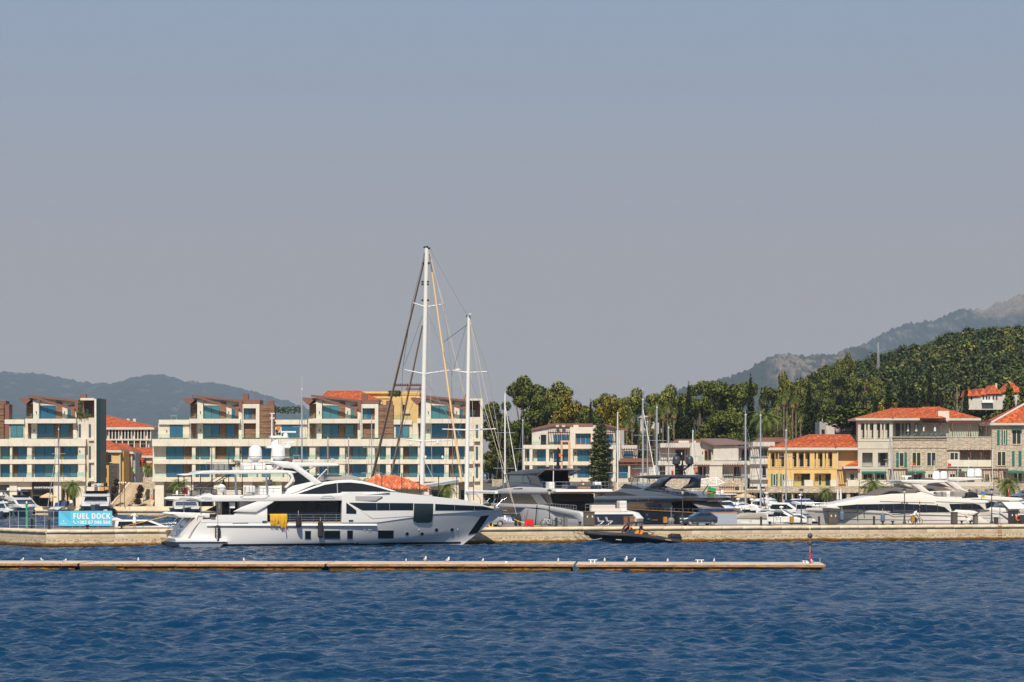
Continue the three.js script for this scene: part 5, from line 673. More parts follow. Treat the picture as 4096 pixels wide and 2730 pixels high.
{
const f=new Frame(3940,1610,800),t=thing('hillside_house','row of gabled white houses with red roofs on the wooded slope','house',f);reseed(118);
box(t,f,'wall',M.offWhite,3876,4100,1580,1640,-12,0);box(t,f,'balcony',M.white,3930,3975,1600,1612,0,1.4);for(const x of[3884,3932,3945,3955,3972,3985])windowPart(t,f,x,x+6,1584,1600,0.05,{n:1,glass:M.glassDark});
const gab=(a,b,c,e)=>{const A=f.p(a,e,0.6),B=f.p(b,e,0.6),m=f.p((a+b)/2,c,0.6);new Bag(f).hex([[A[0],A[1]-0.3,0.6],[B[0],B[1]-0.3,0.6],[B[0],B[1]-0.3,-12],[A[0],A[1]-0.3,-12]],[[m[0]-0.1,m[1],-1.4],[m[0]+0.1,m[1],-1.4],[m[0]+0.1,m[1],-12],[m[0]-0.1,m[1],-12]]).build('roof',M.tiles,t);};
gab(3870,3896,1558,1582);gab(3894,3924,1556,1580);gab(3922,3952,1552,1576);gab(3948,4012,1540,1572);gab(4010,4100,1530,1566);box(t,f,'chimney',M.offWhite,3983,3990,1534,1556,-5,-4);box(t,f,'chimney',M.offWhite,4037,4045,1528,1552,-5,-4);
}
{
const zq=-8.4,base=onQuay(quayX(1560,zq),zq,QH),f=Frame.at(base,QD),t=thing('dock_house','small fuel dock house with a terracotta tiled roof on the quay behind the yacht','dock house',f);reseed(119);
const eave=f.p(1718,1958,2.6),rdg=f.p(1582,1908,0),e0=-4.2,e1=eave[0],hy=eave[1],ry=rdg[1],rx0=-1.6,rx1=rdg[0];
new Bag().box(e0+0.6,e1-0.6,0,hy-0.25,-2,2).build('wall',M.cream,t);new Bag().box(e0,e1,hy-0.28,hy-0.03,-2.6,2.6,0.04).build('eave_board',M.offWhite,t);
new Bag().quads([[[e0,hy,2.6],[e1,hy,2.6],[rx1,ry,0],[rx0,ry,0]],[[e1,hy,-2.6],[e0,hy,-2.6],[rx0,ry,0],[rx1,ry,0]],[[e1,hy,2.6],[e1,hy,-2.6],[rx1,ry,0]],[[e0,hy,-2.6],[e0,hy,2.6],[rx0,ry,0]],[[e0,hy,-2.6],[e1,hy,-2.6],[e1,hy,2.6],[e0,hy,2.6]]]).build('roof_deck',M.ridge,t);
const cols=[[0.62,0.15,0.05],[0.55,0.11,0.04],[0.68,0.2,0.06],[0.6,0.3,0.13],[0.36,0.12,0.07],[0.58,0.14,0.05]].map(c=>std(c,0.85));const g=new THREE.CylinderGeometry(0.15,0.18,0.62,7,1,false,0,PI);g.rotateY(-PI/2);g.rotateX(0);
const slope=Math.hypot(2.6,ry-hy),rows=Math.round(slope/0.34),ang=Math.atan2(2.6,ry-hy);let count=0;
for(let r=0;r<rows;r++){const k=(r+0.4)/rows,x0=lerp(e0,rx0,k),x1=lerp(e1,rx1,k);for(let x=x0+0.15;x<x1;x+=0.36){if(count++>285)continue;const m=mesh('roof_tile',g,pick(cols),t);m.position.set(x,lerp(hy,ry,k)+0.03,lerp(2.6,0,k)+0.03);m.rotation.set(-ang,0,0);m.rotation.z+=rnd(-0.03,0.03);}}
const L2=Math.hypot(e1-rx1,ry-hy),q=new Bag();for(let r=0;r<rows;r++){const k=(r+0.4)/rows;for(let z=-2.5*(1-k);z<2.5*(1-k);z+=0.36){const gg=g.clone();gg.rotateX(-Math.atan2(e1-rx1,ry-hy));gg.rotateY(PI/2);gg.translate(lerp(e1,rx1,k),lerp(hy,ry,k)+0.03,z);q.add(gg);}}q.build('side_tiles',cols[0],t).userData.kind='stuff';
new Bag().bar([e1,hy,2.6],[rx1,ry+0.04,0],0.13).bar([rx0,ry+0.04,0],[rx1,ry+0.04,0],0.13).build('ridge_tiles',cols[1],t);
}
const traced=(t,f)=>(n,m,fn,label)=>{const b=new Bag(f);fn(b);return n.endsWith('*')?b.each(n.slice(0,-1),m,t):b.build(n,m,t,label);};
{
const f=Frame.at(onQuay(quayX(2339,-13.3),-13.3,0),QD-90),W=7,t=thing('motor_yacht','grey and white motor yacht with a navy wheelhouse, stern towards the quay','yacht',f),Y=traced(t,f);
const P=(x,y,z=0)=>f.p(x,y,z),far=z=>-W-z,lt=std([0.7,0.68,0.65],0.35,{clearcoat:0.4});
const xs=P(2331,2080)[0]-0.9,xb=P(1955,2080)[0]-3,yS=P(2150,2046)[1];
const H=new Hull({zc:-W/2,B:W/2,pd:5,pw:2.5,stem:[[0,xb+3.5],[yS,xb]],stern:[[0,xs+0.6],[yS,xs]],sheer:[[xb-5,yS+0.4],[xs+1,yS]]});
Y('hull',M.greyHull,b=>{H.geo(50).forEach(g=>b.add(g));b.quads(H.transom());});Y('main_deck',M.teak,b=>b.quads(H.cap(40,1,0.05)));
Y('stern_door',M.navy,b=>b.box(xs+0.2,xs+0.75,0.3,yS-0.3,-W+1.0,-1.0));Y('swim_platform',M.teak,b=>b.box(xs-0.5,xs+1.3,0.35,0.5,-W+0.8,-0.8));Y('stern_lip',M.gel,b=>b.box(xs-1.5,xs+0.5,yS-0.22,yS+0.02,-W+0.5,-0.5,0.08));Y('wood_panel',M.wood,b=>b.box(xs-0.3,xs+0.9,0.4,yS-0.4,-W+0.5,-W+2.1));
Y('hull_panel',M.greyHull,b=>b.poly([[2080,2052],[2101,2033],[2186,2042],[2216,2072],[2335,2080],[2331,2108],[2080,2108]],-0.5,0.03,0.03));
Y('side_recess',M.glassDark,b=>b.poly([[1975,2024],[2150,2030],[2290,2058],[2290,2080],[1975,2060]],far(-0.7),-0.7));
const gun=[[1965,2014],[2150,2020],[2216,2031.5],[2298,2046.5],[2320,2053],[2339,2076],[2332,2108],[2311,2108],[2317,2084],[2288,2064],[2210,2047],[2150,2034],[1965,2027]];
Y('gunwale*',lt,b=>{b.poly(gun,-0.75,0.05,0.05);b.mpoly(gun.map(p=>{const q=P(p[0],p[1],0.05);return[q[0],q[1]];}),-W,-W+0.8,0.05);});
Y('upper_deck',lt,b=>b.poly([[1944,1968],[2010,1956],[2063,1949],[2140,1951],[2221,1959],[2224,1968],[2205,1975],[1985,1976]],-W,0,0.12));Y('fore_coaming',M.navy,b=>b.poly([[1940,1966],[1985,1952],[2012,1939],[2040,1932],[2094,1936],[2185,1953],[2140,1956],[2070,1951],[2012,1957]],-W+0.5,-0.5,0.1));Y('deck_slot',M.navy,b=>b.poly([[2055,1955],[2090,1953],[2088,1957],[2050,1957]],-0.05,0.03));
const zr0=-1.1,zr1=-5.5;
Y('wheelhouse',M.navy,b=>{b.poly([[2005,1946],[2024,1929],[2126,1931],[2166,1941],[2180,1952]],zr1+0.1,zr0-0.1);b.poly([[2110,1902],[2150,1905],[2167,1941],[2126,1934]],zr0-0.5,zr0);b.poly([[2110,1902],[2150,1905],[2167,1941],[2126,1934]],zr1,zr1+0.5);});
Y('wheelhouse_window',std([0.16,0.24,0.25],0.06,{metalness:0.3}),b=>b.poly([[2017,1901],[2112,1903],[2127,1932],[2024,1930]],zr1+0.1,zr0-0.05));Y('window_mullion*',M.navy,b=>{for(const[x,y]of[[2034,2030],[2087,2092],[2108,2122]])b.pbar([x,1902,zr0],[y,1931,zr0],0.07);});
Y('roof',M.navy,b=>b.poly([[2012,1901],[2040,1889],[2104,1879],[2176,1875],[2182,1881],[2150,1905],[2110,1903]],zr1,zr0,0.1));Y('roof_edge',M.roofBrown,b=>{b.pbar([2150,1905.5,zr0+0.03],[2180,1882,zr0+0.03],0.05);const q=P(2181,1881,zr0);b.bar([q[0]+0.03,q[1],zr0],[q[0]+0.03,q[1],zr1],0.06);});
Y('aft_glass',M.black,b=>b.poly([[2125,1904],[2158,1903],[2168,1952],[2130,1952]],zr1+0.4,zr0-0.4));Y('support_pole',M.white,b=>b.pbar([2214,1884,-1.6],[2213,1956,-1.6],0.05));
const dk=P(2221,1958,-0.2);Y('deck_rail',M.steel,b=>{const a=P(2168,1955,-0.25);rail(b,[[a[0],dk[1],-0.25],[dk[0],dk[1],-0.25],[dk[0],dk[1],-W+0.25],[a[0],dk[1],-W+0.25]],0.85,0.025,1.3,1);});
Y('dinghy_crate*',M.gel,b=>{for(const z of[-0.55,-6.3])b.box(dk[0]-3.6,dk[0]-2.6,dk[1]+0.05,dk[1]+0.85,z-0.45,z+0.35,0.12);});Y('bench',M.teak,b=>b.box(dk[0]-0.9,dk[0]-0.3,dk[1],dk[1]+0.3,-4.6,-3.1));Y('deck_bulwark',M.navy,b=>b.box(dk[0]-3,dk[0]-0.6,dk[1],dk[1]+0.5,-6,-2));Y('ladder',M.steel,b=>{for(let k=0;k<4;k++)b.box(dk[0]-0.35,dk[0]-0.31,dk[1]+0.15+k*0.2,dk[1]+0.18+k*0.2,-1.9,-1.1);});
Y('saloon',M.glassDark,b=>b.poly([[2005,1976],[2202,1976],[2205,2030],[1995,2020]],far(-0.9),-0.9));Y('saloon_pillar',M.greyHull,b=>b.poly([[2122,1979],[2160,1979],[2192,2019],[2152,2019]],-1.1,-0.8));Y('saloon_glass',M.glassGreen,b=>b.poly([[2180,1977],[2200,1977],[2212,2019],[2196,2019]],-1.2,-0.85));
const ck=P(2205,2020,-1);Y('aft_bulkhead',M.black,b=>b.box(ck[0]+0.02,ck[0]+0.2,yS,P(2205,1977,-1)[1],-6.2,-0.9));Y('stair',M.steel,b=>{b.bar([ck[0]+0.6,yS+0.1,-1.3],[ck[0]-1.4,P(2205,1977,-1)[1],-1.0],0.05);b.bar([ck[0]+0.6,yS+0.1,-2.1],[ck[0]-1.4,P(2205,1977,-1)[1],-1.8],0.05);});Y('ceiling',M.roofBrown,b=>{const q=P(2221,1973,-0.3);b.box(q[0]-5,q[0]-0.25,q[1]-0.08,q[1]-0.03,-W+0.4,-0.4);});
Y('sofa',M.cushion,b=>{b.box(xs-2.4,xs-1.6,yS,yS+0.85,-4.8,-1.9,0.12);b.box(xs-1.8,xs-1.0,yS,yS+0.45,-5.2,-1.7,0.12);});Y('cockpit_rail',M.steel,b=>rail(b,[[ck[0]-0.5,yS+0.25,-0.4],[xs-2.6,yS+0.1,-0.4]],0.7,0.025,1,1));Y('cockpit_rail',M.steel,b=>rail(b,[[xs-1.7,yS+0.2,-1.2],[xs-1.7,yS+0.2,-6.2]],0.75,0.025,1,1));Y('side_pillar',lt,b=>b.box(xs-4.5,xs-3.4,yS,yS+1.3,-W+0.2,-W+1.1,0.1));
Y('radar_mast',M.black,b=>{const r=P(2232,1876,-3.3),top=P(2233,1792,-3.3);b.bar(r,top,0.2,0.1,8);for(const[y,a,c]of[[1822,-1.2,0.3],[1848,-0.5,0.6],[1834,-0.3,0.7]]){const q=P(2232,y,-3.3);b.box(q[0]-0.15,q[0]+0.15,q[1]-0.05,q[1]+0.05,-3.3+a,-3.3+c,0.02);}for(const[y,o]of[[1806,-0.3],[1858,-0.5],[1845,-0.6]]){const q=P(2232,y,-3.3+o);b.sph(q[0],q[1],q[2],0.2,0.22,0.2,8);}});Y('roof_dome',M.black,b=>{const q=P(2186,1872,-2.6);b.sph(q[0],q[1],q[2],0.4,0.15,0.4,10);});Y('whip_aerial*',M.white,b=>{b.pbar([2214,1876,-1.8],[2214,1815,-1.8],0.03);b.pbar([2269,1878,-4.2],[2269,1855,-4.2],0.03);});
Y('mooring_line',M.black,b=>{const a=P(2148,2022,0.1),c=P(2140,2108,0.15);b.bar(a,c,0.05);});Y('porthole',M.black,b=>{const q=P(2098,2070,0.06);b.sph(q[0],q[1],0.03,0.14,0.14,0.05,10);});
const at=(px,py,z)=>{const p=P(px,py,z);return f.o.clone().addScaledVector(f.u,p[0]).addScaledVector(f.n,p[2]).add(new V3(0,p[1],0));};
flagThing('ensign_flag','limp red, white and blue flag on the upper stern of the grey yacht',Frame.at(at(2327,1926,-4.3),40),0.35,0.9,[[0,1,0,0.55,M.clothBlue],[0,1,0.55,0.75,M.white]],M.red,undefined,0.2);
flagThing('courtesy_flag','tiny orange flag on the black radar mast of the grey yacht',Frame.at(at(2236,1816,-3.2),10),0.3,0.35,[],M.orange);
}
{
const f=Frame.at(onQuay(quayX(2774,-13.2),-13.2,0),QD-90),W=5.7,t=thing('motor_yacht','dark metallic grey motor yacht with two black domes behind the parked car','yacht',f),Y=traced(t,f);
const P=(x,y,z=0)=>f.p(x,y,z),far=z=>-W-z,yS=P(2700,2051)[1],xs=P(2774,2060)[0]-0.3,xb=P(2345,2040)[0]-3;
const H=new Hull({zc:-W/2,B:W/2,pd:4.5,pw:2.2,stem:[[0,xb+4],[yS,xb]],stern:[[0,xs+1.2],[yS,xs]],sheer:[[xb-5,yS+0.3],[xs+2,yS]]});
Y('hull',M.graphiteDark,b=>H.geo(50).forEach(g=>b.add(g)));Y('transom',std([0.27,0.3,0.35],0.4,{clearcoat:0.3}),b=>b.quads(H.transom()));Y('main_deck',M.teak,b=>b.quads(H.cap(40,1,0.05)));
Y('cap_rail*',M.brassy,b=>{for(const s of[1,-1]){const pts=[];for(let k=0;k<=30;k++){const[x,y]=H.xy(k/30*0.98,1);pts.push([x,y+0.03,H.zc+s*H.hb(k/30*0.98,1)]);}b.path(pts,0.05,4);}b.bar([xs,yS+0.03,-W+0.2],[xs,yS+0.03,-0.2],0.05);});
Y('hull_stripe',M.navy,b=>H.band(xb+6,xs,[[-99,0.75],[99,0.75]],[[-99,0.85],[99,0.85]],30,1,0.02,0,[1]).forEach(g=>b.add(g)));
{const L=new Bag();lettering(L,'OSHIP',-4.2,0,0,2.0,0.42,fReg,0.03);const g=L.g[0];g.rotateY(PI/2);g.translate(xs+0.32,1.75,-0.6);L.build('name_lettering',M.black,t);}
Y('side_deck',M.graphite,b=>b.poly([[2345,1995],[2385,1988],[2438,1985],[2659,1984],[2722,1986],[2737,1992],[2732,2004],[2700,2008],[2363,2008]],-W,0.05,0.2));Y('deck_joint*',M.alu,b=>{for(const x of[2556,2598])b.pbar([x,1987,0.07],[x-4,2005,0.07],0.03);});
Y('coachroof',M.graphite,b=>b.poly([[2402,1988],[2440,1973],[2461,1964],[2484,1955],[2575,1958],[2630,1967],[2680,1978],[2725,1987]],-W+0.5,-0.5,0.15));Y('coachroof_window',M.glassDark,b=>b.poly([[2412,1984],[2440,1970],[2478,1968],[2552,1983]],-0.7,-0.44));
Y('windscreen',M.glassDark,b=>b.poly([[2480,1955],[2498,1936],[2545,1946],[2570,1956]],-W+0.9,-0.8));Y('arch*',M.graphite,b=>{const a=[[2574,1959],[2632,1961],[2652,1932],[2682,1908],[2640,1912],[2612,1934]];b.poly(a,-0.9,-0.4,0.05);b.poly(a,far(-0.4),far(-0.9),0.05);});Y('arch_stripe*',M.black,b=>{for(let k=0;k<3;k++)b.pbar([2612-k*5,1935+k*5,-0.38],[2650-k*4,1937+k*5,-0.38],0.05);});{const p=P(2602,1954,-0.38),L=new Bag();lettering(L,'SAN MARCO',p[0],p[1],-0.4,2.0,0.16,fReg,0.03);L.build('name_lettering',M.black,t);}
Y('hardtop',M.graphiteDark,b=>b.poly([[2529,1913],[2545,1907],[2580,1903],[2640,1901],[2672,1902],[2676,1908],[2640,1914],[2600,1917],[2560,1913]],-W+0.6,-0.5,0.1));Y('hardtop_strut*',M.steel,b=>{b.pbar([2534,1913,-0.8],[2522,1945,-0.8],0.05);b.pbar([2552,1914,-0.8],[2549,1948,-0.8],0.04);b.pbar([2550,1910,-4.6],[2546,1946,-4.6],0.04);});Y('aft_support',M.navy,b=>b.poly([[2722,1956],[2752,1936],[2764,1911],[2796,1914],[2793,1953]],-3.7,-3.4,0.03));
Y('flybridge_coaming',M.navy,b=>b.poly([[2610,1966],[2680,1968],[2722,1978],[2736,1985],[2700,1988],[2620,1978]],-W+0.5,-0.6,0.08));Y('deck_rail',M.steel,b=>{const a=P(2645,1972,-0.3),c=P(2720,1980,-0.3);rail(b,[[a[0],a[1],-0.3],[c[0],a[1]-0.2,-0.3],[c[0],a[1]-0.2,-W+0.4]],0.6,0.025,1.4,0);});
Y('saloon',M.graphite,b=>b.poly([[2360,2008],[2684,2008],[2703,2053],[2350,2052]],far(-0.7),-0.7));Y('saloon_window',M.glassDark,b=>b.poly([[2362,2010],[2618,2011],[2638,2020],[2649,2041],[2600,2043],[2362,2038]],-0.75,-0.62));Y('window_mullion',M.graphiteDark,b=>{b.pbar([2478,2011,-0.6],[2480,2042,-0.6],0.07);b.pbar([2490,2012,-0.6],[2490,2042,-0.6],0.04);});const ck=P(2690,2040,-0.8);Y('aft_bulkhead',M.black,b=>b.box(ck[0]-0.5,ck[0]+0.25,yS,P(2690,2009,-0.8)[1],-W+0.7,-0.72));
Y('side_rail',M.steel,b=>{const a=P(2560,2051,-0.1);rail(b,[[a[0],yS,-0.1],[xs-0.3,yS,-0.15],[xs-0.1,yS,-W+0.3]],0.45,0.022,1.5,0);});Y('cockpit_table',M.teak,b=>b.box(xs-2.6,xs-1.2,yS+0.55,yS+0.62,-4,-1.8));Y('stern_sofa',M.canvasBlue,b=>b.box(xs-0.9,xs-0.3,yS,yS+0.5,-5,-1,0.08));
Y('awning',M.canvasGrey,b=>{const q=[P(2764,2010,-1.1),P(2870,2008,-4.9),P(2900,2034,-5.5),P(2801,2037,-1.9)];b.quads([q,q.map(p=>[p[0],p[1]+0.04,p[2]]).reverse()]);});Y('hull_fitting*',M.steel,b=>{for(const[x,y]of[[2595,2078],[2588,2061],[2690,2064]]){const p=P(x,y,0.04);b.box(p[0]-0.4,p[0]+0.4,p[1]-0.12,p[1]+0.12,0,0.06,0.03);}});Y('boarding_rod',M.brassy,b=>b.pbar([2608,2082,0.08],[2630,2082,0.08],0.05));
for(const[px,z]of[[2706,-1.7],[2759,-3.2]]){Y('radome',M.graphiteDark,b=>{const p=P(px,1862,z),q=P(px,1824,z);radome(b,p[0],p[1],z,0.46,q[1]-p[1]);},'dark satellite dome');Y('dome_arm',M.black,b=>{const m=P(2730,1884,-2.4),p=P(px,1863,z);b.bar(m,p,0.1,0.14);});}
Y('radar_mast',M.black,b=>{const a=P(2730,1903,-2.4);b.bar(a,P(2730,1806,-2.4),0.13,0.06,8);for(const o of[-0.35,0.35])b.bar([a[0],a[1],-2.4+o],P(2730,1850,-2.4+o),0.07);for(const y of[1866,1880,1893]){const q=P(2730,y,-2.4);b.box(q[0]-0.1,q[0]+0.1,q[1]-0.06,q[1]+0.06,-3.0+0.2,-1.5,0.02);}for(const[x,y]of[[2709,1880],[2709,1891]]){const q=P(x,y,-1.8);b.sph(q[0],q[1],q[2],0.18,0.2,0.18,8);}});Y('small_dome',M.graphiteDark,b=>{const q=P(2787,1894,-4);b.sph(q[0],q[1],q[2],0.18,0.18,0.18,10);});Y('mast_sensor',M.white,b=>{const q=P(2727,1820,-2.3);b.bar(q,[q[0],q[1]+0.25,q[2]],0.05);});
const at=(px,py,z)=>{const p=P(px,py,z);return f.o.clone().addScaledVector(f.u,p[0]).addScaledVector(f.n,p[2]).add(new V3(0,p[1],0));};
const fl=flagThing('ensign_flag','green, black and red flag with yellow edges on the stern of the dark yacht',Frame.at(at(2830,1950,-4.6),12),1.0,0.95,[[0,1,0,0.42,M.red],[0,1,0.36,0.66,M.yellowPaint],[0,1,0.41,0.61,M.black]],M.green);new Bag().bar([-0.9,-1.1,0],[0.1,0.25,0],0.06).build('staff',M.black,fl);
flagThing('courtesy_flag','small red flag left of the black domes',Frame.at(at(2687,1884,-1.5),12),0.22,0.5,[],M.red,undefined,0.4);flagThing('courtesy_flag','small orange-red flag right of the black domes',Frame.at(at(2779,1874,-4),12),0.3,0.5,[],M.orange,undefined,0.3);
fenderThing('round grey fender low on the dark yacht beside the parked car',at(2685,2090,0.4),1.1,0.42,M.canvasGrey,0,undefined,1.2);
}
function whiteYacht(label,zq,dx,dy,o={}){
const f=Frame.at(onQuay(quayX(3250,zq),zq,0),QD),W=6,sh=a=>a.map(p=>[p[0]+dx,p[1]+dy,...p.slice(2)]),t=thing('motor_yacht',label,'yacht',f),Y=traced(t,f);
const P=(x,y,z=0)=>f.p(x+dx,y+dy,z),far=z=>-W-z,L=a=>a.map(p=>P(p[0],p[1],-0.3));
const tip=P(3213,2039,-W/2),st=P(3280,2098,-W/2),sl=(tip[0]-st[0])/(tip[1]-st[1]),xs=P(3958,2090)[0];
const H=new Hull({zc:-W/2,B:W/2,pd:3.2,pw:2.5,wl:0.93,stem:[[0,tip[0]-tip[1]*sl],[tip[1],tip[0]]],stern:[[0,xs+0.4],[1.9,xs],[3.2,xs-2]],sheer:L([[3205,2042],[3290,2042],[3371,2045],[3550,2054],[3822,2062],[3912,2074],[3970,2096]])});
Y('hull',M.gelWarm,b=>{H.geo(60).forEach(g=>b.add(g));b.quads(H.transom());b.quads(H.cap(50,1,0.04));});Y('bulwark',M.gelWarm,b=>H.band(P(3905,2060)[0],tip[0]+0.5,L([[3200,2043],[3371,2046],[3550,2055],[3575,2067],[3643,2066],[3660,2059],[3822,2063],[3912,2074]]),L([[3200,2036.5],[3290,2034],[3371,2038],[3548,2046],[3573,2064],[3640,2062],[3655,2052],[3822,2056],[3912,2069]]),60,2,0.06,0.15).forEach(g=>b.add(g)));
Y('hull_stripe',M.slate,b=>{const pts=[];for(let px=3260;px<=3895;px+=25)pts.push(H.on(f,px+dx,dy+pl([[3260,2046],[3550,2058],[3900,2068]],px),0.03));b.path(pts,0.035,4);const p2=[];for(let px=3300;px<=3880;px+=25)p2.push(H.on(f,px+dx,dy+pl([[3300,2076],[3880,2084]],px),0.03));b.path(p2,0.02,4);});
Y('deckhouse',M.gelWarm,b=>b.poly(sh([[3308,2034],[3308,2026],[3398,2007],[3491,1987],[3569,1977],[3678,1974],[3745,1987],[3870,1998],[3950,2003],[3962,2011],[3940,2016],[3800,2018],[3812,2054],[3560,2050]]),far(-0.7),-0.7,0.12));Y('strip_window',M.glassDark,b=>b.poly(sh([[3351,2026],[3429,2019],[3608,2016],[3740,2022],[3780,2030],[3803,2050],[3660,2052],[3640,2060],[3576,2060],[3560,2044],[3375,2038]]),-0.9,-0.62));Y('window_mullion*',M.graphiteDark,b=>{for(const x of[3430,3456,3515,3536,3575,3655,3705,3750])b.pbar([x+dx,2018+dy,-0.6],[x+2+dx,2050+dy,-0.6],0.06);});
Y('flybridge_line*',M.gelGrey,b=>{b.pbar([3520+dx,2006+dy,-0.66],[3740+dx,2012+dy,-0.66],0.03);b.pbar([3745+dx,2007+dy,-0.66],[3900+dx,2013+dy,-0.66],0.03);});Y('foredeck_rail',M.steel,b=>{const pts=[];for(let px=3225;px<=3420;px+=28){const q=H.on(f,px+dx,2036+dy,-0.2);pts.push([q[0],pl([[3220,2034],[3300,2030],[3420,2004]],px)*0+q[1]+0.1,q[2]]);}rail(b,pts,0.6,0.02,1.5,1);});
Y('windscreen_cover',std([0.13,0.1,0.09],0.85),b=>b.poly(sh([[3508,1982],[3550,1961],[3589,1954],[3640,1960],[3675,1974],[3640,1980],[3530,1985]]),far(-1.1),-1.1,0.12));Y('side_glass',M.glassDark,b=>b.poly(sh([[3527,1980],[3560,1966],[3590,1966],[3612,1976]]),-1.2,-1.05));Y('helm_console',M.gelGrey,b=>b.poly(sh([[3596,1953],[3615,1942],[3640,1950],[3660,1960]]),-4.2,-2));
Y('arch*',M.gelWarm,b=>{const a=sh([[3604,1929],[3640,1934],[3690,1968],[3735,1978],[3745,1983],[3715,1964],[3684,1938],[3660,1925]]);b.poly(a,-1.6,-0.9,0.08);b.poly(a,far(-0.9),far(-1.6),0.08);});Y('hardtop',M.gelWarm,b=>b.poly(sh([[3604,1924],[3690,1920],[3790,1923],[3800,1928],[3700,1938],[3640,1934],[3610,1930]]),far(-0.8),-0.8,0.1));Y('flybridge_seat*',M.greyCushion,b=>{for(const[a,c,y]of[[3752,3768,1969],[3775,3788,1968],[3818,3862,1966]]){const p=P(a,1988,-1.2),q=P(c,y,-1.2);b.box(p[0],q[0],p[1],q[1],-2.4,-1.2,0.1);}});Y('fly_rail',M.steel,b=>{const a=P(3752,1990,-0.8),c=P(3860,1996,-0.8);rail(b,[a,c],0.4,0.02,1.2,1);});
if(o.grill!==0)Y('deck_cover',M.black,b=>b.poly(sh([[3866,1994],[3872,1976],[3895,1968],[3912,1975],[3918,1992]]),-2.5,-1.2,0.15));Y('radome*',M.gel,b=>{for(const[px,z]of[[3747,-1.9],[3776,-3.6]]){const p=P(px,1922,z),q=P(px,1885,z);radome(b,p[0],p[1],z,0.48,q[1]-p[1]);}});Y('radar',M.gel,b=>{const p=P(3627,1912,-3);b.box(p[0]-0.62,p[0]+0.62,p[1]+0.1,p[1]+0.24,-3.08,-2.92,0.03);b.sph(p[0],p[1],-3,0.2,0.18,0.2,8);b.bar([p[0],p[1]-0.4,-3],p,0.08);});Y('whip_aerial*',M.white,b=>{b.pbar([3832+dx,1958+dy,-1.4],[3834+dx,1810+dy,-1.4],0.035);b.pbar([3738+dx,1925+dy,-3],[3738+dx,1842+dy,-3],0.025);});
Y('cockpit_glass',M.glassDark,b=>b.poly(sh([[3806,2020],[3845,2020],[3830,2046],[3818,2046]]),-1.2,-0.9));Y('tender_cradle',M.gelWarm,b=>b.poly(sh([[3820,2050],[3832,2040],[3900,2044],[3918,2052],[3895,2062],[3840,2060]]),-2.2,-0.4,0.2));Y('side_wing',M.gelWarm,b=>b.poly(sh([[3860,2062],[3920,2066],[3960,2094],[3958,2108],[3930,2108]]),-0.5,0.02,0.05));Y('cockpit_seat',M.cushion,b=>b.poly(sh([[3912,2066],[3926,2040],[3972,2040],[3966,2066]]),-4.5,-1.6,0.12));Y('side_rail',M.steel,b=>{for(const y of[2042,2048])b.pbar([3572+dx,y+dy,-0.1],[3655+dx,y+3+dy,-0.1],0.02);});
return{f,P,H,at:(px,py,z)=>{const p=P(px,py,z);return f.o.clone().addScaledVector(f.u,p[0]).addScaledVector(f.n,p[2]).add(new V3(0,p[1],0));}};
}
{
const r1=whiteYacht('long white motor yacht with a dark window strip lying along the quay at the right',-13.3,0,0);
const r2=whiteYacht('white yacht partly hidden behind the stern of the long white motor yacht',-21.5,138,-10,{grill:0});
const blue=std([0.1,0.16,0.23],0.6);
fenderThing('left blue-grey fender near the bow of the long white yacht',r1.at(3369,2066,0.35),1.15,0.25,blue,QD,'blue fenders on the long white yacht',0.5);fenderThing('right blue-grey fender amidships on the long white yacht',r1.at(3532,2072,0.35),1.15,0.25,blue,QD,'blue fenders on the long white yacht',0.5);fenderThing('pale round fender near the stern of the long white yacht',r1.at(3877,2085,0.4),0.8,0.27,M.canvasWhite,QD,undefined,0.5);
flagThing('ensign_flag','blue and yellow flag on the stern of the long white yacht',Frame.at(r1.at(3928,1967,-3),20),0.45,0.75,[[0,1,0,0.5,M.yellowPaint]],M.blueSign,undefined,0.3);
flagThing('ensign_flag','red flag with a white patch on the yacht at the right edge',Frame.at(r2.at(3896,1958,-2),60),0.4,1.3,[[0,0.6,0.5,0.8,M.white]],M.red,undefined,0.2);
flagThing('courtesy_flag','left small red flag above the white yacht flybridge',Frame.at(r1.at(3652,1852,-2),0),0.32,0.3,[],M.red,undefined,1.6);flagThing('courtesy_flag','right small red flag above the white domes',Frame.at(r1.at(3794,1855,-4),0),0.34,0.32,[],M.red,undefined,1.9);
const a=thing('awning','white striped awning let down over the stern of the yacht at the right edge','awning',r2.f);const q=[r2.P(3867,2017,-1),r2.P(3933,2016,-1),r2.P(3975,2047,0.4),r2.P(3898,2048,0.4)];new Bag().quads([q,q.map(p=>[p[0],p[1]+0.05,p[2]]).reverse()]).build('cloth',M.canvasWhite,a);for(let k=0;k<=5;k++){const L0=q[0].map((v,i)=>lerp(v,q[1][i],k/5)),L1=q[3].map((v,i)=>lerp(v,q[2][i],k/5));new Bag().bar([L0[0],L0[1]+0.07,L0[2]],[L1[0],L1[1]+0.07,L1[2]],0.03).build('batten',M.cushion,a);}
}
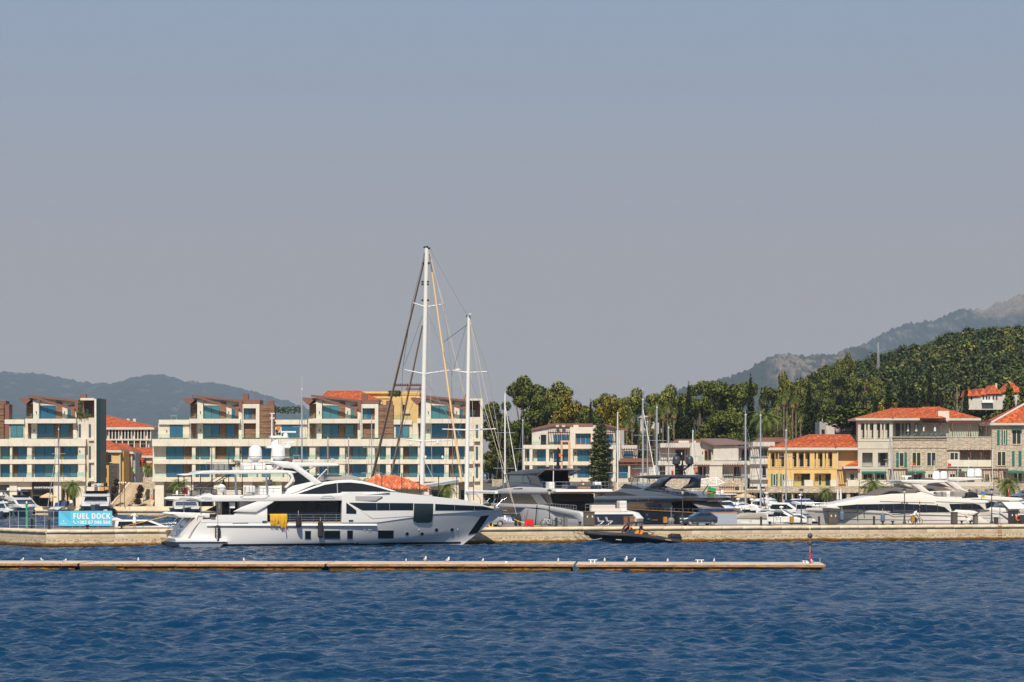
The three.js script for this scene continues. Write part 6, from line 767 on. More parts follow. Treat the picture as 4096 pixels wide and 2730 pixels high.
{
const f=Frame.at(onQuay(quayX(1912,-13.6),-13.6,0),QD-90),W=6.4,zc=-W/2,t=thing('sailing_ketch','two-masted sailing ketch with very tall white masts behind the white yacht','sailing ship',f),Y=traced(t,f),P=(x,y,z=zc)=>f.p(x,y,z);
const xm=P(1686,2060)[0],xz=P(1866,2060)[0],xb=xm-17,H=new Hull({zc,B:W/2,pd:2.6,pw:1.9,stem:[[0,xb+4],[2.2,xb]],stern:[[0,-1.6],[2.0,-0.2]],sheer:[[xb-4,2.6],[xm,2.1],[0,2.1]]});
Y('hull',M.gel,b=>{H.geo(50).forEach(g=>b.add(g));b.quads(H.transom());b.quads(H.cap(40,1,0.04));});Y('cove_stripe',M.clothRed,b=>{for(const s of[1,-1])H.band(xb+3,-0.3,[[-99,1.75],[99,1.75]],[[-99,1.95],[99,1.95]],30,1,0.02,0,[s]).forEach(g=>b.add(g));});Y('deckhouse',M.gel,b=>b.mpoly([[xm+3,2.1],[xm+5,3.3],[xz-2,3.4],[xz+4,3.0],[xz+6,2.1]],zc-2,zc+2,0.1));Y('deckhouse_window',M.glassDark,b=>b.mpoly([[xm+6,2.6],[xm+6.3,3.1],[xz-2.5,3.2],[xz-2,2.7]],zc+1.95,zc+2.03));
const mast=(n,a,top,r)=>Y(n,M.mastWhite,b=>{const A=P(...a),T2=P(...top);b.bar(A,T2,r,r*0.78,14);return[A,T2];});mast('main_mast',[1684,2068],[1707,992],0.33);mast('mizzen_mast',[1865,2068],[1876,1264],0.26);
const spread=(mx,my,l,lp,r,rp)=>{const m=P(mx,my),A=P(l,lp,zc+2.6*(mx-l)/90),C=P(r,rp,zc-2.6*(r-mx)/90);A[0]=m[0];C[0]=m[0];Y('spreader*',M.mastWhite,b=>{b.bar(m,A,0.09,0.06);b.bar(m,C,0.09,0.06);});};
spread(1702,1229,1648,1213,1773,1217);spread(1697,1497,1610,1481,1806,1481);spread(1692,1767,1594,1757,1815,1761);spread(1873,1492,1806,1482,1951,1487);spread(1869,1721,1764,1718,1990,1716);
Y('boom*',M.mastWhite,b=>{b.pbar([1694,1945,zc],[1843,1922,zc],0.27,0.24);b.pbar([1868,1968,zc],[1986,1970,zc],0.22,0.2);});Y('furled_sail*',M.tan,b=>{b.pbar([1702,1020,zc],[1488,1912,zc],0.1,0.2);b.pbar([1690,1300,zc],[1565,1900,zc],0.1,0.16);});Y('furled_sail',std([0.62,0.42,0.2],0.8),b=>b.pbar([1727,1086,zc],[1846,1930,zc],0.09,0.14));Y('furled_sail*',M.navy,b=>{b.pbar([1718,1016,zc],[1728,1088,zc],0.08);b.pbar([1699,1012,zc],[1694,1060,zc],0.1);});
Y('dark_stay',M.wire,b=>{const l=[[1720,998,1868,1262],[1774,1217,1806,1482],[1806,1482,1812,1940],[1710,1250,1800,1475],[1648,1213,1610,1481],[1610,1481,1594,1900],[1886,1300,1951,1487],[1951,1487,1990,1716],[1868,1300,1775,1368],[1702,1520,1850,1760],[1990,1716,2016,1960],[1878,1510,1960,1720]];for(const q of l)b.pbar([q[0],q[1],zc],[q[2],q[3],zc],0.035);});
Y('pale_stay',M.rope,b=>{const l=[[1698,1000,1690,1480],[1714,1010,1728,1930],[1716,1010,1790,1560],[1720,1015,1862,1600],[1700,1010,1648,1213],[1712,1005,1774,1217],[1690,1262,1618,1460],[1872,1275,1808,1500],[1875,1280,1838,1600],[1878,1280,1900,1930],[1880,1280,1926,1590],[1882,1285,1960,1650],[1926,1590,2050,2010],[1790,1560,1850,1900],[1700,1500,1608,1720],[1640,1720,1740,1930],[1862,1600,1800,1900],[1808,1500,1780,1900],[1960,1650,2066,2060]];for(const q of l)b.pbar([q[0],q[1],zc],[q[2],q[3],zc],0.026);});
Y('mast_head',M.black,b=>{for(const[x,y]of[[1698,990],[1708,988],[1716,994],[1869,1266],[1694,1053],[1715,1053],[1690,1128],[1712,1128],[1690,1138],[1712,1138],[1690,1202],[1712,1202]]){const p=P(x,y);b.box(p[0]-0.2,p[0]+0.2,p[1]-0.11,p[1]+0.11,zc-0.1,zc+0.1,0.03);}});Y('radar',M.gel,b=>{for(const[x,y,r]of[[1880,1258,0.22],[1832,1480,0.36]]){const p=P(x,y);b.sph(p[0],p[1],p[2],r,r*0.35,r,10);}});Y('mast_lamp*',M.white,b=>{for(const[x,y]of[[1642,1778],[1750,1772],[1926,1714],[1702,1830],[1770,1830]]){const p=P(x,y);b.sph(p[0],p[1],p[2],0.14,0.2,0.14,8);}});
Y('deck_rail',M.steel,b=>rail(b,[[xz,2.1,zc+W/2-0.3],[-1.2,2.1,zc+W/2-0.7],[-0.5,2.1,zc-W/2+0.8]],1.0,0.025,1.5,1));Y('stern_gear',M.iron,b=>{for(let k=0;k<6;k++)b.bar([-1.5+0.2*k,2.1,zc+2.5-k],[-0.6,3.4,zc+2.2-k],0.035);});Y('life_float',M.orange,b=>{b.sph(-1.4,3.0,zc+2.8,0.3,0.25,0.3,10);b.bar([-1.4,1.4,zc+2.9],[-1.4,2.8,zc+2.8],0.08);});
}
function cruiser(label,px,D,deg,L,o={}){
const p0=world(px,CY,D);p0.y=0;const f=Frame.at(p0,deg),t=thing(o.name||'motor_boat',label,o.cat||'motor boat',f,o.group),B=(o.B||L*0.29)/2,s=(o.s||L*0.095),Y=traced(t,f),hm=o.hull||M.gel,sup=o.sup||M.gel,X=k=>(k-0.5)*L;
const H=new Hull({zc:0,B,pd:3,pw:1.7,wl:0.8,stem:[[0,X(0.93)],[s*1.15,X(1)]],stern:[[0,X(0.02)],[s,X(0)]],sheer:[[X(0),s*0.92],[X(0.4),s],[X(1),s*1.18]]});
Y('hull',hm,b=>{H.geo(34,[-0.4,0,0.1,0.3,0.5,0.75,1]).forEach(g=>b.add(g));b.quads(H.transom([-0.4,0,0.5,1]));});Y('deck',sup,b=>{b.quads(H.cap(24,1,0.03));H.band(X(0),X(0.995),[[-99,s*0.97],[X(0.4),s],[X(1),s*1.14]].map(p=>[p[0],p[1]-0.02]),[[-99,s*1.02],[X(0.4),s*1.07],[X(1),s*1.22]],24,1,0.04,0.08).forEach(g=>b.add(g));});Y('swim_platform',M.gelWarm,b=>b.box(X(-0.06),X(0.02),0.3,0.42,-B*0.85,B*0.85));
const h=o.h||L*0.115,w=B*0.76;Y('cabin',sup,b=>b.mpoly([[X(0.26),s],[X(0.26),s+h],[X(0.56),s+h*0.98],[X(0.7),s+h*0.45],[X(0.9),s*1.16],[X(0.9),s]],-w,w,0.12));Y('side_window*',M.glassDark,b=>{const q=[[X(0.28),s+h*0.45],[X(0.29),s+h*0.85],[X(0.54),s+h*0.86],[X(0.64),s+h*0.5]];b.mpoly(q,w-0.02,w+0.02);b.mpoly(q,-w-0.02,-w+0.02);});
Y('windscreen',M.glassDark,b=>{const a=[X(0.565),s+h*0.95],c=[X(0.695),s+h*0.47],d=0.04;b.hex([[c[0],c[1],-w*0.86],[c[0],c[1],w*0.86],[c[0]+d,c[1]+d,w*0.86],[c[0]+d,c[1]+d,-w*0.86]],[[a[0],a[1],-w*0.8],[a[0],a[1],w*0.8],[a[0]+d,a[1]+d,w*0.8],[a[0]+d,a[1]+d,-w*0.8]]);});
if(o.fly){Y('flybridge',sup,b=>b.mpoly([[X(0.1),s+h],[X(0.06),s+h*1.08],[X(0.12),s+h*1.4],[X(0.42),s+h*1.42],[X(0.56),s+h*1.05],[X(0.54),s+h*0.97]],-w*0.96,w*0.96,0.1));Y('fly_screen',M.glassDark,b=>b.mpoly([[X(0.4),s+h*1.4],[X(0.38),s+h*1.62],[X(0.4),s+h*1.62],[X(0.47),s+h*1.35]],-w*0.8,w*0.8));Y('arch*',sup,b=>{for(const z of[-w*0.9,w*0.9-0.15])b.mpoly([[X(0.12),s+h*1.35],[X(0.05),s+h*2.05],[X(0.1),s+h*2.05],[X(0.24),s+h*1.35]],z,z+0.15);});Y('hardtop',o.top||sup,b=>b.mpoly([[X(0.02),s+h*2.03],[X(0.03),s+h*2.13],[X(0.3),s+h*2.16],[X(o.topEnd||0.4),s+h*2.05]],-w,w,0.05));if(o.poles)Y('top_pole*',M.steel,b=>{for(const z of[-w*0.9,w*0.9])b.bar([X(0.42),s+h*1.4,z],[X(0.36),s+h*2.06,z],0.035);});Y('dome*',o.dome||M.gel,b=>{for(const z of[-w*0.6,w*0.6])radome(b,X(0.12),s+h*2.13,z,L*0.02,L*0.045);});Y('radar',M.gel,b=>{b.box(X(0.1)-0.08,X(0.1)+0.08,s+h*2.3,s+h*2.4,-0.7,0.7,0.03);b.bar([X(0.1),s+h*2.1,0],[X(0.1),s+h*2.3,0],0.1);});}
else{Y('arch',sup,b=>b.mpoly([[X(0.2),s+h*0.9],[X(0.16),s+h*1.35],[X(0.22),s+h*1.4],[X(0.34),s+h*0.95]],-w,w,0.06));Y('bimini',o.top||M.canvasBlue,b=>b.mpoly([[X(0.04),s+h*1.05],[X(0.08),s+h*1.3],[X(0.26),s+h*1.32],[X(0.3),s+h*1.2]],-w,w,0.06));Y('bimini_pole*',M.steel,b=>{for(const z of[-w,w])b.bar([X(0.1),s,z],[X(0.1),s+h*1.25,z],0.03);});Y('radar',M.gel,b=>{b.bar([X(0.2),s+h*1.35,0],[X(0.2),s+h*1.7,0],0.08);b.sph(X(0.2),s+h*1.75,0,0.3,0.14,0.3,10);});}
Y('bow_rail',M.steel,b=>{for(const q of[1,-1]){const pts=[];for(let k=0;k<=6;k++){const u=lerp(0.5,0.97,k/6),[x,y]=H.xy(u,1);pts.push([x,y+0.08,q*(H.hb(u,1)-0.12)]);}rail(b,pts,0.6,0.02,1.4,1);}});Y('cockpit_seat',M.cushion,b=>b.box(X(0.05),X(0.12),s*0.7,s*1.1,-B*0.7,B*0.7,0.08));if(o.win)Y('hull_window*',M.black,b=>{for(const u of[0.45,0.6])for(const q of[1,-1]){const[x,y]=H.xy(u,0.55);b.box(x-0.4,x+0.4,y-0.18,y+0.18,q*H.hb(u,0.55)-0.05,q*H.hb(u,0.55)+0.05);}});
if(o.fenders)Y('fender*',o.fenders,b=>{for(const u of[0.2,0.42,0.62])for(const q of[1,-1]){const[x,y]=H.xy(u,0.5),z=q*(H.hb(u,0.6)+0.2);b.lathe([[0,-0.55],[0.22,-0.35],[0.24,0.3],[0,0.5]],x,y,z,10);}});
if(o.cover)Y('cover',o.cover,b=>b.mpoly([[X(0.28),s+h*0.5],[X(0.3),s+h*1.03],[X(0.56),s+h*1.02],[X(0.75),s+h*0.5]],-w-0.06,w+0.06,0.1));
return t;
}
function sailboat(label,px,D,deg,L,mast,o={}){
const p0=world(px,CY,D);p0.y=0;const f=Frame.at(p0,deg),t=thing('sailboat',label,'sailboat',f,o.group),B=L*0.15,s=1.15,Y=traced(t,f),X=k=>(k-0.42)*L;
const H=new Hull({zc:0,B,pd:2.2,pw:1.6,stem:[[0,X(0.95)],[s,X(1)]],stern:[[0,X(0.06)],[s,X(0)]],sheer:[[X(0),s],[X(1),s*1.15]]});
Y('hull',o.hull||M.gel,b=>{H.geo(28,[-0.4,0,0.15,0.5,1]).forEach(g=>b.add(g));b.quads(H.transom([-0.4,0,1]));b.quads(H.cap(20,1,0.03));});Y('cabin',M.gel,b=>b.mpoly([[X(0.3),s],[X(0.32),s+0.6],[X(0.55),s+0.5],[X(0.75),s]],-B*0.6,B*0.6,0.06));Y('cabin_window',M.glassDark,b=>b.mpoly([[X(0.34),s+0.2],[X(0.35),s+0.45],[X(0.55),s+0.4],[X(0.6),s+0.2]],-B*0.6-0.02,B*0.6+0.02));
const r=o.r||0.11,ln=o.lean||0,mh=mast;Y('mast',o.mast||M.alu,b=>b.bar([0,s,0],[ln,mh,0],r,r*0.75,10));Y('spreader*',M.alu,b=>{for(const k of[0.42,0.7]){const q=[ln*k,s+(mh-s)*k,0];b.bar([q[0],q[1],-B*(1.15-k*0.5)],[q[0],q[1],B*(1.15-k*0.5)],0.035);}});Y('boom',M.alu,b=>b.bar([0,s+1.3,0],[X(0.06),s+1.5,0],0.08));Y('sail_cover',o.sail||M.canvasBlue,b=>b.bar([-0.3,s+1.5,0],[X(0.08),s+1.66,0],0.16,0.12,8));
if(o.jib)Y('furled_jib',o.jib,b=>b.bar([X(0.98),s+0.5,0],[ln*0.95,mh*0.93,0],0.075,0.035));Y('stay',M.wire,b=>{b.bar([X(0.01),s,0],[ln,mh,0],0.022);for(const q of[-1,1]){b.bar([-0.3,s,q*B*0.95],[ln,mh*0.97,0],0.02);b.bar([0.2,s,q*B*0.9],[ln*0.5,mh*0.55,0],0.02);}});Y('mast_head',M.white,b=>b.box(ln-0.1,ln+0.1,mh,mh+0.15,-0.1,0.1).bar([ln,mh,0],[ln,mh+(o.whip||0.5),0],0.02));Y('stern_rail',M.steel,b=>rail(b,[[X(0.1),s,B*0.7],[X(0.01),s,B*0.6],[X(0.01),s,-B*0.6]],0.7,0.02,1,1));
if(o.hood)Y('spray_hood',o.hood,b=>b.mpoly([[X(0.22),s+0.5],[X(0.24),s+1.3],[X(0.32),s+1.25],[X(0.36),s+0.55]],-B*0.65,B*0.65,0.08));return t;
}
const mastTop=(py,D)=>EYE-(py-CY)*D/FPX;
cruiser('small white motor yacht with dark blue windscreen in the left basin',88,530,-64,13.5,{fly:1,hull:M.teal,top:M.canvasBlue,B:4.6,s:1.6,h:1.35,win:1,fenders:M.black});
cruiser('grey motor boat cut by the left edge of the picture',-20,505,-72,12,{fly:1,hull:M.slate,top:M.canvasWhite,poles:1,fenders:M.black,B:4.2});
cruiser('white motor boat behind the one at the left edge',22,533,-60,11,{fly:1,hull:M.teal,poles:1});
cruiser('motor yacht with slate hull and black hardtop domes in the left basin',384,528,-84,17,{fly:1,hull:M.slate,top:M.navy,dome:M.black,B:6.2,s:1.95,h:1.6,topEnd:0.5,poles:1,win:1,fenders:M.black});
cruiser('navy-hulled cruiser with white deck seen beyond the stern of the big yacht',742,500,-82,14,{hull:M.navy,B:5.4,s:1.75,h:1.1,fly:1,fenders:M.black});
sailboat('small sailboat with a slim dark mast in the left basin',233,533,-100,10.5,mastTop(1720,533),{mast:M.slate,hood:M.canvasBlue,jib:M.slate,hull:M.gelGrey});
cruiser('white sports boat with a navy canopy behind the fuel dock sign',560,321,QD+2,12.5,{hull:M.gelWarm,top:M.canvasBlue,s:1.35,h:1.25,B:3.8});
for(const[px,py,D,deg,o]of[[1207,1560,480,-70,{r:0.16,mast:M.alu,whip:2.2}],[1311,1757,500,-75,{mast:M.tan}],[1394,1759,505,-75,{mast:M.alu}],[1486,1683,515,-75,{}]])sailboat('sailboat behind the white yacht, '+{1207:'its tall grey mast right of the radar mast',1311:'its thin tan mast above the helm seats',1394:'its thin grey mast in front of the apartment balconies',1486:'its mast beside the leaning brown stays'}[px],px,D,deg,13,mastTop(py,D),o);
for(const[px,py,D,lab,o]of[[2020,1580,400,'sailboat with a white mast in front of the big pine left of the grey yacht',{mast:M.mastWhite,r:0.13,jib:M.canvasWhite}],[2091,1684,480,'sailboat with a thin mast left of the cream villa',{}],[2471,1655,460,'sailboat with a grey mast right of the cypress',{mast:M.mastWhite}],[2572,1600,430,'sailboat with the tallest grey mast between the two villas',{r:0.15,mast:M.alu,whip:1.8,jib:M.mastWhite}],[2590,1690,470,'sailboat with a short pale mast beside the tallest grey one',{}],[2628,1632,440,'sailboat with a lamp-topped grey mast before the white palm house',{r:0.14,sail:M.blueSign}],[2675,1713,470,'sailboat with a thin mast over the dark yacht hardtop',{}],[2772,1727,480,'sailboat with a mast behind the black domes',{mast:M.mastWhite}],[2983,1662,400,'sailboat with a tall mast over the tan terrace',{r:0.15,jib:M.navy,sail:M.canvasGrey}],[3043,1664,420,'sailboat with a mast left of the yellow townhouse',{r:0.13,sail:M.canvasBlue}],[3145,1724,450,'sailboat with a grey mast in front of the yellow townhouse',{r:0.13}],[3580,1747,480,'sailboat with a leaning mast in front of the cream townhouse',{r:0.13,lean:-1.5}]])sailboat(lab,px,D,-68,12,mastTop(py,D),o);
cruiser('white motor boat with a tan cabin cover right of the dark yacht',2990,356,QD+180,9.5,{cover:std([0.4,0.36,0.28],0.8),top:M.canvasGrey,h:1.3,s:1.5});
cruiser('sports cruiser with navy hull and rounded hardtop beside the bollard',3112,362,-12,10.5,{hull:M.navy,top:M.gel,h:1.6,s:1.6,win:1});
cruiser('white motor boat with a blue canopy behind the tan-covered one',3040,400,-20,10,{top:M.canvasBlue,h:1.5,s:1.5});
cruiser('flybridge boat with covered deck near the terrace shops',2960,440,-50,12,{fly:1,h:1.4,s:1.6,top:M.canvasWhite});
cruiser('white cabin cruiser with open radar right of the lamp',3150,430,-30,11,{top:M.gel,h:1.8,s:1.6});
cruiser('white boat with turquoise ring behind the quay lamp',3200,385,-28,8.5,{top:M.gel,h:1.1,s:1.3});
cruiser('teal-hulled boat seen bow-on beside the long white yacht',3268,420,-60,13,{hull:M.teal,h:1.5,s:1.9});
cruiser('white motor boat behind the dark yacht awning',2920,400,-60,11,{fly:1,h:1.4,s:1.5});
cruiser('dark-topped yacht at the right edge behind the white ones',4080,420,QD+178,17,{fly:1,hull:M.gelWarm,sup:M.graphite,top:M.navy,h:1.9,s:2.4});
cruiser('white yacht at the right edge with striped stern',4110,372,QD+176,15,{fly:1,hull:M.gelWarm,h:1.6,s:2.2});
{
const f=Frame.at(onQuay(quayX(2530,1.5),1.5,0),QD),t=thing('inflatable_boat','black rigid inflatable boat with orange seats alongside the quay','inflatable boat',f),Y=traced(t,f),P=(x,y,z=0.9)=>f.p(x,y,z),B=1.15;
const a=P(2348,2134),st=P(2718,2172),top=[[2345,2133,0],[2420,2139,0.75],[2530,2145,B],[2630,2157,B],[2722,2170,B]];
const tubeAt=s=>top.map(([x,y,z])=>{const p=P(x,y,s*z);const q=P(x,y,z);return[p[0]*0+q[0],q[1],s*z];});const near=tubeAt(1),farT=tubeAt(-1);
Y('tube',M.rubber,b=>b.tube([...near.slice().reverse(),...farT.slice(1)],0.27,60,12));Y('tube_strake',M.black,b=>b.tube(near.map(p=>[p[0],p[1]-0.05,p[2]+0.27]),0.05,30,6));
Y('hull',M.black,b=>{const q=[];for(let i=0;i+1<near.length;i++){const k=p=>[[p[0]+(i===0&&p===near[0]?0.9:0.2),-0.25,0]];q.push([near[i],near[i+1],[near[i+1][0],-0.3,0.5*near[i+1][2]],[near[i][0]+(i?0:1.2),-0.3,0.5*near[i][2]]],[farT[i+1],farT[i],[farT[i][0]+(i?0:1.2),-0.3,0.5*farT[i][2]],[farT[i+1][0],-0.3,0.5*farT[i+1][2]]]);}q.push([near[4],farT[4],[farT[4][0],-0.3,-0.6],[near[4][0],-0.3,0.6]]);b.quads(q);});Y('deck',M.graphiteDark,b=>{const q=[];for(let i=0;i+1<near.length;i++)q.push([near[i],near[i+1],farT[i+1],farT[i]].map(p=>[p[0],p[1]-0.05,p[2]]));b.quads(q);});
Y('console',M.graphiteDark,b=>b.poly([[2492,2146],[2500,2132],[2520,2114],[2530,2112],[2545,2146]],-0.45,0.45,0.05));Y('windscreen',M.glassDark,b=>b.poly([[2494,2128],[2514,2103],[2518,2103],[2520,2118]],-0.4,0.4));Y('top_frame*',M.black,b=>{for(const z of[-0.5,0.5]){b.tube([P(2488,2133,z),P(2494,2112,z),P(2510,2098,z),P(2540,2091,z),P(2585,2090,z)],0.06,16,6);b.tube([P(2556,2136,z),P(2560,2112,z),P(2575,2096,z),P(2590,2090,z)],0.06,12,6);b.tube([P(2520,2130,z),P(2522,2112,z),P(2530,2096,z)],0.04,8,6);}});Y('top_panel',M.black,b=>b.poly([[2512,2097],[2540,2090],[2600,2089],[2604,2091],[2540,2094]],-0.6,0.6,0.03));Y('frame_padding*',M.orange,b=>{b.pbar([2500,2116,0.52],[2510,2106,0.52],0.07);b.pbar([2519,2120,0.52],[2524,2108,0.52],0.07);});
Y('seat*',std([0.6,0.25,0.04],0.7),b=>{for(const x of[2540,2556]){b.poly([[x,2142],[x+4,2134],[x+16,2122],[x+20,2124],[x+14,2142]],-0.55,0.55,0.05);}b.poly([[2488,2136],[2492,2129],[2502,2130],[2500,2136]],-0.4,0.4);});Y('stern_seat',M.rubber,b=>b.poly([[2580,2150],[2590,2140],[2625,2142],[2680,2154],[2682,2164]],-0.7,0.7,0.06));Y('seat_stripe*',M.orange,b=>{for(const x of[2601,2609,2617])b.poly([[x,2147],[x+3,2141],[x+7,2142],[x+5,2148]],-0.71,0.72);});
Y('outboard_engine',M.black,b=>{b.poly([[2687,2160],[2688,2142],[2700,2136],[2722,2137],[2730,2150],[2728,2172],[2714,2176],[2704,2166]],-0.75,0.65,0.14);});Y('engine_bracket',M.alu,b=>b.poly([[2710,2170],[2720,2174],[2718,2180],[2706,2176]],-0.3,0.3));Y('name_plate',M.tan,b=>b.poly([[2660,2157],[2684,2161],[2687,2165],[2663,2162]],B+0.26,B+0.29,0,B+0.28));{const p=P(2464,2159,B*0.9+0.25),L=new Bag();lettering(L,'NOVAMARINE',0,0,0,0.62,0.09,fBold,0.02);L.g[0].rotateZ(-0.1);L.g[0].translate(p[0],p[1]-0.05,p[2]);L.build('lettering',M.white,t);}
const pos=f.o.clone().addScaledVector(f.u,P(2570,2105)[0]).add(new V3(0,P(2570,2105)[1],0));flagThing('small_flag','small red and blue flag behind the top frame of the black inflatable',Frame.at(pos,10),0.34,0.34,[[0,0.5,0.5,1,M.clothBlue]],M.clothRed,undefined,0.2);
}
const onQ=(px,z)=>onQuay(quayX(px,z),z);
const qThing=(name,label,cat,px,z,group,deg=QD)=>thing(name,label,cat,Frame.at(onQ(px,z),deg),group);
{
const t=thing('fuel_dock_sign','light blue FUEL DOCK banner with a phone number at the left quay end','sign',Frame.at(onQ(233,-2.6),8)),w=212/12000*309;
new Bag().box(0,w,0.32,1.86,-0.02,0.02).build('banner',M.cyan,t);new Bag().mpoly([[0.1,1.8],[1.25,0.75],[1.15,1.8]],0.021,0.024).build('printed_patch',std([0.08,0.4,0.6],0.7),t);
const L=new Bag();lettering(L,'FUEL DOCK',w*0.275,1.05,0.02,w*0.69,0.58,fBold,0.012);lettering(L,'+382 67 046 564',w*0.345,0.53,0.02,w*0.62,0.34,fBold,0.012);L.build('lettering',M.white,t);
const ph=new Bag();ph.tube([[w*0.283,0.9,0.03],[w*0.285,0.7,0.03],[w*0.3,0.58,0.03],[w*0.325,0.54,0.03]],0.055,10,6);ph.build('phone_mark',M.white,t);const lg=new Bag();lg.tube([[0.38,0.82,0.03],[0.48,0.86,0.03],[0.55,0.8,0.03],[0.44,0.77,0.03],[0.52,0.73,0.03]],0.025,12,5);lettering(lg,'PORTO',0.2,0.5,0.02,0.6,0.14,fReg,0.012);lg.build('logo',M.white,t);
new Bag().bar([0,1.9,-0.05],[w,1.9,-0.05],0.03).bar([0,0.28,-0.05],[w,0.28,-0.05],0.03).build('rail',M.iron,t);for(let k=0;k<=4;k++)new Bag().bar([w*(k+0.1)/4.2,0,-0.05],[w*(k+0.1)/4.2,1.92,-0.05],0.035).build('post',M.brassy,t);
const a=onQuay(QL-2.4,-9.8),b=onQ(231,-2.9),f=Frame.at(a,Math.atan2(-(b.z-a.z),b.x-a.x)*180/PI),n=thing('railing','thin grey railing at the left end of the quay','railing',f),len=Math.hypot(b.x-a.x,b.z-a.z);
new Bag().bar([0,1.8,0],[len,1.85,0],0.025).build('top_rail',M.alu,n);new Bag().bar([0,0.3,0],[len,0.3,0],0.02).build('low_rail',M.alu,n);for(let k=0;k<=5;k++)new Bag().bar([len*k/5.5,0,0],[len*k/5.5,1.83,0],0.03).build('post',M.alu,n);
}
{const t=qThing('beacon_post','bright green beacon post at the left end of the quay','beacon',105,-8);new Bag().lathe([[0,0],[0.14,0],[0.12,0.1],[0.11,2.45],[0.16,2.5],[0.16,2.56],[0,2.56]],0,0,0,14).build('post',M.green,t);new Bag().lathe([[0,2.56],[0.1,2.56],[0.1,2.76],[0.05,2.82],[0,2.82]],0,0,0,12).build('lamp',M.lampGlass,t);}
{
const p=qThing('mooring_post','black mooring post on the quay in front of the banner, left one of two','bollard',127,-9.5,'black mooring posts on the quay');new Bag().lathe([[0,0],[0.17,0],[0.17,0.06],[0.12,0.08],[0.12,0.86],[0.14,0.88],[0.14,0.95],[0.06,1.0],[0,1.0]],0,0,0,14).build('post',M.darkPole,p);
new Bag().lathe([[0,-0.01],[0.2,-0.01],[0.2,0.03],[0,0.03]],0,0,0,14).build('base_plate',M.iron,p);
for(const[px,z,l]of[[195,-3,'black mooring post just left of the fuel dock banner'],[710,-6,'black mooring post behind the stern of the white yacht'],[2225,-1.2,'black post beside the parked white bicycle'],[2791,-1.4,'black post in front of the parked car'],[3045,-1.4,'black post in front of the navy sports cruiser'],[3277,-1.4,'black post at the bow of the long white yacht'],[3497,-1.4,'black post in front of the long white yacht, left of its right fender'],[2515,-5.5,'black post between the grey and the dark yacht']])copy(p,l,onQ(px,z),QF.t);
const m=qThing('mooring_bollard','squat black mooring bollard behind the black inflatable boat','bollard',2545,-1.4,'squat black mooring bollards on the quay');new Bag().lathe([[0,0],[0.2,0],[0.2,0.04],[0.1,0.1],[0.09,0.28],[0.2,0.34],[0.22,0.4],[0.14,0.45],[0,0.46]],0,0,0,14).build('body',M.black,m);new Bag().box(-0.24,0.24,-0.005,0.025,-0.24,0.24).build('base_plate',M.iron,m);
for(const[px,z,l]of[[2320,-7,'squat black bollard left of the mottled cabinet'],[3080,-1.3,'squat black bollard right of a black post near the sports cruiser'],[3532,-1.3,'squat black bollard under the right blue fender'],[3572,-1.3,'squat black bollard left of the quay lamp near the cyclist'],[3848,-1.3,'squat black bollard right of the grey pedestal with a blue light'],[3883,-1.3,'squat black bollard below the pale round fender'],[4081,-1.3,'squat black bollard near the ladder at the right edge'],[348,-1.6,'squat black bollard under the fuel dock banner'],[485,-1.8,'squat black bollard where the yellow line ends']])copy(m,l,onQ(px,z),QF.t);
const y=qThing('yellow_bollard','bright yellow bollard under the bow of the white yacht','bollard',1962,-0.6);new Bag().bar([-0.16,-0.1,0.2],[-0.2,0.3,0.1],0.06).bar([0.16,-0.1,0.2],[0.2,0.3,0.1],0.06).bar([-0.18,0.05,0.2],[0.18,0.05,0.2],0.05).build('frame',M.yellowPaint,y);new Bag().box(-0.16,0.16,0,0.5,-0.16,0.12,0.04).build('post',M.black,y);
}
{
const t=qThing('lamp_post','dark lamp post with a cup-shaped head in front of the grey yacht','lamp post',2198,-8.5,'lamp posts along the quay');new Bag().lathe([[0,0],[0.22,0],[0.2,0.12],[0.12,0.3],[0.09,0.9],[0.06,1.0],[0.05,3.35],[0.08,3.4],[0,3.4]],0,0,0,12).build('post',M.iron,t);new Bag().lathe([[0,3.4],[0.1,3.4],[0.2,3.72],[0.22,3.86],[0,3.86]],0,0,0,14).build('lamp_shade',M.lampGlass,t);new Bag().lathe([[0,3.86],[0.31,3.86],[0.28,3.92],[0.1,4.0],[0,4.02]],0,0,0,14).build('cap',M.iron,t);
for(const[px,z,l]of[[2731,-9.5,'dark lamp post between the dark yacht and the parked car'],[3206,-8.5,'dark lamp post left of the long white yacht bow'],[3968,-9,'dark lamp post at the stern of the long white yacht']])copy(t,l,onQ(px,z),QF.t);
const c=copy(t,'dark lamp post with small spotlights in front of the long white yacht',onQ(3619,-8.5),QF.t);new Bag().bar([-0.3,2.4,0],[0.3,2.4,0],0.03).sph(-0.32,2.3,0,0.09,0.12,0.09,8).sph(0.32,2.3,0,0.09,0.12,0.09,8).build('spotlights',M.iron,c);
}
